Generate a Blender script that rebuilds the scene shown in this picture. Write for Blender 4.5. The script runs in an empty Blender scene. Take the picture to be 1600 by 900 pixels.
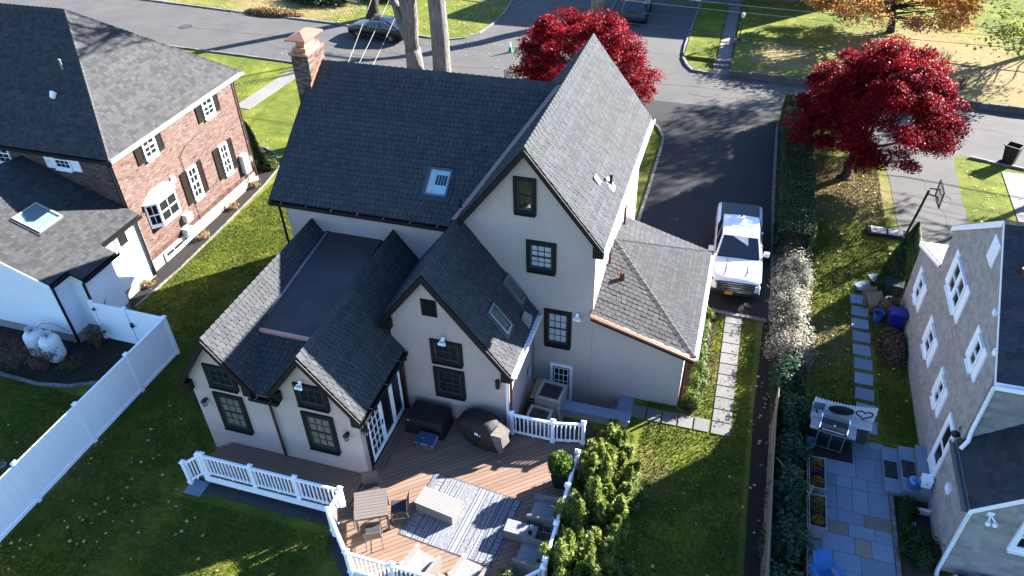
import bpy, math, random
import numpy as np
from mathutils import Vector, Matrix
random.seed(11); rng = np.random.default_rng(11)
R = math.radians
scene = bpy.context.scene
col = scene.collection

# ------------------------------------------------------------------ camera
cam_data = bpy.data.cameras.new('camera'); cam = bpy.data.objects.new('camera', cam_data); col.objects.link(cam)
right = Vector((0.95636, 0.29121, -0.02380)); down = Vector((0.16132, -0.59420, -0.78797)); fwd = Vector((-0.24361, 0.74975, -0.61525))
M = Matrix((( right.x, -down.x, -fwd.x, 0.0), (right.y, -down.y, -fwd.y, 0.0), (right.z, -down.z, -fwd.z, 20.0), (0, 0, 0, 1)))
cam.matrix_world = M
cam_data.sensor_width = 36.0; cam_data.lens = 1187.5 / 1600 * 36; cam_data.clip_end = 800; cam_data.clip_start = 0.1
scene.camera = cam
# ------------------------------------------------------------------ sky and sun
SUN_EL, SUN_AZ = 24.5, 44.0            # azimuth clockwise from +Y
world = bpy.data.worlds.new('World'); scene.world = world; world.use_nodes = True
wn = world.node_tree.nodes; wl = world.node_tree.links
bg = wn['Background']; sky = wn.new('ShaderNodeTexSky'); sky.sky_type = 'NISHITA'; sky.sun_disc = False
sky.sun_elevation = R(SUN_EL); sky.sun_rotation = R(SUN_AZ); sky.air_density = 1.0; sky.dust_density = 0.6; sky.altitude = 600; sky.ozone_density = 6.0
wl.new(sky.outputs[0], bg.inputs[0]); bg.inputs[1].default_value = 0.066
sd = bpy.data.lights.new('sun', 'SUN'); sd.energy = 5.0; sd.angle = R(0.55); sd.color = (1.0, 0.955, 0.885)
so = bpy.data.objects.new('sun', sd); col.objects.link(so)
sv = Vector((math.sin(R(SUN_AZ)) * math.cos(R(SUN_EL)), math.cos(R(SUN_AZ)) * math.cos(R(SUN_EL)), math.sin(R(SUN_EL))))
so.rotation_euler = sv.to_track_quat('Z', 'Y').to_euler(); so.location = sv * 60
scene.view_settings.view_transform = 'Standard'; scene.view_settings.look = 'None'
scene.view_settings.exposure = 2.9; scene.view_settings.gamma = 1.0
scene.cycles.max_bounces = 6; scene.cycles.transparent_max_bounces = 8
scene.cycles.use_denoising = True

# ------------------------------------------------------------------ materials
MATS = {}
TINTED = set()
ALB = 0.62                              # real surfaces are darker than they look at this exposure
def mat(name, c, rough=0.7, c2=None, scale=6.0, detail=6.0, amt=0.5, bump=0.0, bscale=None, metal=0.0, spec=0.4, tint=False, tintc=None,
        trans=0.0, stretch=None, coat=0.0, bdist=0.02):
    if name in MATS: return MATS[name]
    if c2 is None: c2 = tuple(x * 0.8 for x in c)
    if min(c) < 0.54: c = tuple(x * ALB for x in c); c2 = tuple(x * ALB for x in c2)
    if tintc: tintc = [tuple(x * ALB for x in t) for t in tintc]
    m = bpy.data.materials.new(name); m.use_nodes = True; MATS[name] = m
    nt = m.node_tree; N = nt.nodes; K = nt.links; b = N['Principled BSDF']
    b.inputs['Roughness'].default_value = rough; b.inputs['Metallic'].default_value = metal
    b.inputs['Specular IOR Level'].default_value = spec; b.inputs['Coat Weight'].default_value = coat
    if c2 is None: c2 = tuple(x * 0.8 for x in c)
    tc = N.new('ShaderNodeTexCoord'); mp = N.new('ShaderNodeMapping'); K.new(tc.outputs['Object'], mp.inputs[0])
    if stretch: mp.inputs['Scale'].default_value = stretch
    no = N.new('ShaderNodeTexNoise'); no.inputs['Scale'].default_value = scale; no.inputs['Detail'].default_value = detail
    no.inputs['Roughness'].default_value = 0.65
    K.new(mp.outputs[0], no.inputs[0])
    rp = N.new('ShaderNodeValToRGB'); rp.color_ramp.elements[0].position = 0.5 - amt * 0.5; rp.color_ramp.elements[1].position = 0.5 + amt * 0.5
    rp.color_ramp.elements[0].color = (*c2, 1); rp.color_ramp.elements[1].color = (*c, 1)
    K.new(no.outputs[0], rp.inputs[0]); out = rp.outputs[0]
    if tint:
        TINTED.add(name)
        at = N.new('ShaderNodeAttribute'); at.attribute_name = 'tint'
        if tintc:
            r2 = N.new('ShaderNodeValToRGB'); els = r2.color_ramp.elements
            while len(els) < len(tintc): els.new(0.5)
            for i, cc in enumerate(tintc): els[i].position = i / (len(tintc) - 1); els[i].color = (*cc, 1)
            K.new(at.outputs['Fac'], r2.inputs[0])
            mx = N.new('ShaderNodeMix'); mx.data_type = 'RGBA'; mx.blend_type = 'MULTIPLY'; mx.inputs[0].default_value = 1
            K.new(out, mx.inputs[6]); K.new(r2.outputs[0], mx.inputs[7]); out = mx.outputs[2]
        else:
            mx = N.new('ShaderNodeMix'); mx.data_type = 'RGBA'; mx.blend_type = 'MULTIPLY'; mx.inputs[0].default_value = 1
            K.new(out, mx.inputs[6]); K.new(at.outputs['Fac'], mx.inputs[7]); out = mx.outputs[2]
    K.new(out, b.inputs['Base Color'])
    if bump:
        n2 = N.new('ShaderNodeTexNoise'); n2.inputs['Scale'].default_value = bscale or scale * 4; n2.inputs['Detail'].default_value = 5
        K.new(mp.outputs[0], n2.inputs[0]); bp = N.new('ShaderNodeBump'); bp.inputs['Strength'].default_value = bump
        bp.inputs['Distance'].default_value = bdist
        K.new(n2.outputs[0], bp.inputs['Height']); K.new(bp.outputs[0], b.inputs['Normal'])
    if trans:
        tr = N.new('ShaderNodeBsdfTranslucent'); K.new(out, tr.inputs[0]); ms = N.new('ShaderNodeMixShader'); ms.inputs[0].default_value = trans
        K.new(b.outputs[0], ms.inputs[1]); K.new(tr.outputs[0], ms.inputs[2]); K.new(ms.outputs[0], N['Material Output'].inputs[0])
    return m

def glass(name, c, alpha=0.35, rough=0.03):
    """window glass: sky reflection over a partly clear pane"""
    if name in MATS: return MATS[name]
    m = bpy.data.materials.new(name); m.use_nodes = True; MATS[name] = m
    nt = m.node_tree; N = nt.nodes; K = nt.links; b = N['Principled BSDF']
    b.inputs['Base Color'].default_value = (*c, 1); b.inputs['Roughness'].default_value = rough
    b.inputs['Specular IOR Level'].default_value = 0.9; b.inputs['Alpha'].default_value = alpha
    return m

STUCCO = mat('stucco', (0.68, 0.55, 0.505), 0.9, (0.58, 0.465, 0.425), 0.9, detail=9, amt=0.55, bump=0.5, bscale=22, spec=0.15, bdist=0.02)
TRIM = mat('dark_trim', (0.022, 0.019, 0.018), 0.6, amt=0.6, spec=0.15)
SASH = mat('green_sash', (0.04, 0.07, 0.072), 0.5, spec=0.2)
WHITE = mat('white_paint', (0.82, 0.83, 0.84), 0.5, (0.77, 0.78, 0.80), 3, amt=0.6)
VINYL = mat('white_vinyl', (0.86, 0.87, 0.88), 0.4, (0.82, 0.83, 0.85), 1.2, amt=0.7)
SH_NEW = mat('new_shingle', (0.090, 0.093, 0.101), 0.9, (0.060, 0.063, 0.071), 40, amt=0.8, tint=True, bump=0.4, bscale=160, spec=0.15)
SH_OLD = mat('weathered_shingle', (0.088, 0.088, 0.092), 0.9, (0.055, 0.056, 0.060), 30, amt=0.8, tint=True, bump=0.4, bscale=140, spec=0.15)
ROOFBASE = mat('roof_felt', (0.014, 0.015, 0.018), 0.9)
MEMBRANE = mat('roof_membrane', (0.085, 0.084, 0.086), 0.6, (0.034, 0.035, 0.040), 1.1, detail=12, amt=0.55, bump=0.12, bscale=9)
COPPER = mat('copper', (0.68, 0.33, 0.22), 0.34, (0.50, 0.22, 0.14), 5, amt=0.8, metal=0.45, bump=0.15, bscale=25)
COPPER_OLD = mat('brown_copper', (0.20, 0.095, 0.075), 0.45, (0.12, 0.06, 0.05), 6, amt=0.8, metal=0.6)
BRICK = mat('brick', (1, 1, 1), 0.9, (0.82, 0.80, 0.78), 22, amt=0.8, bump=0.4, bscale=90, tint=True, spec=0.15,
            tintc=[(0.09, 0.048, 0.040), (0.17, 0.10, 0.082), (0.215, 0.145, 0.122), (0.27, 0.215, 0.19)])
MORTAR = mat('mortar', (0.26, 0.235, 0.215), 0.95, bump=0.3, scale=20)
CONC = mat('concrete', (0.42, 0.41, 0.39), 0.9, (0.33, 0.32, 0.31), 3, amt=0.8, bump=0.25, bscale=50)
CREAM = mat('cream_foundation', (0.45, 0.40, 0.33), 0.9, (0.37, 0.33, 0.27), 4, bump=0.2)
GLASS_D = glass('dark_glass', (0.012, 0.016, 0.018), 0.78)
GLASS_L = glass('clear_glass', (0.03, 0.04, 0.045), 0.14)
INSIDE = mat('dark_room', (0.015, 0.014, 0.013), 0.9)
BLIND = mat('window_blind', (0.75, 0.80, 0.84), 0.7)
BLIND_TAN = mat('wooden_blind', (0.62, 0.46, 0.30), 0.7, (0.34, 0.25, 0.16), 8)
BLACKM = mat('black_metal', (0.012, 0.012, 0.013), 0.4)
GREYM = mat('grey_metal', (0.35, 0.36, 0.37), 0.4, metal=0.6)
SKYWELL = mat('sky_tinted_well', (0.56, 0.86, 0.95), 0.7)  # white shaft; the blue of reflected sky is put into its colour

# ------------------------------------------------------------------ mesh builder
OFF = {}
class MB:
    def __init__(s): s.v = []; s.f = []; s.t = []
    def add(s, vs, fs, tint=1.0):
        b = len(s.v); s.v.extend([tuple(p) for p in vs]); s.f.extend([tuple(b + i for i in f) for f in fs]); s.t.extend([tint] * len(fs)); return s
    def box(s, x0, x1, y0, y1, z0, z1, tint=1.0):
        return s.add([(x0, y0, z0), (x1, y0, z0), (x1, y1, z0), (x0, y1, z0), (x0, y0, z1), (x1, y0, z1), (x1, y1, z1), (x0, y1, z1)],
                     [(3, 2, 1, 0), (4, 5, 6, 7), (0, 1, 5, 4), (1, 2, 6, 5), (2, 3, 7, 6), (3, 0, 4, 7)], tint)
    def obox(s, O, a, b, c, tint=1.0):
        O, a, b, c = Vector(O), Vector(a), Vector(b), Vector(c)
        if a.cross(b).dot(c) < 0: a, b = b, a
        P = [O, O + a, O + a + b, O + b]; P += [p + c for p in P]
        return s.add(P, [(3, 2, 1, 0), (4, 5, 6, 7), (0, 1, 5, 4), (1, 2, 6, 5), (2, 3, 7, 6), (3, 0, 4, 7)], tint)
    def prism(s, pts, vec, tint=1.0):
        pts = [Vector(p) for p in pts]; vec = Vector(vec); n = len(pts)
        nrm = Vector((0, 0, 0))
        for i in range(n): nrm += pts[i].cross(pts[(i + 1) % n])
        if nrm.dot(vec) < 0: pts.reverse()
        P = pts + [p + vec for p in pts]
        fs = [tuple(range(n - 1, -1, -1)), tuple(range(n, 2 * n))] + [(i, (i + 1) % n, n + (i + 1) % n, n + i) for i in range(n)]
        return s.add(P, fs, tint)
    def tube(s, pts, r, n=8, tint=1.0, caps=True):
        pts = [Vector(p) for p in pts]; m = len(pts); rr = r if isinstance(r, (list, tuple)) else [r] * m
        vs = []; ref = None
        for i, p in enumerate(pts):
            d = (pts[min(i + 1, m - 1)] - pts[max(i - 1, 0)]).normalized()
            if ref is None: ref = d.orthogonal().normalized()
            ref = (ref - d * ref.dot(d));  ref = ref.normalized() if ref.length > 1e-6 else d.orthogonal().normalized()
            w = d.cross(ref)
            for k in range(n):
                a = 2 * math.pi * k / n; vs.append(p + (ref * math.cos(a) + w * math.sin(a)) * rr[i])
        fs = [(i * n + k, i * n + (k + 1) % n, (i + 1) * n + (k + 1) % n, (i + 1) * n + k) for i in range(m - 1) for k in range(n)]
        if caps: fs += [tuple(range(n - 1, -1, -1)), tuple((m - 1) * n + k for k in range(n))]
        return s.add(vs, fs, tint)
    def lathe(s, c, prof, n=16, axis='z', tint=1.0):
        vs = []; c = Vector(c)
        for (r, h) in prof:
            for k in range(n):
                a = 2 * math.pi * k / n; q = (r * math.cos(a), r * math.sin(a), h)
                if axis == 'x': q = (q[2], q[0], q[1])
                elif axis == 'y': q = (q[1], q[2], q[0])
                vs.append(c + Vector(q))
        m = len(prof)
        fs = [(i * n + k, i * n + (k + 1) % n, (i + 1) * n + (k + 1) % n, (i + 1) * n + k) for i in range(m - 1) for k in range(n)]
        fs += [tuple(range(n - 1, -1, -1)), tuple((m - 1) * n + k for k in range(n))]
        return s.add(vs, fs, tint)
    def build(s, name, m, parent=None, smooth=False, kind=None, label=None, angle=None):
        me = bpy.data.meshes.new(name); off = Vector((0, 0, 0)); p = parent
        while p is not None:
            if p.name in OFF: off = OFF[p.name]; break
            p = p.parent
        me.from_pydata([(x - off.x, y - off.y, z - off.z) for x, y, z in s.v], [], s.f)
        if any(t != 1.0 for t in s.t) or m.name in TINTED:
            a = me.attributes.new('tint', 'FLOAT', 'FACE'); a.data.foreach_set('value', s.t)
        me.materials.append(m)
        if smooth:
            me.polygons.foreach_set('use_smooth', [True] * len(me.polygons))
            if angle: me.set_sharp_from_angle(angle=R(angle))
        me.update()
        o = bpy.data.objects.new(name, me); col.objects.link(o)
        if parent is not None: o.parent = parent
        if kind: o['kind'] = kind
        if label: o['label'] = label
        return o

def thing(name, label, cat, loc=(0, 0, 0), rz=0.0, group=None):
    o = bpy.data.objects.new(name, None); col.objects.link(o); o.location = loc; o.rotation_euler = (0, 0, rz)
    o.empty_display_size = 0.2; o['label'] = label; o['category'] = cat
    if group: o['group'] = group
    return o
def place(name, label, cat, loc, group=None):
    """a thing whose parts are written in world coordinates"""
    o = thing(name, label, cat, loc, 0.0, group); OFF[o.name] = Vector(loc); return o
def tag(o, label, cat, group=None):
    o['label'] = label; o['category'] = cat
    if group: o['group'] = group
    return o
def struct(o): o['kind'] = 'structure'; return o
def dup(root, loc, rz, label, group=None, scale=None):
    r = root.copy(); col.objects.link(r); r.location = loc; r.rotation_euler = (0, 0, rz); r['label'] = label
    if group: r['group'] = group
    if scale: r.scale = scale
    def rec(src, dst):
        for ch in [c for c in src.children]:
            c = ch.copy(); col.objects.link(c); c.parent = dst; rec(ch, c)
    rec(root, r); return r
def share(o, parent, loc):
    c = o.copy(); col.objects.link(c); c.parent = parent; c.location = loc; return c

def wb(mb, O, u, n, a0, a1, b0, b1, d0, d1, tint=1.0):
    """box on a wall: u along the wall, z up, n outwards"""
    O, u, n = Vector(O), Vector(u), Vector(n); z = Vector((0, 0, 1))
    return mb.obox(O + u * a0 + z * b0 + n * d0, u * (a1 - a0), z * (b1 - b0), n * (d1 - d0), tint)
def window(parent, O, u, n, w, h, cols=3, rows=4, cas=0.13, casm=TRIM, sashm=SASH, pane=GLASS_D, blind=None, sill=True, split=True, vent=None, depth=0.07, s=0.05, q=0.011):
    m = MB()
    wb(m, O, u, n, 0, cas, 0, h, -0.02, depth); wb(m, O, u, n, w - cas, w, 0, h, -0.02, depth)
    wb(m, O, u, n, cas, w - cas, h - cas, h, -0.02, depth); wb(m, O, u, n, cas, w - cas, 0, cas * 1.0, -0.02, depth)
    o = m.build('window', casm, parent)
    if sill: wb(MB(), O, u, n, 0.02, w - 0.02, -0.05, 0.0, -0.02, depth + 0.05).build('sill', casm, o)
    f = MB(); x0, x1, y0, y1 = cas, w - cas, cas, h - cas
    wb(f, O, u, n, x0, x0 + s, y0, y1, 0.0, depth - 0.02); wb(f, O, u, n, x1 - s, x1, y0, y1, 0.0, depth - 0.02)
    wb(f, O, u, n, x0 + s, x1 - s, y0, y0 + s * 1.5, 0.0, depth - 0.02); wb(f, O, u, n, x0 + s, x1 - s, y1 - s, y1, 0.0, depth - 0.02)
    ym = (y0 + y1) / 2
    if split: wb(f, O, u, n, x0 + s, x1 - s, ym - 0.025, ym + 0.025, 0.0, depth - 0.015)
    f.build('sash', sashm, o)
    g = MB()
    for i in range(1, cols):
        xx = x0 + s + (x1 - x0 - 2 * s) * i / cols; wb(g, O, u, n, xx - q, xx + q, y0 + s, y1 - s, 0.012, depth - 0.035)
    for j in range(1, rows):
        if split and j * 2 == rows: continue
        yy = y0 + s + (y1 - y0 - 2 * s) * j / rows; wb(g, O, u, n, x0 + s, x1 - s, yy - q, yy + q, 0.014, depth - 0.037)
    if g.v: g.build('muntin_grid', sashm, o)
    wb(MB(), O, u, n, x0 + 0.01, x1 - 0.01, y0 + 0.01, y1 - 0.01, 0.018, 0.024).build('pane', pane if not blind else GLASS_L, o)
    if blind:
        b = MB(); k = int((y1 - y0) / 0.055)
        for i in range(k):
            yy = y0 + 0.03 + i * (y1 - y0 - 0.06) / k; wb(b, O, u, n, x0 + 0.02, x1 - 0.02, yy, yy + 0.044, 0.006, 0.012)
        b.build('blind', blind, o)
    else:
        wb(MB(), O, u, n, x0 + 0.01, x1 - 0.01, y0 + 0.01, y1 - 0.01, 0.004, 0.010).build('dark_interior', INSIDE, o)
    return o

def rows_on(poly, eave_u, up_v, O, exposure):
    """rows of a convex roof polygon: (v, u0, u1)"""
    P2 = [((p - O).dot(eave_u), (p - O).dot(up_v)) for p in poly]
    vmin, vmax = min(p[1] for p in P2), max(p[1] for p in P2); v = vmin; out = []
    def span(vm):
        xs = []
        for i in range(len(P2)):
            (a, b), (c, d) = P2[i], P2[(i + 1) % len(P2)]
            if (b - vm) * (d - vm) <= 0 and abs(b - d) > 1e-9: xs.append(a + (c - a) * (vm - b) / (d - b))
        return (min(xs), max(xs)) if len(xs) >= 2 else None
    while v < vmax - 0.02:
        e = min(exposure, vmax - v); s0, s1 = span(v + 0.01), span(v + e * 0.98)
        if s0 and s1: out.append((v, e, min(s0[0], s1[0]) * 0.5 + max(s0[0], s1[0]) * 0.5, s0[1] * 0.5 + s1[1] * 0.5))
        v += exposure
    return out
def roof_plane(parent, pts, shm, exposure=0.19, tab=0.17, thick=0.10, style='scallop', lift=0.030, basem=None):
    """pts[0] to pts[1] is the eave; slab under, overlapping shingle tabs on top"""
    pts = [Vector(p) for p in pts]; u = (pts[1] - pts[0]).normalized()
    n = u.cross(pts[2] - pts[0]).normalized()
    if n.z < 0: n = -n
    v = n.cross(u).normalized()
    if v.z < 0: v = -v
    slab = MB().prism([p - n * 0.002 for p in pts], -n * thick).build('roof', basem or ROOFBASE, parent)
    m = MB(); O = pts[0]; odd = 0
    for (vv, e, u0, u1) in rows_on(pts, u, v, O, exposure):
        if u1 - u0 < 0.04: continue
        x = u0 - (tab * 0.5 if odd else 0) - random.random() * 0.02; odd ^= 1; band = random.uniform(0.93, 1.07)
        while x < u1:
            w = tab * (random.uniform(0.92, 1.08) if style == 'scallop' else random.uniform(0.5, 1.25))
            a, b = max(x, u0), min(x + w - (0.013 if style == 'scallop' else 0.004), u1)
            x += w
            if b - a < 0.02: continue
            t = band * (random.uniform(0.82, 1.15) if style == 'scallop' else random.choice((0.74, 0.86, 0.97, 1.05, 1.14)))
            lo = (lift if style == 'scallop' else lift * .5) * random.uniform(0.75, 1.3); c = min(0.035, (b - a) * 0.25) if style == 'scallop' else 0.0
            ee = e - 0.002
            q = lambda s, r, h: O + u * s + v * (vv + r) + n * h
            if c > 0:
                V = [q(a, ee, lo * .55), q(a, c, lo), q(a + c, -0.004, lo), q(b - c, -0.004, lo), q(b, c, lo), q(b, ee, lo * .55),
                     q(a, c, 0), q(a + c, -0.004, 0), q(b - c, -0.004, 0), q(b, c, 0)]
                m.add(V, [(0, 1, 2, 3, 4, 5), (1, 6, 7, 2), (2, 7, 8, 3), (3, 8, 9, 4)], t)
            else:
                V = [q(a, ee, lo * .5), q(a, -0.004, lo), q(b, -0.004, lo), q(b, ee, lo * .5), q(a, -0.004, 0), q(b, -0.004, 0)]
                m.add(V, [(0, 1, 2, 3), (1, 4, 5, 2)], t)
    if m.v: m.build('shingles', shm, slab, kind='stuff')
    return slab
def ridge_cap(parent, a, b, n1, n2, shm, w=0.19, step=0.24, h=0.034):
    """overlapping caps folded over a ridge or hip; n1, n2 point down the two slopes"""
    a, b = Vector(a), Vector(b); d = (b - a); L = d.length; d.normalize(); n1, n2 = Vector(n1).normalized(), Vector(n2).normalized()
    up = -(n1 + n2).normalized() if (n1 + n2).length > 1e-6 else Vector((0, 0, 1)); m = MB(); k = max(1, int(L / step))
    for i in range(k):
        p, q = a + d * (L * i / k), a + d * (L * (i + 1) / k + 0.03); h0, h1 = h * 2.0, h * 0.9
        V = [p + n1 * w + up * h0 * 0.6, p + up * (h0 + 0.02), p + n2 * w + up * h0 * 0.6, q + n1 * w + up * h1 * 0.6, q + up * (h1 + 0.02), q + n2 * w + up * h1 * 0.6,
             p + n1 * w - up * 0.02, p - up * 0.02, p + n2 * w - up * 0.02]
        m.add(V, [(0, 1, 4, 3), (1, 2, 5, 4), (0, 6, 7, 1), (1, 7, 8, 2), (0, 3, 6), (2, 8, 5)], random.uniform(0.9, 1.15))
    return m.build('ridge_cap', shm, parent, kind='stuff')

def clip_poly(subject, clip):
    """Sutherland-Hodgman in 2D; clip is counter-clockwise and convex"""
    out = list(subject)
    for i in range(len(clip)):
        a, b = clip[i], clip[(i + 1) % len(clip)]; inp = out; out = []
        if not inp: break
        side = lambda p: (b[0] - a[0]) * (p[1] - a[1]) - (b[1] - a[1]) * (p[0] - a[0])
        for j in range(len(inp)):
            p, q = inp[j], inp[(j + 1) % len(inp)]; sp, sq = side(p), side(q)
            if sp >= 0: out.append(p)
            if sp * sq < 0:
                t = sp / (sp - sq); out.append((p[0] + (q[0] - p[0]) * t, p[1] + (q[1] - p[1]) * t))
    return out
def sheet(name, pts, z, m, kind='structure'):
    me = bpy.data.meshes.new(name); me.from_pydata([(x, y, z) for x, y in pts], [], [tuple(range(len(pts)))]); me.materials.append(m)
    o = bpy.data.objects.new(name, me); col.objects.link(o)
    if kind: o['kind'] = kind
    if me.polygons[0].normal.z < 0: me.flip_normals()
    return o
# ------------------------------------------------------------------ ground materials
def grass_material(name, dry, lush=(0.124, 0.154, 0.020), dark=(0.050, 0.072, 0.013), tan=(0.235, 0.175, 0.085)):
    m = bpy.data.materials.new(name); m.use_nodes = True; nt = m.node_tree; N = nt.nodes; K = nt.links; b = N['Principled BSDF']
    b.inputs['Roughness'].default_value = 0.95; b.inputs['Specular IOR Level'].default_value = 0.1
    geo = N.new('ShaderNodeNewGeometry')
    def noise(sc, det=6):
        n = N.new('ShaderNodeTexNoise'); n.inputs['Scale'].default_value = sc; n.inputs['Detail'].default_value = det; n.inputs['Roughness'].default_value = 0.7
        K.new(geo.outputs['Position'], n.inputs[0]); return n.outputs[0]
    def mix(fac, a, c, mode='MIX'):
        x = N.new('ShaderNodeMix'); x.data_type = 'RGBA'; x.blend_type = mode
        if isinstance(fac, float): x.inputs[0].default_value = fac
        else: K.new(fac, x.inputs[0])
        for i, v in ((6, a), (7, c)):
            if isinstance(v, tuple): x.inputs[i].default_value = (*v, 1)
            else: K.new(v, x.inputs[i])
        return x.outputs[2]
    def ramp(f, lo, hi):
        r = N.new('ShaderNodeMapRange'); r.interpolation_type = 'SMOOTHSTEP'; r.inputs[1].default_value = lo; r.inputs[2].default_value = hi; K.new(f, r.inputs[0]); return r.outputs[0]
    c = mix(ramp(noise(14, 10), 0.36, 0.66), dark, lush)
    c = mix(ramp(noise(0.55, 4), 0.42, 0.72), c, (0.180, 0.190, 0.027))
    c = mix(ramp(noise(55, 3), 0.55, 0.8), c, (0.18, 0.155, 0.055))
    wob = noise(0.9, 5)
    for (px, py, rad, strength) in dry:
        d = N.new('ShaderNodeVectorMath'); d.operation = 'DISTANCE'; K.new(geo.outputs['Position'], d.inputs[0]); d.inputs[1].default_value = (px, py, 0)
        ad = N.new('ShaderNodeMath'); ad.operation = 'MULTIPLY_ADD'; K.new(wob, ad.inputs[0]); ad.inputs[1].default_value = rad * 1.3; K.new(d.outputs['Value'], ad.inputs[2])
        r = N.new('ShaderNodeMapRange'); r.interpolation_type = 'SMOOTHSTEP'; r.inputs[1].default_value = rad * 1.9; r.inputs[2].default_value = rad * 1.05
        r.inputs[3].default_value = 0; r.inputs[4].default_value = strength; K.new(ad.outputs[0], r.inputs[0])
        c = mix(r.outputs[0], c, tan)
    K.new(c, b.inputs['Base Color'])
    bp = N.new('ShaderNodeBump'); bp.inputs['Strength'].default_value = 1.0; bp.inputs['Distance'].default_value = 0.10
    K.new(noise(24, 8), bp.inputs['Height']); K.new(bp.outputs[0], b.inputs['Normal'])
    return m
DRY = [(5.4, 36.5, 3.4, 0.9), (4.2, 24.5, 2.0, 0.55), (2.5, 52.5, 3.0, 0.75), (12, 55, 7.0, 0.95), (16, 52, 5, 0.95), (-1.3, 16.0, 1.4, 0.35), (-37, 57, 6.5, 0.85), (-50, 58, 6, 0.8),
       (-20.2, 11.0, 1.6, 0.4), (-2.3, 34, 2.2, 0.4), (0.4, 21.5, 1.2, 0.45)]
GRASS = grass_material('lawn_grass', DRY)
ASPH = mat('old_asphalt', (0.145, 0.138, 0.133), 0.9, (0.090, 0.086, 0.085), 0.45, detail=14, amt=0.55, bump=0.4, bscale=60, spec=0.2)
ASPH_N = mat('new_asphalt', (0.025, 0.025, 0.028), 0.8, (0.017, 0.017, 0.020), 1.2, detail=12, amt=0.7, bump=0.5, bscale=70, spec=0.3)
MULCH = mat('dark_mulch', (0.030, 0.020, 0.015), 0.95, (0.010, 0.007, 0.006), 26, amt=0.7, bump=1.0, bscale=40, bdist=0.05)
SOIL = mat('brown_leaf_soil', (0.11, 0.065, 0.040), 0.95, (0.035, 0.022, 0.015), 20, amt=0.7, bump=1.0, bscale=34, bdist=0.05)
STONE = mat('kerb_stone', (0.25, 0.245, 0.235), 0.85, (0.17, 0.168, 0.165), 8, amt=0.8, bump=0.3, tint=True)
BLUESTONE = mat('bluestone', (0.25, 0.34, 0.45), 0.8, (0.19, 0.265, 0.36), 4, amt=0.8, bump=0.15, bscale=30, tint=True)
PAVER = mat('paver_concrete', (0.21, 0.205, 0.195), 0.85, (0.155, 0.15, 0.147), 5, amt=0.8, bump=0.2, bscale=60, tint=True)
GRAVEL = mat('grey_gravel', (0.13, 0.13, 0.135), 0.9, (0.02, 0.02, 0.023), 26, amt=0.6, bump=1.0, bscale=36, bdist=0.04)

xs, ys = [-260, -5.45, -1.80, 260], [-80, 18.22, 19.40, 420]
gm = MB()
for i in range(3):
    for j in range(3):
        if i == 1 and j == 1: continue
        gm.add([(xs[i], ys[j], 0), (xs[i + 1], ys[j], 0), (xs[i + 1], ys[j + 1], 0), (xs[i], ys[j + 1], 0)], [(0, 1, 2, 3)])
struct(gm.build('ground', GRASS))

road = [(-120, 49), (-64, 47), (-35.9, 45.4), (-30.4, 45.0), (-10, 44.3), (-6.6, 44.5), (2.5, 44.3), (8, 42.8), (11.8, 41.7), (14.8, 40.95), (40, 38), (90, 33), (90, 42), (40, 45.7), (16.1, 47.9), (9.3, 48.7), (3.6, 49.3), (-1.76, 49.6),
        (-3.2, 49.8), (-3.66, 50.6), (-4.07, 51.9), (-4.2, 54), (-4.2, 64.2), (-10.7, 64.2), (-11.5, 64.5), (-11.6, 90), (-19.6, 90), (-19.1, 61.6), (-18.8, 58.4), (-18.8, 55.9), (-19.26, 53.4), (-20.07, 52.1),
        (-21.0, 51.6), (-22.7, 51.6), (-31.2, 52.8), (-40.7, 53.6), (-50.6, 54.6), (-64.7, 55.3), (-120, 57)]
sheet('road', road, 0.006, ASPH)
sheet('far_driveway', [(-10.6, 52.6), (-4.25, 52.6), (-4.22, 64.1), (-10.7, 64.1)], 0.010, mat('grey_asphalt', (0.11, 0.11, 0.112), 0.85, (0.08, 0.08, 0.083), 1, detail=10, bump=0.3, bscale=60))
sheet('driveway', [(-3.55, 25.10), (2.58, 25.02), (2.62, 27.2), (2.43, 34.7), (2.37, 42.6), (2.45, 44.6), (-6.4, 44.75), (-5.3, 42.25), (-4.62, 41.75), (-4.07, 41.0), (-3.61, 39.9), (-3.54, 39.1), (-3.50, 30)], 0.012, ASPH_N)
sheet('neighbour_driveway', [(8.4, 27.9), (11.3, 27.9), (11.3, 37), (11.5, 41.2), (12.3, 42.2), (7.2, 43.3), (7.9, 40.5), (8.1, 38), (8.1, 34.4)], 0.012, ASPH)
def flag_path(name, a, b, w, n, m, z=0.012):
    """a concrete walk cut into slabs"""
    a, b = Vector((*a, 0)), Vector((*b, 0)); d = (b - a); s = Vector((-d.y, d.x, 0)).normalized() * w / 2
    e = bpy.data.objects.new(name, None); col.objects.link(e); struct(e)
    for i in range(n):
        p, q = a + d * (i / n), a + d * ((i + 1) / n - 0.012 / d.length)
        MB().prism([p - s, q - s, q + s, p + s], (0, 0, 0.03), random.uniform(0.88, 1.1)).build('slab', m, e)
    return e
WALK = mat('pale_concrete', (0.27, 0.255, 0.235), 0.85, (0.21, 0.20, 0.185), 4, amt=0.8, bump=0.2, bscale=50, tint=True)
flag_path('neighbour_walk', (-29.6, 37.4), (-29.2, 43.6), 1.15, 6, WALK)
flag_path('front_walk', (-1.30, 51.9), (-1.42, 64.6), 0.95, 8, WALK)
flag_path('side_walk', (14.0, 35), (14.15, 40.3), 1.05, 4, PAVER)
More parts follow.
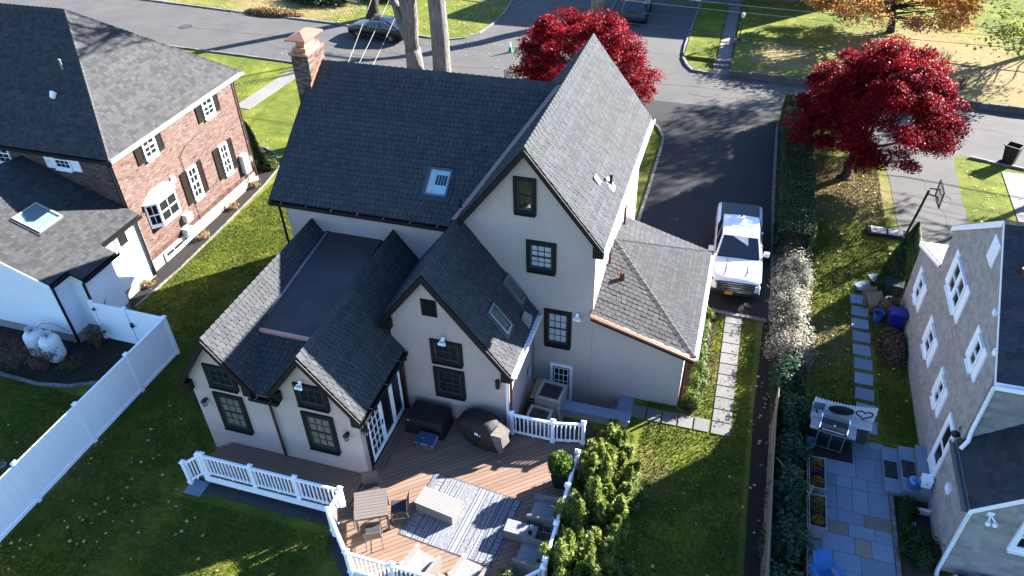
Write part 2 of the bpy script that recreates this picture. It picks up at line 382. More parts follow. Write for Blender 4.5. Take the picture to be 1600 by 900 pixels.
def kerb(name, pts, w=0.13, h=0.10, L=0.27, m=None):
    mb = MB()
    for i in range(len(pts) - 1):
        a, b = Vector((*pts[i], 0)), Vector((*pts[i + 1], 0)); d = b - a; n = max(1, round(d.length / L)); s = Vector((-d.y, d.x, 0)).normalized() * w / 2
        for k in range(n):
            j = random.uniform(-0.008, 0.008); p = a + d * (k / n) + s * j; q = a + d * ((k + 1) / n) - d.normalized() * 0.018 + s * j
            mb.prism([p - s, q - s, q + s, p + s], (0, 0, h * random.uniform(0.85, 1.15)), random.uniform(0.78, 1.15))
    return struct(mb.build(name, m or STONE))
kerb('driveway_kerb', [(-3.62, 25.3), (-3.58, 34), (-3.62, 39.1), (-3.69, 39.9), (-4.14, 41.05), (-4.68, 41.8), (-5.36, 42.3), (-6.4, 42.9)])
kerb('driveway_end_kerb', [(0.12, 25.0), (2.55, 24.94)], w=0.16)
kerb('driveway_edge_kerb', [(2.66, 25.0), (2.68, 27.2), (2.49, 34.7), (2.44, 42.6)], w=0.14)
kerb('street_kerb', [(-64.7, 55.4), (-50.6, 54.7), (-40.7, 53.7), (-31.2, 52.9), (-22.7, 51.7), (-21.0, 51.7), (-20.1, 52.2), (-19.35, 53.4), (-18.9, 55.9), (-18.9, 58.4), (-19.2, 61.6), (-19.5, 75)], L=0.8, w=0.15)
kerb('far_driveway_kerb', [(-4.12, 64), (-4.12, 54), (-3.99, 51.9), (-3.58, 50.65), (-3.15, 49.9), (-1.95, 49.72)], L=0.8, w=0.18, h=0.14)
kerb('near_street_kerb', [(-60, 46.6), (-35.9, 45.3), (-30.4, 44.9), (-10, 44.2), (-6.6, 44.2)], L=0.9, w=0.14)
kerb('neighbour_kerb', [(12.3, 41.5), (14.8, 40.8), (30, 39)], L=0.9, w=0.14)
kerb('drive_divider_kerb', [(-10.65, 57.6), (-10.8, 64)], L=0.8)
# raised lawn across the street, held by a low stone edge
rl = MB(); pl = [(-0.75, 49.75), (3.7, 49.45), (9.3, 48.85), (16.2, 48.05), (40, 45.9), (90, 42.5), (90, 90), (-0.75, 90)]
rl.prism([(x, y, 0.0) for x, y in pl], (0, 0, 0.34)); struct(rl.build('raised_lawn', GRASS))
rl = MB(); rl.prism([(x, y, 0.0) for x, y in [(-4.0, 52.1), (-1.9, 51.9), (-1.9, 63.9), (-4.0, 63.9)]], (0, 0, 0.20)); struct(rl.build('raised_lawn', GRASS))
kerb('retaining_edge', [(-0.8, 49.62), (3.7, 49.32), (9.3, 48.72), (16.2, 47.9), (40, 45.75)], w=0.2, h=0.40, L=0.5, m=mat('dark_stone_edge', (0.16, 0.15, 0.145), 0.9, tint=True))
st = MB(); st.box(-1.9, -0.75, 49.7, 50.9, 0, 0.02); st.box(-1.9, -0.75, 50.9, 51.35, 0, 0.18); st.box(-1.9, -0.75, 51.35, 51.9, 0, 0.34)
struct(st.build('walk_steps', PAVER))
for i in range(1): pass
# road cracks: thin sealed lines that wander over the asphalt
cr = MB()
for (x, y, dx, dy, n) in [(-44, 49.5, 0.9, -0.04, 26), (-33, 47.2, 0.8, -0.02, 22), (-14, 47.6, 0.8, -0.02, 18), (-3, 46.2, 0.8, -0.02, 20), (-7.5, 50, 0.15, -0.7, 9), (4, 46.6, 0.8, -0.12, 14), (9.3, 40.5, 0.1, -0.8, 12), (-30, 50.4, 0.8, -0.03, 14), (8.7, 36.5, 0.6, 0.1, 5), (8.6, 31, 0.55, 0.05, 5)]:
    for k in range(n):
        nx, ny = x + dx + random.uniform(-.2, .2), y + dy + random.uniform(-.22, .22); w = random.uniform(0.008, 0.02)
        v = Vector((nx - x, ny - y, 0)).normalized(); s = Vector((-v.y, v.x, 0)) * w; p, q = Vector((x, y, 0.0165)), Vector((nx, ny, 0.0165)); x, y = nx, ny
        cr.add([p - s, q - s, q + s, p + s], [(0, 1, 2, 3)])
o = cr.build('pavement_cracks', mat('crack_seal', (0.02, 0.02, 0.021), 0.8)); o['kind'] = 'stuff'
# manhole cover in the street
mh = place('manhole_cover', 'round rusty manhole cover set in the grey street', 'manhole cover', (-42.5, 49.6, 0.02))
MB().lathe((-42.5, 49.6, 0.007), [(0.42, 0), (0.42, 0.012), (0.34, 0.014)], 20).build('lid', mat('rusty_iron', (0.09, 0.06, 0.045), 0.7), mh)
MB().lathe((-42.5, 49.6, 0.006), [(0.5, 0), (0.5, 0.008)], 20).build('frame', BLACKM, mh)

# stepping stones, each a slab of its own
pp = bpy.data.objects.new('paver_path', None); col.objects.link(pp); struct(pp)
for k in range(11):
    y = 24.72 - k * 0.600
    MB().prism([(0.96, y - .275, 0), (1.59, y - .275, 0), (1.60, y + .275, 0), (0.97, y + .275, 0)], (0, 0, 0.035), random.uniform(0.85, 1.12)).build('paver', PAVER, pp)
for k in range(5):
    x = -1.80 + k * 0.545
    MB().prism([(x, 18.45, 0), (x + .49, 18.45, 0), (x + .49, 19.03, 0), (x, 19.03, 0)], (0, 0, 0.035), random.uniform(0.85, 1.12)).build('paver', PAVER, pp)
sp = bpy.data.objects.new('stepping_stone_path', None); col.objects.link(sp); struct(sp)
for k, (x, y, a) in enumerate([(6.95, 29.1, .5), (6.35, 28.35, .45)] + [(6.13 - 0.012 * i + random.uniform(-.03, .03), 27.35 - 0.80 * i, random.uniform(-.05, .05)) for i in range(10)]):
    c, s_ = math.cos(a), math.sin(a); q = [(-.33, -.29), (.30, -.30), (.33, .28), (-.31, .30)]
    MB().prism([(x + p * c - r * s_, y + p * s_ + r * c, 0) for p, r in q], (0, 0, 0.04), random.uniform(0.8, 1.15)).build('paver', BLUESTONE, sp)
# bluestone patio, joints open between the flags
pa = bpy.data.objects.new('patio', None); col.objects.link(pa); struct(pa)
MB().box(4.02, 6.62, 9.0, 19.50, 0.0, 0.012).build('joint_bed', mat('stone_dust', (0.10, 0.10, 0.105), 0.95), pa)
y = 9.05
while y < 19.4:
    h = min(random.choice((0.46, 0.61, 0.92)), 19.47 - y); x = 4.05
    if 19.47 - y - h < 0.3: h = 19.47 - y
    while x < 6.48:
        w = random.choice((0.46, 0.61, 0.76, 0.92)); w = 6.50 - x if 6.50 - x - w < 0.3 else w
        tan = random.random() < 0.14
        mm = mat('tan_flag', (0.31, 0.27, 0.20), 0.8, (0.24, 0.21, 0.165), 4, bump=0.15, bscale=30, tint=True) if tan else BLUESTONE
        MB().box(x, x + w - 0.014, y, y + h - 0.014, 0.01, 0.04 + random.uniform(0, .004), random.uniform(0.80, 1.15)).build('flagstone', mm, pa); x += w
    y += h
kerb('patio_edge', [(6.57, 9.0), (6.57, 17.4)], w=0.12, h=0.07, L=0.2)
# beds and gravel
sheet('planting_bed', [(-23.7, 18.9), (-22.86, 18.9), (-22.74, 21.9), (-22.84, 25), (-23.02, 29.3), (-23.3, 31.4), (-24.2, 32.5), (-25.3, 33.1), (-26.3, 33.3), (-26.3, 29.7), (-23.7, 29.7)], 0.007, MULCH)
kerb('bed_edge', [(-22.86, 18.9), (-22.74, 21.9), (-22.84, 25), (-23.02, 29.3), (-23.3, 31.4), (-24.2, 32.5), (-25.3, 33.1)], w=0.08, h=0.06, L=0.3)
sheet('planting_bed', [(-32, 15.0), (-26.5, 14.3), (-25.3, 14.12), (-23.4, 14.05), (-22.15, 14.28), (-21.3, 14.7), (-20.2, 15.2), (-19.45, 15.6), (-19.45, 16.8), (-23.0, 17.3), (-32, 17.3)], 0.007, MULCH)
kerb('bed_edge', [(-30, 14.8), (-26.5, 14.3), (-25.3, 14.12), (-23.4, 14.05), (-22.15, 14.28), (-21.3, 14.7), (-20.2, 15.2), (-19.5, 15.6)], w=0.13, h=0.09, L=0.26)
sheet('planting_bed', [(-2.95, 8.0), (-1.1, 8.0), (-1.05, 10.5), (-1.2, 12.6), (-1.35, 14.0), (-1.75, 15.6), (-2.1, 16.9), (-2.95, 16.9)], 0.007, SOIL)
sheet('planting_bed', [(2.38, 6.0), (2.95, 6.0), (2.78, 24.9), (2.42, 24.9), (2.30, 20), (2.36, 13)], 0.007, MULCH)
sheet('hedge_bed', [(2.72, 6.0), (4.02, 6.0), (4.02, 19.5), (4.15, 30), (3.95, 44), (2.5, 44), (2.72, 25)], 0.006, SOIL)
sheet('planting_bed', [(6.64, 9.0), (7.62, 9.0), (7.62, 17.4), (6.64, 17.4)], 0.007, SOIL)
sheet('planting_bed', [(0.02, 19.2), (0.42, 19.2), (0.62, 22), (0.55, 24.9), (0.02, 24.9), (-0.25, 24.9), (-0.25, 19.4)], 0.007, SOIL)
sheet('planting_bed', [(-25.6, 30.2), (-24.4, 30.0), (-24.0, 31.4), (-25.2, 32.4)], 0.011, MULCH)
sheet('gravel_strip', [(-14.4, 11.52), (-9.72, 11.50), (-9.70, 11.05), (-8.45, 9.80), (-3.2, 9.75), (-2.9, 9.95), (-2.9, 16.9), (-9.2, 13.3), (-14.6, 13.3)], 0.009, GRAVEL)
sheet('gravel_pad', [(-5.4, 16.45), (-2.55, 16.55), (-2.6, 17.2), (-3.0, 17.75), (-5.4, 17.75)], 0.013, GRAVEL)
# sunken basement entry with its retaining wall and steps
aw = MB(); aw.box(-5.45, -2.9, 18.22, 19.40, -1.15, -1.05); aw.box(-5.45, -1.80, 18.22, 18.30, -1.05, -0.002)
for k in range(4): aw.box(-2.95 + k * 0.29, -2.66 + k * 0.29 + 0.001 * k, 18.30, 19.38, -1.05, -0.80 + k * 0.26)
struct(aw.build('entry_well', CONC))
rw = place('retaining_wall', 'low grey concrete retaining wall beside the basement steps', 'retaining wall', (-3.1, 18.0, 0))
MB().box(-4.10, -1.80, 17.86, 18.20, 0, 0.36).build('wall', CONC, rw)
MB().prism([(-4.14, 17.80, 0.36), (-1.74, 17.80, 0.36), (-1.74, 18.24, 0.36), (-4.14, 18.24, 0.36)], (0, 0, 0.07)).build('coping', BLUESTONE, rw)
MB().prism([(-2.32, 18.26, 0.0), (-1.80, 18.26, 0.0), (-1.80, 19.36, 0.0), (-2.32, 19.36, 0.0)], (0, 0, 0.05)).build('top_tread', BLUESTONE, rw)
# ------------------------------------------------------------------ the stucco house
UX, UY, UZ = Vector((1, 0, 0)), Vector((0, 1, 0)), Vector((0, 0, 1))
house = place('stucco_house', 'pale stucco house with steep dark shingle gables and black window trim', 'house', (-8, 20, 0))
def wallprism(name, pts_xz, y0, y1, m=STUCCO, parent=house):
    return MB().prism([(x, y0, z) for x, z in pts_xz], (0, y1 - y0, 0)).build(name, m, parent)
wallprism('wall', [(-15.1, 0), (-9.3, 0), (-9.3, 3.38), (-10.7, 5.16), (-12.02, 3.45), (-12.72, 3.45), (-13.87, 5.12), (-15.1, 3.40)], 13.3, 19.82)
wallprism('wall', [(-9.45, 0), (-5.5, 0), (-5.5, 3.15), (-8.03, 6.42), (-9.45, 4.58)], 16.35, 19.81)
wallprism('wall', [(-7.99, -1.1), (-3.47, -1.1), (-3.47, 6.40), (-5.72, 9.28), (-7.99, 6.40)], 19.38, 28.35)
MB().prism([(-14.85, 19.80, 0), (-14.85, 28.3, 0), (-14.85, 28.3, 6.12), (-14.85, 24.05, 9.14), (-14.85, 19.80, 6.12)], (6.9, 0, 0)).build('wall', STUCCO, house)
MB().prism([(-3.46, 19.381, -1.1), (-0.3, 19.381, -1.1), (-0.3, 19.381, 2.50), (-3.46, 19.381, 3.58)], (0, 5.8, 0)).build('wall', STUCCO, house)

# roofs
s1, s2, s3, s4 = 1.45, 1.30, 1.28, 1.27
def gable_roof(rx, rz, slope, y0, y1, left, right, shm=SH_NEW, cap_y1=None, y1l=None, y1r=None):
    zl, zr = rz - slope * (rx - left), rz - slope * (right - rx)
    a = roof_plane(house, [(left, y1l or y1, zl), (left, y0, zl), (rx, y0, rz), (rx, y1l or y1, rz)], shm)
    b = roof_plane(house, [(right, y0, zr), (right, y1r or y1, zr), (rx, y1r or y1, rz), (rx, y0, rz)], shm)
    ridge_cap(a, (rx, y0, rz), (rx, cap_y1 or y1, rz), (-1, 0, -slope), (1, 0, -slope), shm)
    return a, b
gable_roof(-13.87, 5.36, s1, 13.10, 19.80, -15.34, -12.62)
gable_roof(-10.70, 5.42, s2, 13.10, 19.80, -12.12, -9.06, y1r=16.55)
zz = lambda x: 5.42 - s2 * (x + 10.70)
roof_plane(house, [(-9.82, 16.552, zz(-9.82)), (-9.82, 19.80, zz(-9.82)), (-10.70, 19.80, 5.42), (-10.70, 16.552, 5.42)], SH_NEW)
ga, gb = gable_roof(-8.03, 6.66, s3, 16.12, 19.37, -9.66, -5.36, cap_y1=19.8)
MB().prism([(-8.06, 19.37, 6.55), (-9.66, 19.37, 4.52), (-9.66, 19.80, 4.52), (-8.06, 19.80, 6.55)], (0, 0, 0.06)).build('roof', ROOFBASE, house)
ta, tb = gable_roof(-5.72, 9.56, s4, 19.14, 28.80, -8.25, -3.20)
# main block: rear slope cut along the valley, front slope behind
eY, eZ, rY, rZ = 19.45, 6.17, 24.05, 9.46; ms = (rZ - eZ) / (rY - eY)
roof_plane(house, [(-15.2, eY, eZ), (-8.05, eY, eZ), (-5.85, rY, rZ), (-15.2, rY, rZ)], SH_NEW)
fr = roof_plane(house, [(-6.0, 28.65, eZ), (-15.2, 28.65, eZ), (-15.2, rY, rZ), (-6.0, rY, rZ)], SH_NEW)
ridge_cap(fr, (-15.2, rY, rZ), (-5.9, rY, rZ), (0, -1, -ms), (0, 1, -ms), SH_NEW)
# valley flashing between main roof and tall gable
vp = lambda z, off: Vector((-5.72 - (9.56 - z) / s4 - off, eY + (z - eZ) / ms - 0.0, z))
m = MB(); a, b = vp(6.30, 0), vp(9.42, 0)
m.add([a + Vector((-0.15, 0, 0.045)), a + Vector((0.04, 0, 0.09)), b + Vector((0.04, 0, 0.09)), b + Vector((-0.15, 0, 0.045))], [(0, 1, 2, 3)])
m.build('valley_flashing', mat('pink_copper', (0.46, 0.30, 0.27), 0.5, (0.36, 0.22, 0.2), 5, metal=0.3), house)
# flat membrane roof between the two rear gables, copper drip edge, shed slope in front of it
MB().prism([(-13.42, 14.86, 4.34), (-11.28, 14.86, 4.34), (-11.20, 19.79, 4.84), (-13.42, 19.79, 4.84)], (0, 0, 0.10)).build('flat_roof', MEMBRANE, house)
m = MB(); m.box(-13.20, -11.42, 14.80, 14.857, 4.30, 4.46); m.prism([(-13.22, 14.78, 4.446), (-11.40, 14.78, 4.446), (-11.40, 14.92, 4.455), (-13.22, 14.92, 4.455)], (0, 0, 0.012))
m.build('copper_drip_edge', mat('bright_copper', (0.95, 0.52, 0.42), 0.4, (0.80, 0.36, 0.27), 6, amt=0.9, metal=0.2, bump=0.2, bscale=25), house)
roof_plane(house, [(-12.70, 13.12, 3.46), (-12.04, 13.12, 3.46), (-11.44, 14.84, 4.36), (-13.24, 14.84, 4.36)], SH_NEW)
m = MB(); m.prism([(-13.60, 14.9, 4.99), (-13.32, 14.9, 4.5), (-13.30, 19.78, 4.95), (-13.54, 19.78, 5.01)], (0, 0, 0.01)); m.v = []; m.f = []; m.t = []
m.prism([(-13.36, 14.9, 4.46), (-13.26, 14.9, 4.455), (-13.26, 19.7, 4.95), (-13.36, 19.7, 4.955)], (0, 0, 0.02)); m.build('edge_strip', GREYM, house)
# metal gutter floor between second and third gable
MB().prism([(-9.95, 16.4, 4.22), (-9.50, 16.4, 4.22), (-9.45, 19.79, 4.30), (-9.95, 19.79, 4.30)], (0, 0, 0.05)).build('valley_pan', COPPER_OLD, house)
# lean-to garage roof on the drive side
A, B, Cc, D, E_ = Vector((-3.47, 22.9, 4.25)), Vector((-3.50, 19.18, 3.70)), Vector((0.0, 19.18, 2.60)), Vector((0.0, 25.42, 2.60)), Vector((-3.47, 25.42, 3.70))
g1 = roof_plane(house, [B, Cc, A], SH_OLD, exposure=0.20, tab=0.20)
g2 = roof_plane(house, [Cc, D, A], SH_NEW, exposure=0.17, tab=0.15)
roof_plane(house, [D, E_, A], SH_NEW, exposure=0.2, tab=0.2)
ridge_cap(g1, Cc, A, (B - Cc).cross(A - Cc).cross(Cc - A), (D - Cc).cross(A - Cc).cross(A - Cc) * -1, SH_OLD, w=0.13)
ridge_cap(g2, D, A, (-1, 2, -1.2), (1.0, -0.6, -0.9), SH_NEW, w=0.12)

# fascias, rakes and gutters
def rake(a, b, drop=0.24, out=(0, -0.05, 0), name='rake_board', m=TRIM):
    a, b = Vector(a), Vector(b); MB().prism([a, b, b - UZ * drop, a - UZ * drop], out).build(name, m, house)
def rakes(rx, rz, slope, left, right, y, ret=True):
    zl, zr = rz - slope * (rx - left), rz - slope * (right - rx)
    rake((rx, y, rz - 0.02), (left, y, zl - 0.02)); rake((rx, y, rz - 0.02), (right, y, zr - 0.02))
    for (x, z, s) in ((left, zl, 1), (right, zr, -1)):
        # soffit return block at the foot of each rake
        MB().prism([(x, y + 0.005, z - 0.03), (x, y + 0.005, z - 0.33), (x + s * 0.34, y + 0.005, z - 0.33), (x + s * 0.34, y + 0.005, z + 0.05)], (0, 0.21, 0)).build('rake_return', TRIM, house)
    # soffit board behind the rakes
    for (x, z) in ((left, zl), (right, zr)):
        MB().prism([(rx, y, rz - 0.15), (x, y, z - 0.15), (x, y + 0.2, z - 0.15), (rx, y + 0.2, rz - 0.15)], (0, 0, 0.04)).build('soffit', TRIM, house)
rakes(-13.87, 5.36, s1, -15.34, -12.66, 13.08)
rakes(-10.70, 5.42, s2, -12.08, -9.06, 13.08)
rakes(-8.03, 6.66, s3, -9.66, -5.36, 16.10)
rakes(-5.72, 9.56, s4, -8.25, -3.20, 19.12)
rake((-15.215, eY, eZ - 0.02), (-15.215, rY, rZ - 0.02), out=(-0.05, 0, 0))
def gutter(a, b, out, m=TRIM, name='gutter', clips=True):
    a, b, out = Vector(a), Vector(b), Vector(out).normalized(); g = MB()
    g.obox(a - UZ * 0.13, b - a, out * 0.13, UZ * 0.02); g.obox(a - UZ * 0.13 + out * 0.11, b - a, out * 0.02, UZ * 0.13); g.obox(a - UZ * 0.14 - out * 0.025, b - a, out * 0.022, UZ * 0.16)
    o = g.build(name, m, house)
    if clips:
        c = MB(); n = max(2, int((b - a).length / 0.95))
        for i in range(n): p = a.lerp(b, (i + 0.5) / n); c.obox(p + out * 0.0 + UZ * 0.0, (b - a).normalized() * 0.03, out * 0.13, UZ * 0.012)
        c.build('hanger_clip', GREYM, o)
    return o
gutter((-15.2, eY - 0.02, eZ), (-8.35, eY - 0.02, eZ), (0, -1, 0))
gutter((-12.72, 13.07, 3.42), (-11.72, 13.07, 3.42), (0, -1, 0))
gutter((-9.04, 13.1, 3.28), (-9.04, 16.3, 3.28), (1, 0, 0))
gutter((-5.34, 16.15, 3.23), (-5.34, 19.35, 3.23), (1, 0, 0), m=WHITE, clips=False)
gutter((-3.18, 19.2, 6.34), (-3.18, 28.8, 6.34), (1, 0, 0), m=WHITE, clips=False)
gutter((0.02, 19.2, 2.58), (0.02, 25.4, 2.58), (1, 0, 0), m=WHITE, clips=False)
gb_ = MB(); d = (Cc - B); gb_.obox(B + Vector((0.02, -0.13, -0.17)), d, (0, 0.13, 0), (0, 0, 0.12)); gb_.build('rake_board', TRIM, house)
gb_ = MB(); gb_.obox(B + Vector((0.0, -0.145, -0.05)), d, (0, 0.03, 0), (0, 0, 0.085)); gb_.obox(B + Vector((0.0, -0.06, 0.005)), d, (0, 0.09, 0.01), (0, 0, 0.02)); gb_.build('copper_gutter', COPPER, house)
def downspout(pts, m=COPPER_OLD, r=0.045): return MB().tube(pts, r, 8).build('downspout', m, house, smooth=True, angle=50)
downspout([(-12.22, 13.02, 3.3), (-12.22, 13.2, 3.1), (-12.22, 13.22, 0.62)])
downspout([(-15.0, 19.45, 6.05), (-15.0, 19.62, 5.8), (-15.0, 19.72, 0.1)], TRIM)
downspout([(-5.28, 16.25, 3.1), (-5.42, 16.27, 2.85), (-5.44, 16.27, 0.55)]); downspout([(-5.33, 16.25, 3.1), (-5.53, 16.25, 2.8), (-5.57, 16.25, 0.55)], WHITE)
downspout([(-0.02, 19.25, 2.45), (-0.22, 19.30, 2.25), (-0.22, 19.30, 0.1)]); downspout([(-3.2, 21.6, 6.2), (-3.38, 21.6, 5.9), (-3.38, 21.6, 4.1)])
downspout([(-3.2, 24.6, 6.2), (-3.38, 24.6, 5.9), (-3.38, 24.6, 0.2)]); downspout([(-9.02, 16.2, 3.15), (-9.14, 16.24, 2.9), (-9.2, 16.26, 0.55)])
downspout([(-5.40, 18.9, 3.1), (-5.43, 18.9, 2.8), (-5.43, 18.9, 0.3)], GREYM, 0.03)
# conduit against the tall wall
downspout([(-7.55, 19.33, 5.35), (-7.52, 19.33, 4.95), (-7.1, 19.33, 4.6), (-6.6, 19.33, 4.1), (-5.6, 19.33, 3.1)], BLACKM, 0.022)

# windows (front walls face -Y)
n_ = (0, -1, 0)
def W(x0, x1, z0, z1, y, **k): return window(house, (x0, y, z0), (1, 0, 0), n_, x1 - x0, z1 - z0, **k)
W(-14.34, -13.28, 3.22, 4.15, 13.3, rows=2, split=False); W(-14.34, -13.28, 1.29, 2.93, 13.3, blind=BLIND_TAN)
W(-11.21, -10.13, 3.26, 4.18, 13.3, rows=2, split=False); W(-11.21, -10.13, 1.31, 2.95, 13.3, blind=BLIND_TAN)
W(-8.10, -7.02, 3.06, 4.01, 16.35, rows=2, split=False); W(-8.09, -7.02, 1.57, 2.80, 16.35)
W(-6.15, -5.42, 7.18, 8.47, 19.38, cols=2); W(-5.76, -4.76, 5.01, 6.21, 19.38, blind=BLIND); W(-5.15, -4.19, 1.87, 3.48, 19.38, blind=BLIND)
# attic louvre on the third gable
m = MB(); wb(m, (-8.27, 16.35, 4.93), UX, n_, 0, 0.52, 0, 0.66, -0.01, 0.02); v = m.build('attic_vent', TRIM, house)
m = MB(); [wb(m, (-8.27, 16.35, 4.93), UX, n_, 0.04, 0.48, 0.05 + 0.075 * i, 0.105 + 0.075 * i, 0.022, 0.032) for i in range(8)]; m.build('louvre', mat('slate_louvre', (0.014, 0.015, 0.018), 0.6, spec=0.1), v)
# basement door, white with nine lights
m = MB(); O = (-4.92, 19.38, -1.05); [wb(m, O, UX, n_, *q) for q in ((0, .10, 0, 2.03, 0, .05), (.72, .82, 0, 2.03, 0, .05), (.10, .72, 1.93, 2.03, 0, .05))]; m.build('door_frame', WHITE, house)
m = MB(); wb(m, O, UX, n_, .10, .72, 0, 1.93, 0.0, .03); dr = m.build('door', mat('blue_grey_door', (0.10, 0.13, 0.2), 0.5), house)
wb(MB(), O, UX, n_, .16, .66, .95, 1.86, .032, .037).build('pane', GLASS_D, dr)
m = MB(); [wb(m, O, UX, n_, .16 + .5 * i / 3 - .012, .16 + .5 * i / 3 + .012, .95, 1.86, .038, .05) for i in range(4)]; [wb(m, O, UX, n_, .175, .645, .95 + .91 * i / 3 - .012, .95 + .91 * i / 3 + .012, .039, .049) for i in range(4)]; m.build('muntin_grid', WHITE, dr)
MB().lathe((-4.24, 19.30, -0.05), [(0.03, -0.03), (0.03, 0.03)], 10, 'y').build('handle', GREYM, dr)
# french doors on the deck side of the second gable (face +X)
nx = (1, 0, 0); O = (-9.3, 13.55, 0.62); u = UY
m = MB(); [wb(m, O, u, nx, *q) for q in ((0, .12, 0, 2.32, 0, .06), (2.55, 2.72, 0, 2.32, 0, .06), (.12, 2.55, 2.18, 2.32, 0, .06), (.12, 2.55, 0, .06, 0, .09))]; m.build('door_frame', TRIM, house)
for k, (a0, a1, scr) in enumerate(((.14, 1.02, 0), (1.04, 1.82, 1), (1.84, 2.54, 1))):
    m = MB(); f = .085; [wb(m, O, u, nx, *q) for q in ((a0, a0 + f, .07, 2.17, .01, .06), (a1 - f, a1, .07, 2.17, .01, .06), (a0 + f, a1 - f, .07, .24, .01, .06), (a0 + f, a1 - f, 2.06, 2.17, .01, .06))]
    dr = m.build('door', VINYL, house)
    wb(MB(), O, u, nx, a0 + f, a1 - f, .24, 2.06, .02, .028).build('screen' if scr else 'pane', BLACKM if scr else GLASS_D, dr)
    if not scr:
        m = MB(); w_ = a1 - a0 - 2 * f; [wb(m, O, u, nx, a0 + f + w_ * i / 3 - .012, a0 + f + w_ * i / 3 + .012, .24, 2.06, .03, .05) for i in (1, 2)]
        [wb(m, O, u, nx, a0 + f, a1 - f, .24 + 1.82 * i / 5 - .012, .24 + 1.82 * i / 5 + .012, .03, .049) for i in range(1, 5)]; m.build('muntin_grid', VINYL, dr)
        wb(MB(), O, u, nx, a1 - .06, a1 - .025, 1.0, 1.2, .06, .1).build('handle', BLACKM, dr)
# skylights
def skylight(O, u, v, w, h, rim=GREYM, well=SKYWELL, bars=False, lift=0.09, parent=house, pane=None):
    O, u, v = Vector(O), Vector(u).normalized(), Vector(v).normalized(); n = u.cross(v)
    if n.z < 0: n = -n
    m = MB(); f = 0.07
    for q in ((0, w, 0, f), (0, w, h - f, h), (0, f, f, h - f), (w - f, w, f, h - f)): m.obox(O + u * q[0] + v * q[2] - n * 0.02, u * (q[1] - q[0]), v * (q[3] - q[2]), n * (lift + 0.02))
    o = m.build('skylight', rim, parent)
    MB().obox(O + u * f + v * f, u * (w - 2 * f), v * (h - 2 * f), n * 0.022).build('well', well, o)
    MB().obox(O + u * f + v * f + n * (lift - 0.02), u * (w - 2 * f), v * (h - 2 * f), n * 0.008).build('pane', pane or glass('skylight_glass', (0.02, 0.08, 0.10), 0.16), o)
    m = MB(); m.obox(O - u * 0.10 - v * 0.12 + n * 0.012, u * (w + 0.2), v * 0.12, n * 0.02); m.obox(O - u * 0.1 + n * 0.012, u * 0.1, v * h, n * 0.02); m.obox(O + u * w + n * 0.012, u * 0.1, v * h, n * 0.02)
    m.build('flashing', mat('dark_flashing', (0.06, 0.065, 0.075), 0.5), o)
    if bars:
        m = MB(); [m.obox(O + u * (w * .38 + w * .12 * i) + v * h * .42 + n * 0.024, u * w * .085, v * h * .34, n * 0.012) for i in range(4)]; m.build('window_grid', INSIDE, o)
        m = MB(); m.obox(O + u * f + v * f + n * 0.0225, u * w * .22, v * (h - 2 * f), n * 0.02); m.build('well_side', mat('well_side', (0.75, 0.8, 0.82), 0.7), o)
    return o
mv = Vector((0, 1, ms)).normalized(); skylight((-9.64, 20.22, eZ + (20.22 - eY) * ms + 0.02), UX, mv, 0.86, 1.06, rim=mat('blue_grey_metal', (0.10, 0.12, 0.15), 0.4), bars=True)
for yy in (17.22, 19.10 - 0.28):
    x0 = -5.84; skylight((x0, yy, 6.66 - s3 * (x0 + 8.03) + 0.03), (0, 1, 0), (-1, 0, s3), 0.52, 1.02, well=mat('skylight_blind', (0.30, 0.34, 0.26), 0.7, (0.12, 0.14, 0.11), 7))
# roof vents
def gl(x, rx=-8.03, rz=6.66, s=s3): return rz - s * abs(x - rx)
m = MB(); x = -5.66; m.prism([(x, 18.35, gl(x)), (x + .26, 18.35, gl(x + .26)), (x + .30, 18.35, gl(x) + .06), (x + .02, 18.35, gl(x) + .20)], (0, 0.28, 0)); m.build('roof_vent', mat('metal_vent', (0.5, 0.48, 0.45), 0.5, metal=0.3), house)
tl = lambda x: 9.56 - s4 * (x + 5.72)
m = MB(); x = -4.05; m.prism([(x, 21.45, tl(x)), (x + .20, 21.45, tl(x + .20) + .12), (x + .02, 21.45, tl(x) + .13)], (0, 0.24, 0)); m.build('roof_vent', mat('white_vent', (0.7, 0.7, 0.68), 0.5), house)
m = MB(); x = -3.62; m.tube([(x, 22.25, tl(x) - .05), (x, 22.25, tl(x) + .42)], 0.055, 12); vp_ = m.build('vent_pipe', BLACKM, house, smooth=True, angle=50)
MB().tube([(x, 22.25, tl(x) + .40), (x, 22.25, tl(x) + .43)], 0.06, 12).build('pipe_cap', GREYM, vp_)
m = MB(); m.obox((x - .16, 22.05, tl(x - .16) + .03), (.30, 0, -.30 * s4), (0, .36, 0), (.01, 0, .008)); m.build('flashing', mat('white_vent', (0.7, 0.7, 0.68)), vp_)
m = MB(); m.tube([(-2.84, 21.2, 3.72), (-2.84, 21.2, 4.12)], 0.085, 14); m.build('vent_pipe', COPPER_OLD, house, smooth=True, angle=50)
m = MB(); m.tube([(-7.92, 19.30, 7.1), (-7.92, 19.30, 7.45)], 0.05, 10); m.build('vent_pipe', BLACKM, house, smooth=True, angle=50)
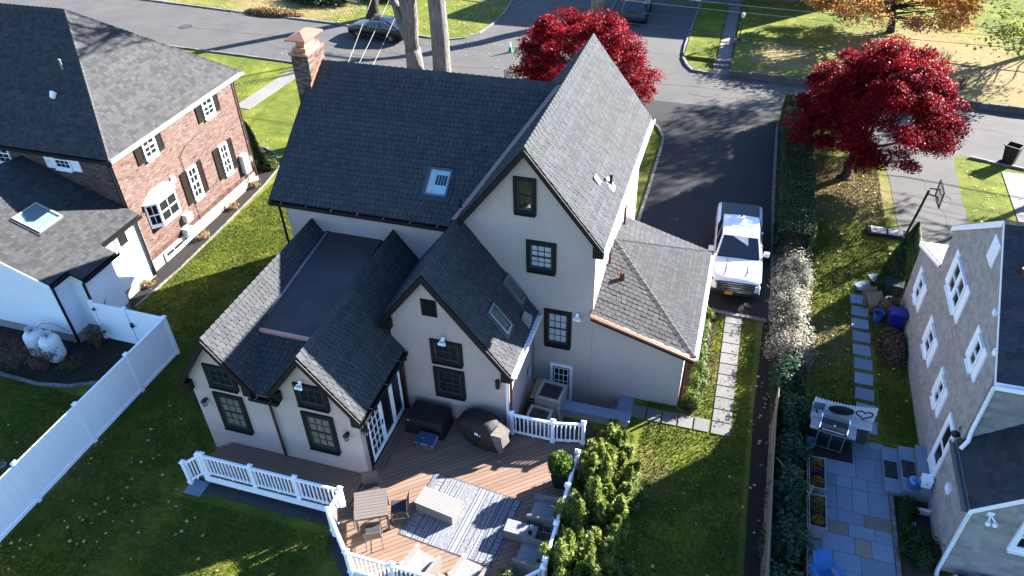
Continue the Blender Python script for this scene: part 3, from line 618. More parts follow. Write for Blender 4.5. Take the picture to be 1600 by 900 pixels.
# chimney in thin brick with copper cap
def brick_block(parent, x0, x1, y0, y1, z0, z1, name='brickwork', L=0.21, H=0.068, faces='xXyY', proud=0.012):
    m = MB(); k = 0; z = z0
    while z < z1 - 0.02:
        h = min(H, z1 - z) - 0.01; o = (k % 2) * L * 0.5; k += 1
        for f in faces:
            a0, a1 = (y0, y1) if f in 'xX' else (x0, x1); a = a0 - o
            while a < a1:
                p, q = max(a, a0), min(a + L - 0.01, a1); a += L
                if q - p < 0.03: continue
                t = random.random(); e = proud * random.uniform(0.6, 1.3)
                if f == 'x': m.box(x0 - e, x0 + 0.005, p, q, z, z + h, t)
                elif f == 'X': m.box(x1 - 0.005, x1 + e, p, q, z, z + h, t)
                elif f == 'y': m.box(p, q, y0 - e, y0 + 0.005, z, z + h, t)
                else: m.box(p, q, y1 - 0.005, y1 + e, z, z + h, t)
        z += H
    return m.build(name, BRICK, parent, kind='stuff')
ch = MB().box(-15.62, -14.96, 23.15, 24.28, 0, 9.98).build('chimney', MORTAR, house)
brick_block(ch, -15.62, -14.96, 23.15, 24.28, 6.0, 9.98)
m = MB(); m.box(-15.68, -14.90, 23.09, 24.34, 9.98, 10.06); m.box(-15.56, -15.02, 23.21, 24.22, 10.06, 10.22); m.box(-15.46, -15.12, 23.35, 24.08, 10.22, 10.50)
m.prism([(-15.70, 23.05, 10.50), (-14.88, 23.05, 10.50), (-14.88, 24.38, 10.50), (-15.70, 24.38, 10.50)], (0, 0, 0.05))
m.add([(-15.70, 23.05, 10.551), (-14.88, 23.05, 10.551), (-14.88, 24.38, 10.551), (-15.70, 24.38, 10.551), (-15.29, 23.5, 10.74), (-15.29, 23.95, 10.74)], [(0, 1, 4), (1, 2, 5, 4), (2, 3, 5), (3, 0, 4, 5)])
m.build('chimney_cap', COPPER, ch)
m = MB(); m.obox((-14.95, 23.0, 8.78), (0.012, 0, 0), (0, 1.1, 0.72), (0, 0, 0.22)); m.build('flashing', COPPER, ch)
# lamps
def lantern(x, y, z, n):
    n = Vector(n); c = Vector((x, y, z)) + n * 0.14; m = MB()
    m.tube([Vector((x, y, z + .05)), Vector((x, y, z + .05)) + n * .02], 0.055, 10); m.tube([Vector((x, y, z + .05)), Vector((x, y, z + .16)) + n * .08, c + UZ * .15], 0.012, 6)
    m.lathe(c, [(0.03, .14), (0.10, .08), (0.11, .06)], 8); m.lathe(c, [(0.075, -.12), (0.03, -.16)], 8)
    for k in range(4): a = k * math.pi / 2 + .4; m.tube([c + Vector((math.cos(a) * .095, math.sin(a) * .095, .07)), c + Vector((math.cos(a) * .072, math.sin(a) * .072, -.12))], 0.008, 5)
    o = m.build('wall_lantern', BLACKM, house); MB().lathe(c, [(0.06, -.115), (0.082, .06)], 8).build('lantern_glass', glass('lamp_glass', (0.5, 0.5, 0.5), 0.4), o)
lantern(-14.72, 13.3, 2.42, n_); lantern(-9.72, 13.3, 2.33, n_); lantern(-9.3, 13.42, 2.45, nx)
for x, z in ((-9.05, 3.06), (-5.87, 2.62)):
    MB().lathe((x, 16.26, z), [(0.07, -.16), (0.075, -.15), (0.075, .15), (0.07, .16)], 12).build('wall_sconce', BLACKM, house, smooth=True, angle=50)
def flood(x, y, z):
    m = MB(); m.lathe((x, y - .03, z + .06), [(0.055, -.025), (0.055, .025)], 12, 'y')
    for dx in (-.085, 0.0, .085):
        m.tube([(x, y - .03, z + .04), (x + dx, y - .12, z - .02)], 0.02, 6); m.lathe((x + dx, y - .16, z - .06), [(0.028, .04), (0.046, .025), (0.048, -.04), (0.04, -.05)], 10)
    m.build('floodlight', VINYL, house, smooth=True, angle=40)
flood(-10.88, 13.22, 4.28); flood(-7.60, 16.27, 4.13); flood(-3.98, 19.34, 3.42)
m = MB(); m.box(-5.45, -5.40, 18.3, 18.5, 1.1, 1.5); m.build('meter_box', mat('pale_blue_box', (0.45, 0.55, 0.62), 0.5), house)
# ------------------------------------------------------------------ helper: overlapping pieces on a wall
def wall_tabs(parent, poly, n, m, exposure=0.14, tab=0.2, lift=0.014, name='wall_shingles', run=False):
    poly = [Vector(p) for p in poly]; n = Vector(n).normalized(); v = UZ; u = v.cross(n).normalized(); O = poly[0]; mb = MB(); odd = 0
    for (vv, e, u0, u1) in rows_on(poly, u, v, O, exposure):
        x = u0 - random.random() * tab
        while x < u1:
            w = (u1 - u0 + 1) if run else tab * random.uniform(0.6, 1.5); a, b = max(x, u0), min(x + w - 0.004, u1); x += w
            if b - a < 0.015: continue
            lo = lift * (1 if run else random.uniform(0.7, 1.3)); q = lambda s, r, h: O + u * s + v * (vv + r) + n * h
            mb.add([q(a, e + .01, 0.002), q(a, 0, lo), q(b, 0, lo), q(b, e + .01, 0.002), q(a, 0, 0), q(b, 0, 0)], [(3, 2, 1, 0), (2, 5, 4, 1)], 1.0 if run else random.uniform(0.8, 1.15))
    return mb.build(name, m, parent, kind='stuff')
def brick_wall(parent, O, u, n, w, z0, z1, L=0.215, H=0.075):
    O, u, n = Vector(O), Vector(u), Vector(n); m = MB(); z = z0; k = 0
    while z < z1 - 0.02:
        a = -(k % 2) * L / 2; k += 1
        while a < w:
            p, q = max(a, 0), min(a + L - 0.011, w); a += L
            if q - p > 0.03: wb(m, O, u, n, p, q, z, min(z + H - 0.011, z1), -0.003, 0.010 * random.uniform(0.6, 1.4), min(1, max(0, random.gauss(0.5, 0.17))))
        z += H
    return m.build('brickwork', BRICK, parent, kind='stuff')
CLAP = mat('white_clapboard', (0.76, 0.78, 0.80), 0.55, (0.70, 0.72, 0.75), 2, amt=0.7, tint=True)
CEDAR = mat('cedar_shingle', (0.50, 0.465, 0.43), 0.9, (0.39, 0.36, 0.33), 5, amt=0.8, tint=True, bump=0.3, bscale=40)
SHUT = mat('black_shutter', (0.014, 0.012, 0.012), 0.6, spec=0.15)
# ------------------------------------------------------------------ brick house on the left
bh = place('brick_house', 'red brick house with dark hip roof and a white clapboard rear wing', 'house', (-27, 25, 0))
MB().box(-44, -23.70, 21.20, 29.80, 0.55, 5.92).build('wall', MORTAR, bh)
MB().box(-43.98, -23.66, 21.18, 29.82, 0.0, 0.55).build('foundation', CREAM, bh)
bx, bn = (-23.70, 21.20, 0), (1, 0, 0)
brick_wall(bh, bx, UY, bn, 8.6, 0.80, 5.85); brick_wall(bh, (-31.5, 21.2, 0), UX, (0, -1, 0), 7.8, 3.2, 5.85)
m = MB(); [wb(m, bx, UY, bn, 0.085 * i, 0.085 * i + 0.074, 0.56, 0.79, 0, 0.022, random.uniform(0, .3)) for i in range(101)]; m.build('soldier_course', BRICK, bh, kind='stuff')
rA = (-27.75, 25.5, 9.95); zE = 5.86
q1 = roof_plane(bh, [(-44, 20.85, zE), (-23.35, 20.85, zE), rA, (-44, 25.5, 9.95)], SH_OLD, 0.145, 0.22, style='random')
q2 = roof_plane(bh, [(-23.35, 20.85, zE), (-23.35, 30.15, zE), rA], SH_OLD, 0.145, 0.22, style='random')
roof_plane(bh, [(-23.35, 30.15, zE), (-44, 30.15, zE), (-44, 25.5, 9.95), rA], SH_OLD, 0.30, 0.4, style='random')
ridge_cap(q1, (-23.35, 20.85, zE), rA, (-1, -.1, -.35), (.1, 1, -.35), SH_OLD, w=0.14, step=0.2)
ridge_cap(q1, (-23.35, 30.15, zE), rA, (-1, .1, -.35), (.1, -1, -.35), SH_OLD, w=0.14, step=0.2); ridge_cap(q1, (-44, 25.5, 9.95), rA, (0, -1, -.8), (0, 1, -.8), SH_OLD, w=0.14)
def ngut(a, b, out, m, parent):
    a, b, out = Vector(a), Vector(b), Vector(out).normalized(); g = MB()
    g.obox(a - UZ * 0.13, b - a, out * 0.13, UZ * 0.02); g.obox(a - UZ * 0.13 + out * 0.11, b - a, out * 0.02, UZ * 0.13); g.obox(a - UZ * 0.15 - out * 0.025, b - a, out * 0.022, UZ * 0.17)
    return g.build('gutter', m, parent)
ngut((-23.33, 20.8, zE), (-23.33, 30.2, zE), (1, 0, 0), mat('cream_gutter', (0.30, 0.28, 0.25), 0.5), bh); ngut((-44, 20.83, zE), (-23.3, 20.83, zE), (0, -1, 0), TRIM, bh)
MB().box(-44, -23.40, 20.9, 21.19, zE - .14, zE - .08).build('soffit', WHITE, bh); MB().box(-23.69, -23.40, 20.9, 30.1, zE - .14, zE - .08).build('soffit', WHITE, bh)
MB().tube([(-23.6, 20.95, 5.7), (-23.78, 21.12, 5.4), (-23.78, 21.12, 3.6)], 0.05, 8).build('downspout', BLACKM, bh); MB().tube([(-23.45, 29.9, 5.7), (-23.62, 29.72, 5.4), (-23.62, 29.72, 0.3)], 0.04, 8).build('downspout', COPPER_OLD, bh)
def shutters(parent, O, u, n, w, h, sw=0.42, m=SHUT):
    for a in (-sw - .03, w + .03):
        b = MB(); [wb(b, O, u, n, a + p, a + q, r, s, 0, .045) for p, q, r, s in ((0, .06, 0, h), (sw - .06, sw, 0, h), (.06, sw - .06, 0, .16), (.06, sw - .06, h - .10, h), (.06, sw - .06, h * .45, h * .45 + .08))]
        o = b.build('shutter', m, parent); b = MB(); k = int(h / .055); [wb(b, O, u, n, a + .06, a + sw - .06, .1 + i * (h - .2) / k, .1 + i * (h - .2) / k + .035, .005, .03) for i in range(k)]
        b.build('louvre', mat('brown_louvre', (0.022, 0.014, 0.012), 0.6, spec=0.15) if m is SHUT else m, o)
def bw(y, z, w, h): 
    O = (-23.685, y, z); window(bh, O, UY, bn, w, h, cols=2, rows=4, cas=0.06, casm=WHITE, sashm=WHITE, pane=GLASS_D, depth=0.09, s=0.03, q=0.008); shutters(bh, O, UY, bn, w, h)
bw(22.95, 4.70, 0.80, 1.12); bw(27.15, 4.66, 0.80, 1.12); bw(24.95, 1.55, 0.66, 1.62); bw(27.45, 1.50, 0.62, 1.60)
O = (-26.62, 21.185, 4.92); window(bh, O, UX, (0, -1, 0), 0.86, 0.90, cas=0.06, casm=WHITE, sashm=WHITE, s=0.035, q=0.009); shutters(bh, O, UX, (0, -1, 0), 0.86, 0.90, m=WHITE)
window(bh, (-30.0, 21.185, 4.75), UX, (0, -1, 0), 1.1, 1.05, cas=0.06, casm=WHITE, sashm=WHITE, s=0.035, q=0.009)
# bay window
bay = MB(); P0 = [(-23.68, 21.98), (-23.28, 22.35), (-23.28, 23.55), (-23.68, 23.95)]
bay.prism([(x, y, 1.86) for x, y in P0], (0, 0, 0.10)); o = bay.build('bay_window', WHITE, bh); MB().prism([(x, y, 3.02) for x, y in P0], (0, 0, 0.07)).build('head_board', WHITE, o)
MB().add([(-23.22, 22.30, 3.09), (-23.22, 23.60, 3.09), (-23.68, 24.05, 3.09), (-23.68, 21.88, 3.09), (-23.69, 22.5, 3.42), (-23.69, 23.45, 3.42)], [(0, 1, 5, 4), (1, 2, 5), (3, 0, 4)]).build('bay_roof', WHITE, o)
for (p, q) in zip(P0[:-1], P0[1:]):
    a, b = Vector((*p, 1.96)), Vector((*q, 1.96)); d = (b - a); L = d.length; d.normalize(); n = d.cross(UZ); m = MB()
    [wb(m, a, d, n, *r) for r in ((0, .07, 0, 1.06, -.05, .0), (L - .07, L, 0, 1.06, -.05, .0), (.07, L - .07, 0, .07, -.05, 0), (.07, L - .07, .99, 1.06, -.05, 0), (.07, L - .07, .50, .55, -.05, 0), (L / 2 - .012, L / 2 + .012, .07, .99, -.04, -.01))]
    m.build('frame', WHITE, o); wb(MB(), a, d, n, .06, L - .06, .06, 1.0, -.035, -.028).build('pane', GLASS_D, o)
MB().prism([(x + .02, y, 1.9) for x, y in [(-23.70, 22.05), (-23.42, 22.4), (-23.42, 23.5), (-23.70, 23.85)]], (0, 0, 1.12)).build('dark_interior', INSIDE, o)
# meters, vents, basement window on the brick wall
def util(y0, y1, z0, z1, d, m, name='utility_box'): return MB().box(-23.69, -23.69 + d, y0, y1, z0, z1).build(name, m, bh)
GBOX = mat('pale_box', (0.62, 0.62, 0.60), 0.5)
util(28.75, 29.15, 0.95, 1.95, 0.26, GBOX); util(29.3, 29.55, 1.3, 1.6, 0.2, GREYM, 'meter'); util(23.85, 24.25, 1.05, 1.42, 0.28, GBOX); util(23.55, 23.95, 0.40, 0.85, 0.35, GBOX, 'vent_hood'); util(23.95, 24.15, 3.05, 3.4, 0.1, WHITE)
window(bh, (-23.655, 22.05, 0.06), UY, bn, 1.35, 0.46, cols=2, rows=1, cas=0.07, casm=WHITE, sashm=WHITE, split=False, sill=False); window(bh, (-23.655, 23.45 - .02, 0.10), UY, bn, 0.0 + .5, 0.4, cols=1, rows=1, cas=0.06, casm=WHITE, sashm=WHITE, split=False, sill=False)
MB().tube([(-23.66, 24.9, 0.5), (-23.66, 24.9, 3.9), (-23.66, 25.4, 4.2), (-23.66, 27.0, 4.35)], 0.012, 5).build('cable', BLACKM, bh); MB().tube([(-23.60, 28.95, 0.1), (-23.60, 28.95, 1.0)], 0.03, 6).build('conduit', GREYM, bh)
# roof vents on the dark rear slope
rs = (9.95 - zE) / (25.5 - 20.85); zr = lambda y: zE + rs * (y - 20.85)
MB().tube([(-26.9, 23.55, zr(23.55) - .05), (-26.9, 23.55, zr(23.55) + .42)], 0.05, 10).build('vent_pipe', mat('pipe_tan', (0.45, 0.4, 0.33)), bh)
MB().prism([(-27.0, 22.55, zr(22.55)), (-27.0, 22.75, zr(22.75)), (-27.0, 22.62, zr(22.75) + .14), (-27.0, 22.5, zr(22.55) + .1)], (.2, 0, 0)).build('roof_vent', WHITE, bh)
# rear wing
aS = 0.41; ez, ex, rx_ = 3.20, -23.22, -28.3; az = lambda x: ez + aS * (ex - x)
MB().prism([(-33.3, 16.4, 0.45), (-23.5, 16.4, 0.45), (-23.5, 16.4, 3.14), (-28.3, 16.4, 5.10), (-33.3, 16.4, 3.1)], (0, 4.79, 0)).build('wall', CLAP, bh); MB().box(-22.86, -23.49, 17.15, 18.72, 0.45, 2.95).build('wall', CLAP, bh)
MB().box(-33.2, -23.48, 16.42, 21.1, 0, 0.45).build('foundation', CONC, bh); MB().box(-23.45, -22.88, 17.17, 18.7, 0, 0.45).build('foundation', CONC, bh)
wall_tabs(bh, [(-23.498, 16.4, .46), (-23.498, 21.19, .46), (-23.498, 21.19, 3.1), (-23.498, 16.4, 3.1)], (1, 0, 0), CLAP, 0.125, run=True, name='clapboards')
wall_tabs(bh, [(-22.858, 17.15, .46), (-22.858, 18.72, .46), (-22.858, 18.72, 2.9), (-22.858, 17.15, 2.9)], (1, 0, 0), CLAP, 0.125, run=True, name='clapboards')
wall_tabs(bh, [(-23.49, 17.148, .46), (-22.86, 17.148, .46), (-22.86, 17.148, 2.9), (-23.49, 17.148, 2.9)], (0, -1, 0), CLAP, 0.125, run=True, name='clapboards')
wall_tabs(bh, [(-33.3, 16.398, .46), (-23.5, 16.398, .46), (-23.5, 16.398, 3.12), (-28.3, 16.398, 5.08), (-33.3, 16.398, 3.1)], (0, -1, 0), CLAP, 0.125, run=True, name='clapboards')
qa = roof_plane(bh, [(ex, 16.12, ez), (ex, 21.17, ez), (rx_, 21.17, az(rx_)), (rx_, 16.12, az(rx_))], SH_OLD, 0.145, 0.22, style='random')
roof_plane(bh, [(-33.4, 21.17, 3.2), (-33.4, 16.12, 3.2), (rx_, 16.12, az(rx_)), (rx_, 21.17, az(rx_))], SH_OLD, 0.3, 0.4, style='random')
roof_plane(bh, [(-22.60, 17.0, ez - .255), (-22.60, 18.86, ez - .255), (ex - .02, 18.86, ez + .004), (ex - .02, 17.0, ez + .004)], SH_OLD, 0.145, 0.22, style='random')
ngut((ex + .02, 18.86, ez), (ex + .02, 21.15, ez), (1, 0, 0), BLACKM, bh); ngut((-22.58, 17.0, ez - .25), (-22.58, 18.86, ez - .25), (1, 0, 0), BLACKM, bh); ngut((ex + .02, 16.12, ez), (ex + .02, 17.0, ez), (1, 0, 0), BLACKM, bh)
for p in ([(-23.25, 21.05, 3.05), (-23.42, 21.05, 2.8), (-23.42, 21.05, 0.1)], [(-22.62, 17.05, 2.8), (-22.78, 17.1, 2.6), (-22.78, 17.1, 0.1)], [(-23.25, 16.2, 3.05), (-23.42, 16.33, 2.8), (-23.42, 16.33, 0.1)]): MB().tube(p, 0.055, 8).build('downspout', BLACKM, bh)
window(bh, (-23.49, 19.75, 2.15), UY, bn, 0.75, 0.8, cols=1, rows=1, cas=0.08, casm=WHITE, sashm=WHITE, split=False)
m = MB(); m.prism([(ex + .03, 16.10, ez + .0), (rx_, 16.10, az(rx_)), (rx_, 16.10, az(rx_) - .2), (ex + .03, 16.10, ez - .2)], (0, -.03, 0)); m.build('rake_board', WHITE, bh)
sv_ = Vector((-1, 0, aS)).normalized(); skylight((-25.02, 18.02, az(-25.02) + .02), UY, sv_, 1.22, 1.22, rim=mat('pale_rim', (0.5, 0.5, 0.5), 0.4), well=mat('green_well', (0.34, 0.46, 0.42), 0.7), parent=bh)
MB().tube([(-22.84, 17.6, .9), (-22.80, 17.6, 1.3), (-22.84, 17.75, 1.35)], 0.02, 6).build('hose_tap', GREYM, bh)

# ------------------------------------------------------------------ shingled house on the right
sh = place('cedar_house', 'brown cedar shingle house with white shutters on its gable wall', 'house', (12, 20, 0))
X0 = 7.64
MB().prism([(X0, 17.25, 0), (X0, 24.40, 0), (X0, 24.40, 5.62), (X0, 20.82, 8.06), (X0, 17.25, 5.62)], (12, 0, 0)).build('wall', CEDAR, sh)
MB().prism([(X0 + .003, 15.05, 0), (13.0, 15.05, 0), (13.0, 15.05, 3.1), (10.32, 15.05, 5.3), (X0 + .003, 15.05, 3.05)], (0, 2.2, 0)).build('wall', CEDAR, sh)
MB().prism([(X0 + .004, 24.4, 0), (X0 + .004, 27.25, 0), (X0 + .004, 27.25, 3.0), (X0 + .004, 24.4, 4.05)], (4, 0, 0)).build('wall', CEDAR, sh)
wall_tabs(sh, [(X0 - .001, 17.25, .02), (X0 - .001, 24.40, .02), (X0 - .001, 24.40, 5.60), (X0 - .001, 20.82, 8.04), (X0 - .001, 17.25, 5.60)], (-1, 0, 0), CEDAR, 0.14, 0.17)
wall_tabs(sh, [(X0 - .001, 15.05, .02), (X0 - .001, 17.25, .02), (X0 - .001, 17.25, 3.02), (X0 - .001, 15.05, 3.02)], (-1, 0, 0), CEDAR, 0.14, 0.17)
wall_tabs(sh, [(X0 - .001, 24.40, .02), (X0 - .001, 27.25, .02), (X0 - .001, 27.25, 2.98), (X0 - .001, 24.4, 4.02)], (-1, 0, 0), CEDAR, 0.14, 0.17)
wall_tabs(sh, [(X0, 15.048, .02), (13, 15.048, .02), (13.0, 15.048, 3.08), (10.32, 15.048, 5.28), (X0, 15.048, 3.03)], (0, -1, 0), CEDAR, 0.19, 0.28)
wall_tabs(sh, [(X0, 17.248, 3.0), (19, 17.248, 3.0), (19.0, 17.248, 5.55), (X0, 17.248, 5.55)], (0, -1, 0), CEDAR, 0.19, 0.28)
SHB = mat('blue_grey_shingle', (0.055, 0.060, 0.075), 0.9, (0.038, 0.042, 0.054), 30, tint=True, bump=0.4, bscale=140)
roof_plane(sh, [(X0 - .02, 17.0, 5.64), (20, 17.0, 5.64), (20, 20.82, 8.24), (X0 - .02, 20.82, 8.24)], SHB, 0.145, 0.25, style='random')
roof_plane(sh, [(20, 24.62, 5.64), (X0 - .02, 24.62, 5.64), (X0 - .02, 20.82, 8.24), (20, 20.82, 8.24)], SHB, 0.3, 0.4, style='random')
roof_plane(sh, [(X0 - .14, 17.3, 3.02), (X0 - .14, 14.85, 3.02), (10.32, 14.85, 5.42), (10.32, 17.24, 5.42)], SHB, 0.145, 0.25, style='random')
roof_plane(sh, [(13.2, 14.85, 3.02), (13.2, 17.24, 3.02), (10.32, 17.24, 5.42), (10.32, 14.85, 5.42)], SHB, 0.3, 0.4, style='random')
roof_plane(sh, [(11.8, 27.42, 3.06), (X0 - .02, 27.42, 3.06), (X0 - .02, 24.42, 4.16), (11.8, 24.42, 4.16)], mat('pale_shingle', (0.17, 0.16, 0.155), 0.9, tint=True, bump=0.3), 0.145, 0.22, style='random')
def rb(pts, vec): MB().prism(pts, vec).build('rake_board', WHITE, sh)
rb([(X0 - .03, 24.66, 5.60), (X0 - .03, 20.82, 8.22), (X0 - .03, 20.82, 8.0), (X0 - .03, 24.66, 5.40)], (-.03, 0, 0)); rb([(X0 - .021, 17.0, 5.62), (X0 - .021, 20.82, 8.21), (X0 - .021, 20.82, 8.12), (X0 - .021, 17.0, 5.53)], (-.02, 0, 0))
rb([(X0 - .03, 27.44, 3.04), (X0 - .03, 24.44, 4.14), (X0 - .03, 24.44, 4.02), (X0 - .03, 27.44, 2.92)], (-.03, 0, 0)); rb([(X0 - .16, 14.84, 3.02), (10.32, 14.84, 5.42), (10.32, 14.84, 5.24), (X0 - .16, 14.84, 2.86)], (0, -.03, 0))
ngut((X0 - .04, 16.98, 5.62), (20, 16.98, 5.62), (0, -1, 0), WHITE, sh); ngut((X0 - .16, 14.86, 3.02), (X0 - .16, 17.3, 3.02), (-1, 0, 0), GREYM, sh); ngut((11.8, 27.45, 3.04), (X0 - .02, 27.45, 3.04), (0, 1, 0), WHITE, sh)
MB().tube([(X0 + .06, 16.92, 5.5), (X0 + .06, 17.16, 5.3), (X0 + .06, 17.16, 3.6), (X0 + .03, 17.0, 3.35), (X0 - .1, 16.9, 3.1)], 0.06, 8).build('downspout', WHITE, sh, smooth=True, angle=60)
MB().tube([(X0 - .1, 14.85, 2.9), (X0 - .04, 14.98, 2.75), (X0 - .04, 14.98, 0.12), (X0 - .08, 14.8, 0.06)], 0.06, 8).build('downspout', WHITE, sh, smooth=True, angle=60)
nl = (-1, 0, 0); uy = (0, -1, 0)
def cw(y1, y0, z0, z1, sw=0.40, cols=1, mul=1):
    """window flanked by plain white shutters; y1 far side, y0 near side"""
    O = Vector((X0 - .012, y1 - sw, z0 + .06)); w = y1 - y0 - 2 * sw; h = z1 - z0 - .12
    k = w / mul
    for i in range(mul): window(sh, O + Vector((0, -k * i, 0)), uy, nl, k, h, cols=cols, rows=2, cas=0.075, casm=WHITE, sashm=WHITE, pane=GLASS_D, depth=0.08, sill=True)
    for a in (y1, y0 + sw):
        m = MB(); m.box(X0 - .055, X0 - .008, a - sw, a - .02, z0, z1); s = m.build('shutter', WHITE, sh); m = MB(); m.box(X0 - .064, X0 - .0555, a - sw + .06, a - .08, z0 + .08, z1 - .08); m.build('panel', VINYL, s)
cw(23.38, 21.0, 4.29, 5.56, mul=2); cw(26.3, 24.76, 1.72, 2.82); cw(23.3, 21.68, 1.76, 2.84); cw(19.46, 18.16, 4.48, 5.58, sw=.33); cw(20.62, 19.35, 1.76, 2.86, sw=.33)
m = MB(); m.box(X0 - .05, X0 - .004, 20.34, 20.98, 6.92, 7.68); v = m.build('gable_vent', WHITE, sh); m = MB(); [m.box(X0 - .062, X0 - .0505, 20.40, 20.92, 6.98 + .075 * i, 7.03 + .075 * i) for i in range(9)]; m.build('louvre', VINYL, v)
# side door
m = MB(); O = (X0 - .01, 18.62, 0.62); [wb(m, O, uy, nl, *q) for q in ((0, .10, 0, 2.2, 0, .06), (.80, .90, 0, 2.2, 0, .06), (.10, .80, 2.08, 2.2, 0, .06))]; m.build('door_frame', WHITE, sh)
m = MB(); [wb(m, O, uy, nl, *q) for q in ((.10, .20, 0, 2.08, 0, .04), (.70, .80, 0, 2.08, 0, .04), (.20, .70, 0, .5, 0, .04), (.20, .70, 1.96, 2.08, 0, .04), (.20, .70, 1.15, 1.22, 0, .04))]; dr = m.build('door', WHITE, sh)
wb(MB(), O, uy, nl, .2, .7, .5, 1.96, .008, .016).build('pane', GLASS_D, dr); wb(MB(), O, uy, nl, .72, .77, 1.0, 1.12, .04, .09).build('handle', BLACKM, dr)
window(sh, (8.85, 15.04, 1.62), UX, (0, -1, 0), 1.1, 1.22, cols=1, rows=2, cas=0.11, casm=WHITE, sashm=WHITE, depth=0.08); 
m = MB(); wb(m, (8.0, 15.04, 2.74), UX, (0, -1, 0), 0, .16, 0, .16, 0, .03)
for dx in (0.0, .16): m.tube([(8.08, 15.0, 2.82), (8.04 + dx, 14.86, 2.72)], 0.025, 6); m.lathe((8.03 + dx, 14.82, 2.68), [(0.05, .06), (0.065, -.04)], 10)
m.build('floodlight', VINYL, sh)
for (y, z) in ((18.72, 6.72), (17.68, 6.18)): MB().box(X0 - .1, X0 - .004, y, y + .14, z - .25, z - .08).build('eave_light', WHITE, sh)
MB().box(X0 - .10, X0 - .004, 16.45, 16.72, 1.62, 1.86).build('vent_cover', WHITE, sh); MB().box(X0 - .05, X0 - .004, 17.62, 17.7, 3.1, 3.2).build('junction_box', GREYM, sh)
MB().lathe((X0 - .12, 17.55, 3.0), [(0.10, -.06), (0.13, .02), (0.05, .10)], 10).build('wall_lantern', BLACKM, sh)
MB().tube([(8.1, 19.54, 7.2), (8.1, 19.54, 7.58)], 0.08, 12).build('vent_pipe', COPPER_OLD, sh)
# ------------------------------------------------------------------ house across the street, only its foot shows
fh = place('far_house', 'brick and white house with wide white garage door across the street', 'house', (-2, 66, 0))
MB().box(-10.4, 6.5, 64.7, 74, 0, 5.6).build('wall', MORTAR, fh); brick_wall(fh, (-4.1, 64.7, 0), UX, (0, -1, 0), 10.6, 0.34, 2.6)
g = MB().box(-9.6, -4.55, 64.62, 64.698, 0.05, 2.3).build('garage_door', WHITE, fh); m = MB()
for i in range(4):
    for j in range(5): m.box(-9.5 + j * .98, -8.62 + j * .98, 64.605, 64.6195, 0.12 + i * .56, 0.60 + i * .56)
m.build('door_panel', VINYL, g); MB().box(-4.5, -4.1, 64.55, 64.69, 0, 3.0).build('corner_board', WHITE, fh)
window(fh, (-2.9, 64.69, 0.6), UX, (0, -1, 0), 1.2, 1.5, cas=0.09, casm=WHITE, sashm=WHITE); roof_plane(fh, [(-10.8, 64.2, 5.5), (6.9, 64.2, 5.5), (6.9, 69.4, 8.4), (-10.8, 69.4, 8.4)], SH_OLD, 0.3, 0.4, style='random'); roof_plane(fh, [(6.9, 74.5, 5.5), (-10.8, 74.5, 5.5), (-10.8, 69.4, 8.4), (6.9, 69.4, 8.4)], SH_OLD, 0.6, 0.6, style='random')
MB().box(-4.0, -0.8, 63.95, 64.69, 0, 0.22).build('front_step', PAVER, fh)
# ------------------------------------------------------------------ deck
DZ = 0.50
PLANK = mat('deck_board', (0.33, 0.205, 0.14), 0.7, (0.245, 0.15, 0.103), 2.2, amt=0.9, bump=0.15, bscale=40, stretch=(1, 1, 1), tint=True)
deck = place('wooden_deck', 'brown wooden deck of diagonal planks behind the stucco house', 'deck', (-6.5, 13.3, 0))
hexa = [(-9.40, 11.20), (-8.30, 10.13), (-4.05, 10.13), (-3.02, 11.15), (-3.02, 16.33), (-9.26, 16.33), (-9.26, 13.30), (-9.40, 13.28)]
main = [(-9.38, 11.20), (-8.30, 10.13), (-4.05, 10.13), (-3.02, 11.15), (-3.02, 16.33), (-9.28, 16.33)]
MB().prism([(x, y, DZ - .22) for x, y in main], (0, 0, .185)).build('joists', mat('joist_wood', (0.05, 0.035, 0.025), 0.9), deck)
ang = R(40); du, dv = Vector((math.cos(ang), math.sin(ang), 0)), Vector((-math.sin(ang), math.cos(ang), 0)); c0 = Vector((-6.2, 13.2, 0)); pw = 0.142
for k in range(-36, 37):
    a, b = c0 + dv * (k * pw), c0 + dv * (k * pw + pw - .011); L = 7
    poly = clip_poly([(a - du * L).to_2d()[:], (a + du * L).to_2d()[:], (b + du * L).to_2d()[:], (b - du * L).to_2d()[:]], main)
    if len(poly) >= 3: MB().prism([(x, y, DZ - .03) for x, y in poly], (0, 0, .03 + random.uniform(0, .003)), random.uniform(.82, 1.12)).build('plank', PLANK, deck)
y = 11.86
while y < 13.28:
    MB().box(-14.35, -9.40, y, min(y + .135, 13.285), DZ - .03, DZ + random.uniform(0, .003), random.uniform(.75, 1.0)).build('plank', PLANK, deck); y += .142
MB().box(-14.3, -9.41, 11.9, 13.27, DZ - .2, DZ - .032).build('joists', mat('joist_wood', (0.05, 0.035, 0.025)), deck)
for q in ((-14.36, -9.40, 11.83, 11.858, .22, DZ - .002), (-8.28, -4.08, 10.10, 10.128, .22, DZ - .002), (-3.018, -2.99, 11.17, 15.2, .22, DZ - .002)): MB().box(*q).build('fascia_board', VINYL, deck)
for p, q in (((-9.40, 11.84), (-9.40, 11.2)), ((-9.40, 11.2), (-8.30, 10.12)), ((-4.05, 10.12), (-3.01, 11.15))):
    a, b = Vector((*p, .22)), Vector((*q, .22)); n = (b - a).cross(UZ).normalized(); MB().obox(a, b - a, n * .025, UZ * (DZ - .225)).build('fascia_board', VINYL, deck)
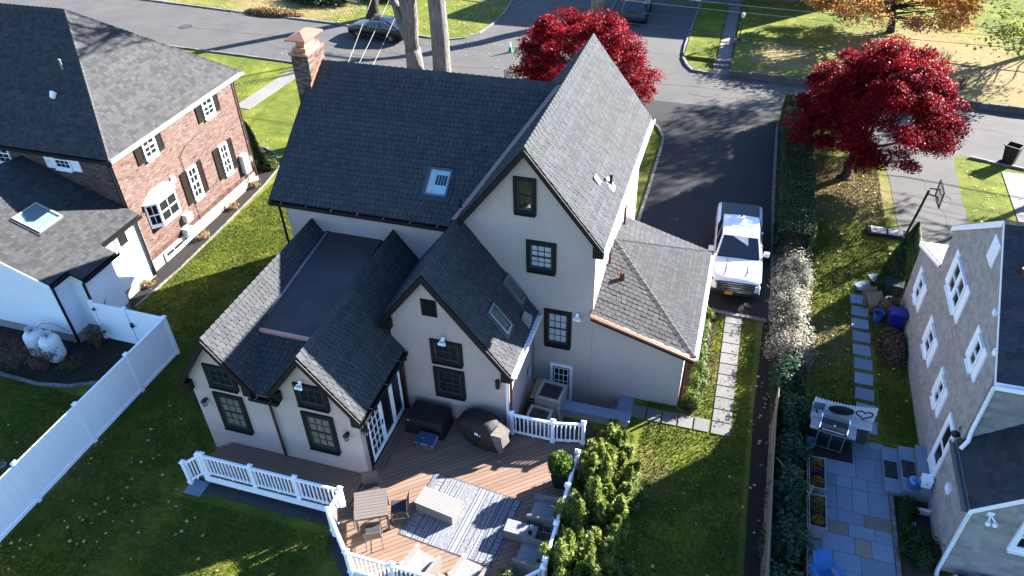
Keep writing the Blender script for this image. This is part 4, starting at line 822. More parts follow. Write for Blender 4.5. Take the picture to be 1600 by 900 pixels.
# steps: left end, right opening, and the tread below the french doors
for k in range(2): MB().box(-14.66 - .28 * k, -14.36 - .28 * k, 12.0, 13.2, .0, DZ - .17 * (k + 1), .8).build('step', PLANK, deck)
for k in range(2): MB().box(-3.015 + .28 * k, -2.74 + .28 * k, 15.30, 16.30, .0, DZ - .17 * (k + 1), .9).build('step', PLANK, deck)
MB().box(-9.24, -8.92, 13.55, 16.2, DZ + .005, DZ + .12, .6).build('step', PLANK, deck); MB().box(-9.24, -9.10, 13.58, 16.2, DZ + .122, DZ + .145, .7).build('step', PLANK, deck)
m = MB(); m.box(-15.0, -14.4, 11.35, 11.9, 0, .05); struct(m.build('landing_stone', BLUESTONE))

# ------------------------------------------------------------------ white railings
post_m = MB(); post_m.box(-.055, .055, -.055, .055, -.28, .98); 
cap_m = MB(); cap_m.box(-.085, .085, -.085, .085, .98, 1.01); cap_m.add([(-.07, -.07, 1.01), (.07, -.07, 1.01), (.07, .07, 1.01), (-.07, .07, 1.01), (0, 0, 1.075)], [(0, 1, 4), (1, 2, 4), (2, 3, 4), (3, 0, 4)])
skirt_m = MB(); skirt_m.box(-.075, .075, -.075, .075, -.0, .07)
bal_m = MB(); bal_m.box(-.019, .019, -.019, .019, .10, .86)
protos = {}
def proto(name, mb, parent, loc):
    if name not in protos: protos[name] = mb.build(name, VINYL, None); o = protos[name]; o.parent = parent; o.location = loc; return o
    return share(protos[name], parent, loc)
def railing(pts, label, z=DZ, zs=None):
    base = Vector((*pts[0], z)); r = thing('deck_railing', label, 'railing', base, 0, 'white deck railings')
    zs = zs or [z] * len(pts)
    for p, zz_ in zip(pts, zs):
        loc = Vector((*p, zz_)) - base; po = proto('post', post_m, r, loc); proto('post_cap', cap_m, r, loc); proto('post_skirt', skirt_m, r, loc)
    for (p, q), (za, zb) in zip(zip(pts[:-1], pts[1:]), zip(zs[:-1], zs[1:])):
        a, b = Vector((*p, za)) - base, Vector((*q, zb)) - base; d = b - a; L = d.length; h = Vector((d.x, d.y, 0)).normalized(); s = Vector((-h.y, h.x, 0)); e = d.normalized() * .056
        t = MB(); t.obox(a + e - s * .045 + UZ * .86, d - 2 * e, s * .09, UZ * .055); t.obox(a + e - s * .03 + UZ * .915, d - 2 * e, s * .06, UZ * .018); t.build('top_rail', VINYL, r)
        t = MB(); t.obox(a + e - s * .03 + UZ * .06, d - 2 * e, s * .06, UZ * .055); t.build('bottom_rail', VINYL, r)
        t = MB(); k = L / 2; t.obox(a + d * .5 - s * .02 - UZ * .05, h * .04, s * .04, UZ * .11); t.build('support_block', VINYL, r)
        n = max(2, int(round((L - .11) / .125)))
        for i in range(1, n): proto('baluster', bal_m, r, a + d * (i / n))
    return r
railing([(-14.28, 11.92), (-12.55, 11.92), (-11.0, 11.92), (-9.47, 11.92), (-9.45, 11.16), (-8.33, 10.07), (-6.95, 10.05), (-5.5, 10.05), (-4.02, 10.07), (-2.97, 11.12)], 'long white railing around the lawn side of the deck')
railing([(-2.97, 11.35), (-2.97, 12.55), (-2.97, 13.9), (-2.97, 15.22)], 'white railing between the wicker armchairs and the green arborvitae row')
railing([(-5.42, 16.22), (-4.02, 16.22), (-3.05, 16.42)], 'short white railing in front of the air conditioner units')
railing([(-14.4, 11.90), (-14.95, 11.72)], 'single slanted white railing beside the steps at the deck end', zs=[DZ, .12])

# ------------------------------------------------------------------ furniture on the deck
WICK = mat('grey_wicker', (0.27, 0.25, 0.235), 0.8, (0.17, 0.155, 0.145), 60, amt=0.7, bump=0.6, bscale=90, bdist=0.01)
WICKT = mat('tan_wicker', (0.18, 0.135, 0.11), 0.8, (0.12, 0.09, 0.075), 70, amt=0.7, bump=0.6, bscale=90, bdist=0.01)
SLATW = mat('grey_slat', (0.20, 0.165, 0.145), 0.75, (0.15, 0.125, 0.11), 3, amt=0.9, bump=0.15, bscale=50)
WHSLAT = mat('pale_slat', (0.36, 0.335, 0.315), 0.7, (0.28, 0.26, 0.245), 4, amt=0.8)
CHARC = mat('charcoal_cushion', (0.045, 0.045, 0.05), 0.9, bump=0.2, scale=20)
tb_ = thing('patio_table', 'square grey slatted patio table with four woven chairs around it', 'table', (-8.45, 11.86, DZ), R(27))
for i in range(9): MB().box(-.49, .49, -.49 + .109 * i, -.49 + .109 * i + .10, .70, .73).build('slat', SLATW, tb_)
m = MB(); m.box(-.485, .485, -.485, -.43, .63, .698); m.box(-.485, .485, .43, .485, .63, .698); m.box(-.485, -.43, -.43, .43, .63, .698); m.box(.43, .485, -.43, .43, .63, .698); m.build('apron', SLATW, tb_)
for sx in (-1, 1):
    for sy in (-1, 1): MB().box(sx * .45 - .035, sx * .45 + .035, sy * .45 - .035, sy * .45 + .035, 0, .63).build('leg', SLATW, tb_)
def chair():
    r = thing('patio_chair', '', 'chair', (0, 0, DZ), 0, 'woven chairs at the patio table')
    m = MB(); m.box(-.23, .23, -.22, .24, .42, .46); m.build('seat', WICKT, r); MB().box(-.21, .21, -.19, .22, .461, .49).build('cushion', CHARC, r)
    m = MB(); m.prism([(-.23, -.23, .47), (.23, -.23, .47), (.23, -.34, .86), (-.23, -.34, .86)], (0, -.022, -.006)); m.build('backrest', WICKT, r)
    for sx in (-1, 1):
        MB().tube([(sx * .235, .23, 0), (sx * .235, .22, .44), (sx * .235, .18, .455)], .014, 6).build('leg', WICKT, r); MB().tube([(sx * .235, -.30, 0), (sx * .235, -.22, .44), (sx * .235, -.355, .875)], .014, 6).build('leg', WICKT, r)
        MB().tube([(sx * .235, -.27, .17), (sx * .235, .225, .17)], .009, 5).build('stretcher', WICKT, r)
    MB().tube([(-.235, -.355, .875), (.235, -.355, .875)], .016, 6).build('back_rail', WICKT, r); MB().tube([(-.235, .225, .20), (.235, .225, .20)], .009, 5).build('stretcher', WICKT, r)
    return r
ch0 = chair(); tc = Vector((-8.45, 11.86, DZ))
for i, (ang_, d, lab) in enumerate(((27 + 180, .80, 'woven chair between the patio table and the deck corner railing post'), (27 + 90, .72, 'woven chair on the house side of the patio table'), (27 - 4, .80, 'woven chair between the patio table and the rug'), (27 - 90, .80, 'woven chair with its back to the front deck railing'))):
    p = tc + Vector((math.cos(R(ang_)), math.sin(R(ang_)), 0)) * d; rz = R(ang_ + 90)
    if i == 0: ch0.location = p; ch0.rotation_euler = (0, 0, rz); ch0['label'] = lab
    else: dup(ch0, p, rz, lab)
# rug: flat woven print
def rug():
    L, Wd, nx_, ny_ = 3.05, 2.42, 244, 97; me = bpy.data.meshes.new('rug'); V = []; F = []; T = []
    for i in range(nx_ + 1):
        for j in range(ny_ + 1): V.append((-L / 2 + L * i / nx_, -Wd / 2 + Wd * j / ny_, .012))
    rnd = random.Random(4); bands = []; i = 0
    kinds = ['dash', 'dash', 'stripe', 'grid', 'line', 'speck', 'line', 'gap', 'line', 'gap', 'line', 'speck', 'line', 'gap', 'line', 'gap', 'stripe', 'speck', 'speck', 'line', 'gap', 'line', 'gap', 'gap', 'line', 'gap', 'line', 'speck', 'line', 'zig', 'line', 'gap', 'dash', 'dash', 'line', 'gap', 'line', 'speck', 'line', 'grid', 'line', 'stripe']; k = 0
    while i < nx_:
        kd = kinds[k % len(kinds)]; k += 1; w = {'line': 2, 'gap': 5, 'solid': 3, 'solidw': 9, 'dash': 5, 'stripe': 8, 'grid': 16, 'speck': 13, 'zig': 11}[kd]; bands += [(kd, q, w) for q in range(w)]; i += w
    for i in range(nx_):
        kd, q, w = bands[i]
        for j in range(ny_):
            a = i * (ny_ + 1) + j; F.append((a, a + ny_ + 1, a + ny_ + 2, a + 1)); t = .92
            if kd in ('line', 'solid'): t = .05
            elif kd == 'dash': t = .08 if (j // 2) % 2 == (q // 3) % 2 else .9
            elif kd == 'stripe': t = .1 if q % 3 == 0 else .92
            elif kd == 'grid': t = .08 if (q in (0, w - 1) or j % 16 in (0, 5)) else (.6 if rnd.random() < .25 else .9)
            elif kd == 'speck': t = .25 if rnd.random() < .33 else .9
            elif kd == 'zig': t = .08 if abs((j % 10) - q) < 1.0 or abs((9 - j % 10) - q) < 1.0 else .9
            if i < 2 or i > nx_ - 3 or j < 1 or j > ny_ - 2: t = .08
            T.append(t)
    me.from_pydata(V, [], F); at = me.attributes.new('tint', 'FLOAT', 'FACE'); at.data.foreach_set('value', T)
    me.materials.append(mat('rug_weave', (1, 1, 1), .95, (.85, .85, .85), 60, amt=.8, tint=True, tintc=[(.016, .026, .075), (.34, .345, .36)], bump=.3, bscale=120)); return me
ro = bpy.data.objects.new('rug', rug()); col.objects.link(ro); ro.location = (-5.90, 12.62, DZ); ro.rotation_euler = (0, 0, R(-5.5)); tag(ro, 'navy and white patterned outdoor rug lying on the deck', 'rug')
# slatted ottoman table
ot = thing('coffee_table', 'pale slatted wicker coffee table standing on the navy rug', 'table', (-6.66, 12.68, DZ), R(-8.5))
MB().box(-.63, .63, -.30, .30, .02, .40).build('body', WICK, ot)
for i in range(8): MB().box(-.65, .65, -.32 + .081 * i, -.32 + .081 * i + .072, .402, .428).build('slat', WHSLAT, ot)
# wicker armchairs
def armchair():
    r = thing('wicker_armchair', '', 'armchair', (0, 0, DZ), 0, 'wicker armchairs on the deck')
    m = MB(); m.prism([(-.36, -.38, .04), (.36, -.38, .04), (.36, .36, .04), (-.36, .36, .04)], (0, 0, .28)); m.build('base', WICK, r)
    for i in range(8): MB().box(-.33 + .083 * i, -.33 + .083 * i + .076, -.34, .36, .325, .36).build('slat', mat('blue_grey_slat', (0.34, 0.34, 0.36), .75, (0.22, 0.22, 0.24), 5), r)
    for sx in (-1, 1):
        pts = [(sx * .42, -.40, .02), (sx * .42, .40, .02), (sx * .42, .42, .50), (sx * .42, .30, .54), (sx * .42, -.25, .58), (sx * .42, -.44, .72)]
        MB().prism(pts, (-sx * .09, 0, 0)).build('arm', WICK, r)
    MB().prism([(-.33, -.36, .30), (.33, -.36, .30), (.33, -.46, .78), (-.33, -.46, .78)], (0, -.08, 0)).build('backrest', WICK, r)
    return r
ac0 = armchair()
ac0.location = (-3.52, 13.28, DZ); ac0.rotation_euler = (0, 0, R(88)); ac0['label'] = 'grey wicker armchair next to the tall black planter'
dup(ac0, (-3.50, 11.75, DZ), R(86), 'grey wicker armchair at the deck corner near the white flower pot')
dup(ac0, (-6.38, 10.62, DZ), R(-14), 'sunlit wicker armchair backed against the front railing beside the woven chairs'); dup(ac0, (-4.98, 10.72, DZ), R(-12), 'sunlit wicker armchair backed against the front railing near the deck corner')
st_ = thing('side_table', 'low wicker side table holding two cups between wicker armchairs', 'table', (-4.00, 12.48, DZ), R(-2))
MB().box(-.46, .46, -.20, .20, .02, .38).build('body', WICK, st_)
for i in range(5): MB().box(-.47, .47, -.21 + .085 * i, -.21 + .085 * i + .078, .381, .405).build('slat', mat('blue_grey_slat', (0.34, 0.34, 0.36)), st_)
def cup(x, y, z, m, lab, r=.05, h=.09):
    o = MB().lathe((0, 0, 0), [(r * .8, 0), (r, h), (r * .86, h), (r * .7, .02)], 14).build('cup', m, None, smooth=True, angle=50); o.location = (x, y, z); tag(o, lab, 'cup')
cup(-3.70, 12.58, DZ + .405, mat('cup_white', (.6, .62, .62), .4), 'pale cup on the wicker side table'); cup(-3.70, 12.38, DZ + .405, BLACKM, 'black candle cup on the wicker side table', .06)
# steel side stand, planter, flower pot
sd_ = thing('wire_stand', 'thin black wire stand between two wicker armchairs by the railing', 'stand', (-3.22, 12.52, DZ)); 
for (x, y) in ((-.12, -.12), (.12, -.12), (.12, .12), (-.12, .12)): MB().tube([(x, y, 0), (x, y, .62)], .008, 5).build('leg', BLACKM, sd_)
m = MB(); m.tube([(-.12, -.12, .62), (.12, -.12, .62), (.12, .12, .62), (-.12, .12, .62), (-.12, -.12, .62)], .009, 5); m.build('top_ring', GREYM, sd_)
pl_ = thing('planter', 'tall black square planter holding a leafy yellow green shrub', 'planter', (-3.36, 14.62, DZ))
MB().add([(-.17, -.17, 0), (.17, -.17, 0), (.17, .17, 0), (-.17, .17, 0), (-.25, -.25, .62), (.25, -.25, .62), (.25, .25, .62), (-.25, .25, .62)], [(3, 2, 1, 0), (0, 1, 5, 4), (1, 2, 6, 5), (2, 3, 7, 6), (3, 0, 4, 7)]).build('pot', mat('black_planter', (.02, .02, .022), .6), pl_); MB().box(-.24, .24, -.24, .24, .54, .57).build('soil', SOIL, pl_)
fp = thing('flower_pot', 'round pale flower pot with a small green plant near the deck corner', 'flower pot', (-3.98, 10.92, DZ))
MB().lathe((0, 0, 0), [(.14, 0), (.20, .30), (.22, .34), (.19, .34), (.17, .28)], 18).build('pot', WHITE, fp, smooth=True, angle=50); 
# covered box, covered grill, cooler
COVER = mat('black_cover', (.014, .014, .016), .65, (.008, .008, .009), 5, bump=.4, bscale=6, bdist=.05)
cb = thing('covered_box', 'black fabric covered storage box against the stucco wall', 'covered box', (-8.18, 15.72, DZ), R(-2))
def soft_box(w, d, h, top=.94, n=7, jag=.02, seed=1):
    """draped cover: rings that lean in at the top and ripple at the hem"""
    rr = random.Random(seed); m = MB(); rings = []
    for (z, s) in ((0, 1.03), (.25, 1.0), (.6, .985), (.93, .97), (1.0, top)):
        ring = []
        for (ax, ay, bx_, by_) in ((-1, -1, 1, -1), (1, -1, 1, 1), (1, 1, -1, 1), (-1, 1, -1, -1)):
            for i in range(n):
                t = i / n; x, y = ax + (bx_ - ax) * t, ay + (by_ - ay) * t; j = 1 + rr.uniform(-jag, jag) * (1.6 if z < .5 else .6); ring.append((x * w / 2 * s * j, y * d / 2 * s * j, z * h))
        rings.append(ring)
    V = [p for r_ in rings for p in r_]; N_ = 4 * n; F = [(i * N_ + k, i * N_ + (k + 1) % N_, (i + 1) * N_ + (k + 1) % N_, (i + 1) * N_ + k) for i in range(len(rings) - 1) for k in range(N_)]; F.append(tuple(range((len(rings) - 1) * N_, len(rings) * N_)))
    return m.add(V, F)
soft_box(1.34, .86, .72, seed=2).build('cover', COVER, cb, smooth=True, angle=35); MB().box(-.58, -.5, -.452, -.446, .62, .65).build('tag', WHITE, cb)
cg = thing('covered_grill', 'large grill under a black cover with tan side flap', 'grill', (-6.25, 15.72, DZ), R(-14))
m = MB(); secs = [(-.86, .22, .45, .78), (-.74, .34, .40, .92), (-.42, .38, .06, 1.16), (-.10, .42, .05, 1.24), (.30, .42, .04, 1.20), (.52, .40, .05, 1.02), (.74, .36, .08, .92), (.86, .26, .30, .84)]
V = []; s0 = secs; secs = []
for i in range(len(s0) - 1):
    for t in (0, .25, .5, .75): secs.append(tuple(s0[i][q] + (s0[i + 1][q] - s0[i][q]) * t + (random.uniform(-.022, .022) if q in (1, 2) else random.uniform(-.008, .008) if q == 3 else 0) for q in range(4)))
secs.append(s0[-1])
for (x, hw, zb, zt) in secs:
    for (fy, fz) in ((-1, 0), (-1.06, .35), (-1.0, .7), (-.8, .93), (-.3, 1), (.3, 1), (.8, .95), (1, .7), (1, .35), (1, 0)): V.append((x + random.uniform(-.02, .02), fy * hw + random.uniform(-.015, .015), zb + (zt - zb) * fz))
k = 10; F = [(i * k + j, (i + 1) * k + j, (i + 1) * k + j + 1, i * k + j + 1) for i in range(len(secs) - 1) for j in range(k - 1)]; F += [tuple(range(k)), tuple((len(secs) - 1) * k + k - 1 - j for j in range(k))]
m.add(V, F).build('cover', mat('grill_cover', (.020, .019, .019), .7, (.009, .009, .009), 4, bump=.6, bscale=7, bdist=.06), cg, smooth=True)
m = MB(); V = [(.50, -.40, 1.04), (.80, -.28, .96), (.86, .05, .94), (.52, .2, 1.06), (.70, -.47, .62), (.92, -.38, .55), (.98, -.05, .60), (.84, -.46, .25), (.97, -.25, .30)]
m.add(V, [(0, 1, 2, 3), (0, 4, 5, 1), (1, 5, 6, 2), (4, 7, 8, 5)]); o = m.build('cover_flap', mat('tan_lining', (.22, .19, .16), .85, (.13, .11, .095), 9, bump=.5), cg); o.location = (.035, -.03, .035)
MB().obox((-.05, -.40, .78), (.2, 0, 0), (0, -.02, -.08), (0, -.02, .02)).build('tag', WHITE, cg)
cg.scale = (1.05, 1, .86)
for x in (-.5, .6): MB().lathe((x, -.30, .045), [(.045, -.02), (.045, .02)], 10, 'y').build('caster', BLACKM, cg)
co = thing('cooler', 'blue lidded grey cooler on the deck before the covered box', 'cooler', (-7.95, 14.92, DZ), R(-3))
MB().prism([(-.31, -.20, 0), (.31, -.20, 0), (.31, .20, 0), (-.31, .20, 0)], (0, 0, .30)).build('body', mat('grey_cooler', (.14, .16, .18), .5), co); MB().box(-.335, .335, -.225, .225, .30, .335).build('rim', mat('pale_rim', (.5, .5, .5)), co)
MB().prism([(-.325, -.215, .336), (.325, -.215, .336), (.31, .2, .40), (-.31, .2, .40)], (0, 0, .03)).build('lid', mat('blue_lid', (.03, .08, .19), .45), co); [MB().box(x - .03, x + .03, -.24, -.226, .24, .36).build('latch', BLACKM, co) for x in (-.18, .18)]
m = MB(); m.box(-.16, -.13, -.06, .0, .392, .395); m.box(-.12, -.06, -.06, -.01, .392, .395); m.build('lid_mark', mat('mark_blue', (.2, .5, .75)), co)
# ------------------------------------------------------------------ air conditioners
ACM = mat('grey_ac_metal', (.42, .40, .38), .55, (.36, .34, .33), 4, metal=.0)
def condenser(lab, loc, w, h, rz):
    r = thing('air_conditioner', lab, 'air conditioner', loc, rz, 'air conditioner condensers'); a = w / 2
    MB().box(-a - .08, a + .08, -a - .08, a + .08, 0, .06).build('pad', CONC, r); MB().box(-a + .02, a - .02, -a + .02, a - .02, .06, h - .08).build('coil', mat('dark_coil', (.05, .05, .055), .7), r)
    k = int((h - .2) / .05)
    m = MB(); [(m.box(-a, a, -a, -a + .018, .10 + i * .05, .128 + i * .05), m.box(-a, a, a - .018, a, .10 + i * .05, .128 + i * .05), m.box(-a, -a + .018, -a + .018, a - .018, .10 + i * .05, .128 + i * .05), m.box(a - .018, a, -a + .018, a - .018, .10 + i * .05, .128 + i * .05)) for i in range(k)]; m.build('louvre', ACM, r, kind='stuff')
    for sx in (-1, 1):
        for sy in (-1, 1): MB().box(sx * a - .03, sx * a + .03, sy * a - .03, sy * a + .03, .06, h - .08).build('corner_post', ACM, r)
    f = .09; m = MB(); b = a + .02; m.box(-b, b, -b, -b + f, h - .10, h); m.box(-b, b, b - f, b, h - .10, h); m.box(-b, -b + f, -b + f, b - f, h - .10, h); m.box(b - f, b, -b + f, b - f, h - .10, h); m.build('top_frame', ACM, r)
    m = MB(); g = b - f; [m.tube([(g * q * math.cos(t), g * q * math.sin(t), h - .02) for t in [2 * math.pi * j / 24 for j in range(25)]], .004, 4) for q in (.25, .45, .65, .85, .99)]; m.build('fan_guard', BLACKM, r, kind='stuff')
    m = MB(); [m.obox((0, 0, h - .16), Vector((math.cos(t), math.sin(t), 0)) * g * .8, Vector((-math.sin(t), math.cos(t), .25)) * g * .4, (0, 0, .008)) for t in (.3, 2.4, 4.5)]; m.build('fan_blade', GREYM, r); MB().lathe((0, 0, h - .17), [(.09, 0), (.09, .07)], 14).build('fan_hub', GREYM, r)
    return r
condenser('taller grey air conditioner unit beside the basement door', (-4.52, 17.95, 0.013), .84, 1.04, R(-4)); condenser('shorter grey air conditioner unit right behind the deck railing', (-4.72, 17.02, 0.013), .76, .72, R(-4))
# ------------------------------------------------------------------ white vinyl fence and gate
fe = place('vinyl_fence', 'long white vinyl privacy fence across the left lawn', 'fence', (-19.3, 11, 0))
fy = [16.95, 14.85, 12.35, 9.8, 7.25, 4.7, 2.15]
def fpost(x, y, parent):
    MB().box(x - .065, x + .065, y - .065, y + .065, 0, 1.86).build('post', VINYL, parent); m = MB(); m.box(x - .09, x + .09, y - .09, y + .09, 1.86, 1.89); m.add([(x - .075, y - .075, 1.89), (x + .075, y - .075, 1.89), (x + .075, y + .075, 1.89), (x - .075, y + .075, 1.89), (x, y, 1.95)], [(0, 1, 4), (1, 2, 4), (2, 3, 4), (3, 0, 4)]); m.build('post_cap', VINYL, parent)
def fpanel(a, b, parent, n=None, brace=False):
    a, b = Vector((*a, 0)), Vector((*b, 0)); d = b - a; L = d.length; d.normalize(); s = Vector((-d.y, d.x, 0)); k = n or max(2, int(L / .28))
    for i in range(k): MB().obox(a + d * (L * i / k + .002) - s * .012 + UZ * .16, d * (L / k - .004), s * .024, UZ * 1.54).build('board', VINYL, parent)
    MB().obox(a - s * .04 + UZ * 1.70, d * L, s * .08, UZ * .13).build('top_rail', VINYL, parent); MB().obox(a - s * .04 + UZ * .05, d * L, s * .08, UZ * .13).build('bottom_rail', VINYL, parent)
for i, y in enumerate(fy):
    fpost(-19.32, y, fe)
    if i: fpanel((-19.32, fy[i - 1] - .066), (-19.32, y + .066), fe)
ga_ = place('fence_gate', 'white vinyl gate section joining the fence to the clapboard wing', 'gate', (-21, 17, 0))
fpost(-22.72, 17.0, ga_); fpost(-21.15, 16.98, ga_); fpanel((-22.65, 17.0), (-21.22, 16.98), ga_); fpanel((-21.08, 16.98), (-19.40, 16.96), ga_)
MB().box(-21.02, -20.96, 16.86, 16.93, 1.0, 1.22).build('latch', BLACKM, ga_); MB().box(-21.08, -20.90, 16.86, 16.92, 1.06, 1.10).build('handle', BLACKM, ga_)
for z in (.35, 1.5): MB().box(-22.68, -22.58, 16.90, 16.955, z, z + .09).build('hinge', BLACKM, ga_)
# propane tanks
def tank(loc, lab):
    r = thing('propane_tank', lab, 'gas tank', loc, random.random(), 'propane tanks')
    MB().lathe((0, 0, 0), [(.26, 0), (.27, .08), (.37, .16), (.38, .25), (.38, .92), (.35, 1.02), (.27, 1.10), (.14, 1.15)], 24).build('body', mat('tank_white', (.70, .71, .70), .45, (.55, .55, .54), 5, amt=.6), r, smooth=True, angle=50)
    m = MB(); n = 20
    for k in range(15):
        a0, a1 = 2 * math.pi * k / n, 2 * math.pi * (k + 1) / n; m.prism([(.20 * math.cos(a0), .20 * math.sin(a0), 1.08), (.20 * math.cos(a1), .20 * math.sin(a1), 1.08), (.185 * math.cos(a1), .185 * math.sin(a1), 1.08), (.185 * math.cos(a0), .185 * math.sin(a0), 1.08)], (0, 0, .22))
    m.build('collar', mat('tank_white', (.7, .71, .7)), r); MB().lathe((0, 0, 1.12), [(.05, 0), (.05, .1), (.02, .14)], 10).build('valve', GREYM, r)
    MB().box(-.12, .12, -.385, -.379, .45, .60).build('label_plate', mat('plate_grey', (.45, .45, .45)), r); return r
tank((-24.55, 15.55, 0), 'white propane tank farther from the black downspout'); tank((-23.72, 15.45, 0), 'white propane tank closer to the black downspout')
MB_ = MB().tube([(-24.5, 15.6, 1.15), (-24.3, 15.9, 1.3), (-23.9, 16.1, 1.2), (-23.6, 16.3, .7)], .012, 5).build('gas_line', GREYM); tag(MB_, 'thin gas line joining the propane tanks to the wall', 'pipe')
o = MB().lathe((0, 0, 0), [(.14, 0), (.14, .06), (.10, .06), (.09, .02)], 16).build('drain_ring', GREYM); o.location = (-21.6, 10.6, 0.005); tag(o, 'small grey drain ring in the grass outside the fence', 'drain')
# ------------------------------------------------------------------ vehicles
def vehicle(name, lab, cat, loc, rz, paint, st, cab, wheels, wr, hw, glassm, doors=2, trunkglass=True):
    r = thing(name, lab, cat, loc, rz); V = []
    for (y, w, zl, zt, cr) in st:
        for (fx, fz) in ((-.90, 0), (-1, .22), (-1, .62), (-.955, .90), (-.84, 1.0), (-.4, 1.0 + cr * .8), (0, 1.0 + cr), (.4, 1.0 + cr * .8), (.84, 1.0), (.955, .90), (1, .62), (1, .22), (.90, 0)): V.append((w * fx, y, zl + (zt - zl) * fz))
    k = 13; F = [(i * k + j, i * k + (j + 1) % k, (i + 1) * k + (j + 1) % k, (i + 1) * k + j) for i in range(len(st) - 1) for j in range(k)]; F += [tuple(range(k - 1, -1, -1)), tuple((len(st) - 1) * k + j for j in range(k))]
    body = MB().add(V, F).build('body', paint, r, smooth=True, angle=38)
    y0, y1, y2, y3, zb, zt, wb_, wt = cab; B_ = [(-wb_, y0, zb), (wb_, y0, zb), (wb_, y3, zb), (-wb_, y3, zb)]; T_ = [(-wt, y1, zt), (wt, y1, zt), (wt, y2, zt), (-wt, y2, zt)]
    ym_ = (y1 + y2) / 2; V = B_ + T_ + [(0, y1 - .05, zt + .035), (0, y2 + .03, zt + .03)]
    V = [Vector(v) for v in V]; ca = MB().add(V, [(0, 1, 5, 8, 4), (1, 2, 6, 5), (2, 3, 7, 9, 6), (3, 0, 4, 7), (4, 8, 9, 7), (8, 5, 6, 9), (3, 2, 1, 0)]).build('cabin', paint, r)
    bm = ca.modifiers.new('soft', 'BEVEL'); bm.width = .05; bm.segments = 2; bm.limit_method = 'ANGLE'; bm.angle_limit = R(25)
    def pane(a, b, c, d, nm, ins=.10, off=.012):
        a, b, c, d = map(Vector, (a, b, c, d)); cen = (a + b + c + d) / 4; n = (b - a).cross(d - a).normalized(); n = n if n.dot(cen - Vector((0, (y0 + y3) / 2, zb + .2))) > 0 else -n
        q = [p + (cen - p) * ins + n * off for p in (a, b, c, d)]; MB().prism(q, n * .008).build(nm, glassm, r)
    ws = lambda a, b, t: Vector(a).lerp(Vector(b), t)
    pane(B_[0], B_[1], T_[1], T_[0], 'windshield', .09, .028); pane(B_[2], B_[3], T_[3], T_[2], 'rear_window', .14, .022)
    for s in (0, 1):
        b0, b1, t0, t1 = (B_[1], B_[2], T_[1], T_[2]) if s else (B_[0], B_[3], T_[0], T_[3])
        for i in range(doors): pane(ws(b0, b1, i / doors + .02), ws(b0, b1, (i + 1) / doors - .02), ws(t0, t1, (i + 1) / doors - .02), ws(t0, t1, i / doors + .02), 'side_window', .12)
    for wy in wheels:
        for s in (-1, 1):
            MB().lathe((s * (hw - .012), wy, wr), [(wr * 1.16, -.02), (wr * 1.16, .018)], 24, 'x').build('wheel_arch', BLACKM, r)
            w = MB().lathe((s * (hw - .09), wy, wr), [(wr * .62, -.125), (wr * .95, -.125), (wr, -.08), (wr, .08), (wr * .95, .125), (wr * .62, .125)], 24, 'x').build('wheel', mat('tyre', (.012, .012, .012), .85), r, smooth=True, angle=40)
            m = MB(); cx = s * (hw + .04); m.lathe((cx, wy, wr), [(wr * .64, -.02), (wr * .60, .0)], 20, 'x'); m.build('rim', mat('rim_dark', (.09, .09, .095), .4, metal=.7), w)
            m = MB(); [m.obox((cx + s * .002, wy - .02 * math.cos(t) , wr - .02 * math.sin(t)), (s * .012, 0, 0), Vector((0, -math.sin(t), math.cos(t))) * wr * .58, Vector((0, math.cos(t), math.sin(t))) * .05) for t in [k * 2 * math.pi / 5 for k in range(5)]]; m.build('spoke', mat('alloy', (.55, .55, .56), .3, metal=.8), w)
    return r
PW = mat('white_car_paint', (.60, .62, .64), .25, (.58, .60, .62), 1, coat=.6); PB = mat('black_car_paint', (.010, .011, .016), .3, coat=.25, spec=.3); CARG = glass('car_glass', (.010, .014, .022), .97, .02)
CHR = mat('chrome', (.65, .66, .68), .15, metal=1.0); LAMP = mat('lamp_lens', (.55, .58, .62), .1, coat=1); RED = mat('tail_lens', (.45, .01, .012), .2)
tr = vehicle('pickup_truck', 'white pickup truck parked facing the path at the driveway end', 'truck', (1.04, 28.75, .012), R(2.2), PW,
    [(-2.95, .84, .52, .90, .0), (-2.88, .95, .42, 1.02, .01), (-2.72, .99, .40, 1.12, .03), (-2.45, 1.01, .40, 1.17, .04), (-1.9, 1.02, .42, 1.20, .045), (-1.3, 1.02, .42, 1.23, .02), (0, 1.01, .42, 1.22, 0), (1.3, 1.01, .42, 1.24, 0), (2.0, 1.02, .42, 1.25, 0), (2.85, 1.01, .48, 1.25, 0), (2.95, .98, .52, 1.20, 0)],
    (-1.46, -.80, .82, 1.06, 1.20, 1.90, .93, .75), (-1.92, 1.75), .41, 1.0, CARG)
[MB().box(s * .42 - .008, s * .42 + .008, -2.55, -1.5, 1.2, 1.248).build('hood_crease', GREYM, tr) for s in (-1, 1)]; MB().prism([(-.86, -1.50, 1.235), (.86, -1.50, 1.235), (.84, -1.40, 1.27), (-.84, -1.40, 1.27)], (0, 0, .012)).build('cowl', BLACKM, tr); [MB().box(s * 1.014 - .006, s * 1.014 + .006, y_, y_ + .015, .5, 1.2).build('door_seam', BLACKM, tr) for s in (-1, 1) for y_ in (-1.15, .05, 1.25)]
MB().box(-.84, .84, 1.14, 2.86, 1.252, 1.275).build('bed_cover', mat('bed_vinyl', (.05, .055, .075), .6), tr); MB().box(-.05, .05, .70, .78, 1.93, 1.97).build('antenna_fin', BLACKM, tr)
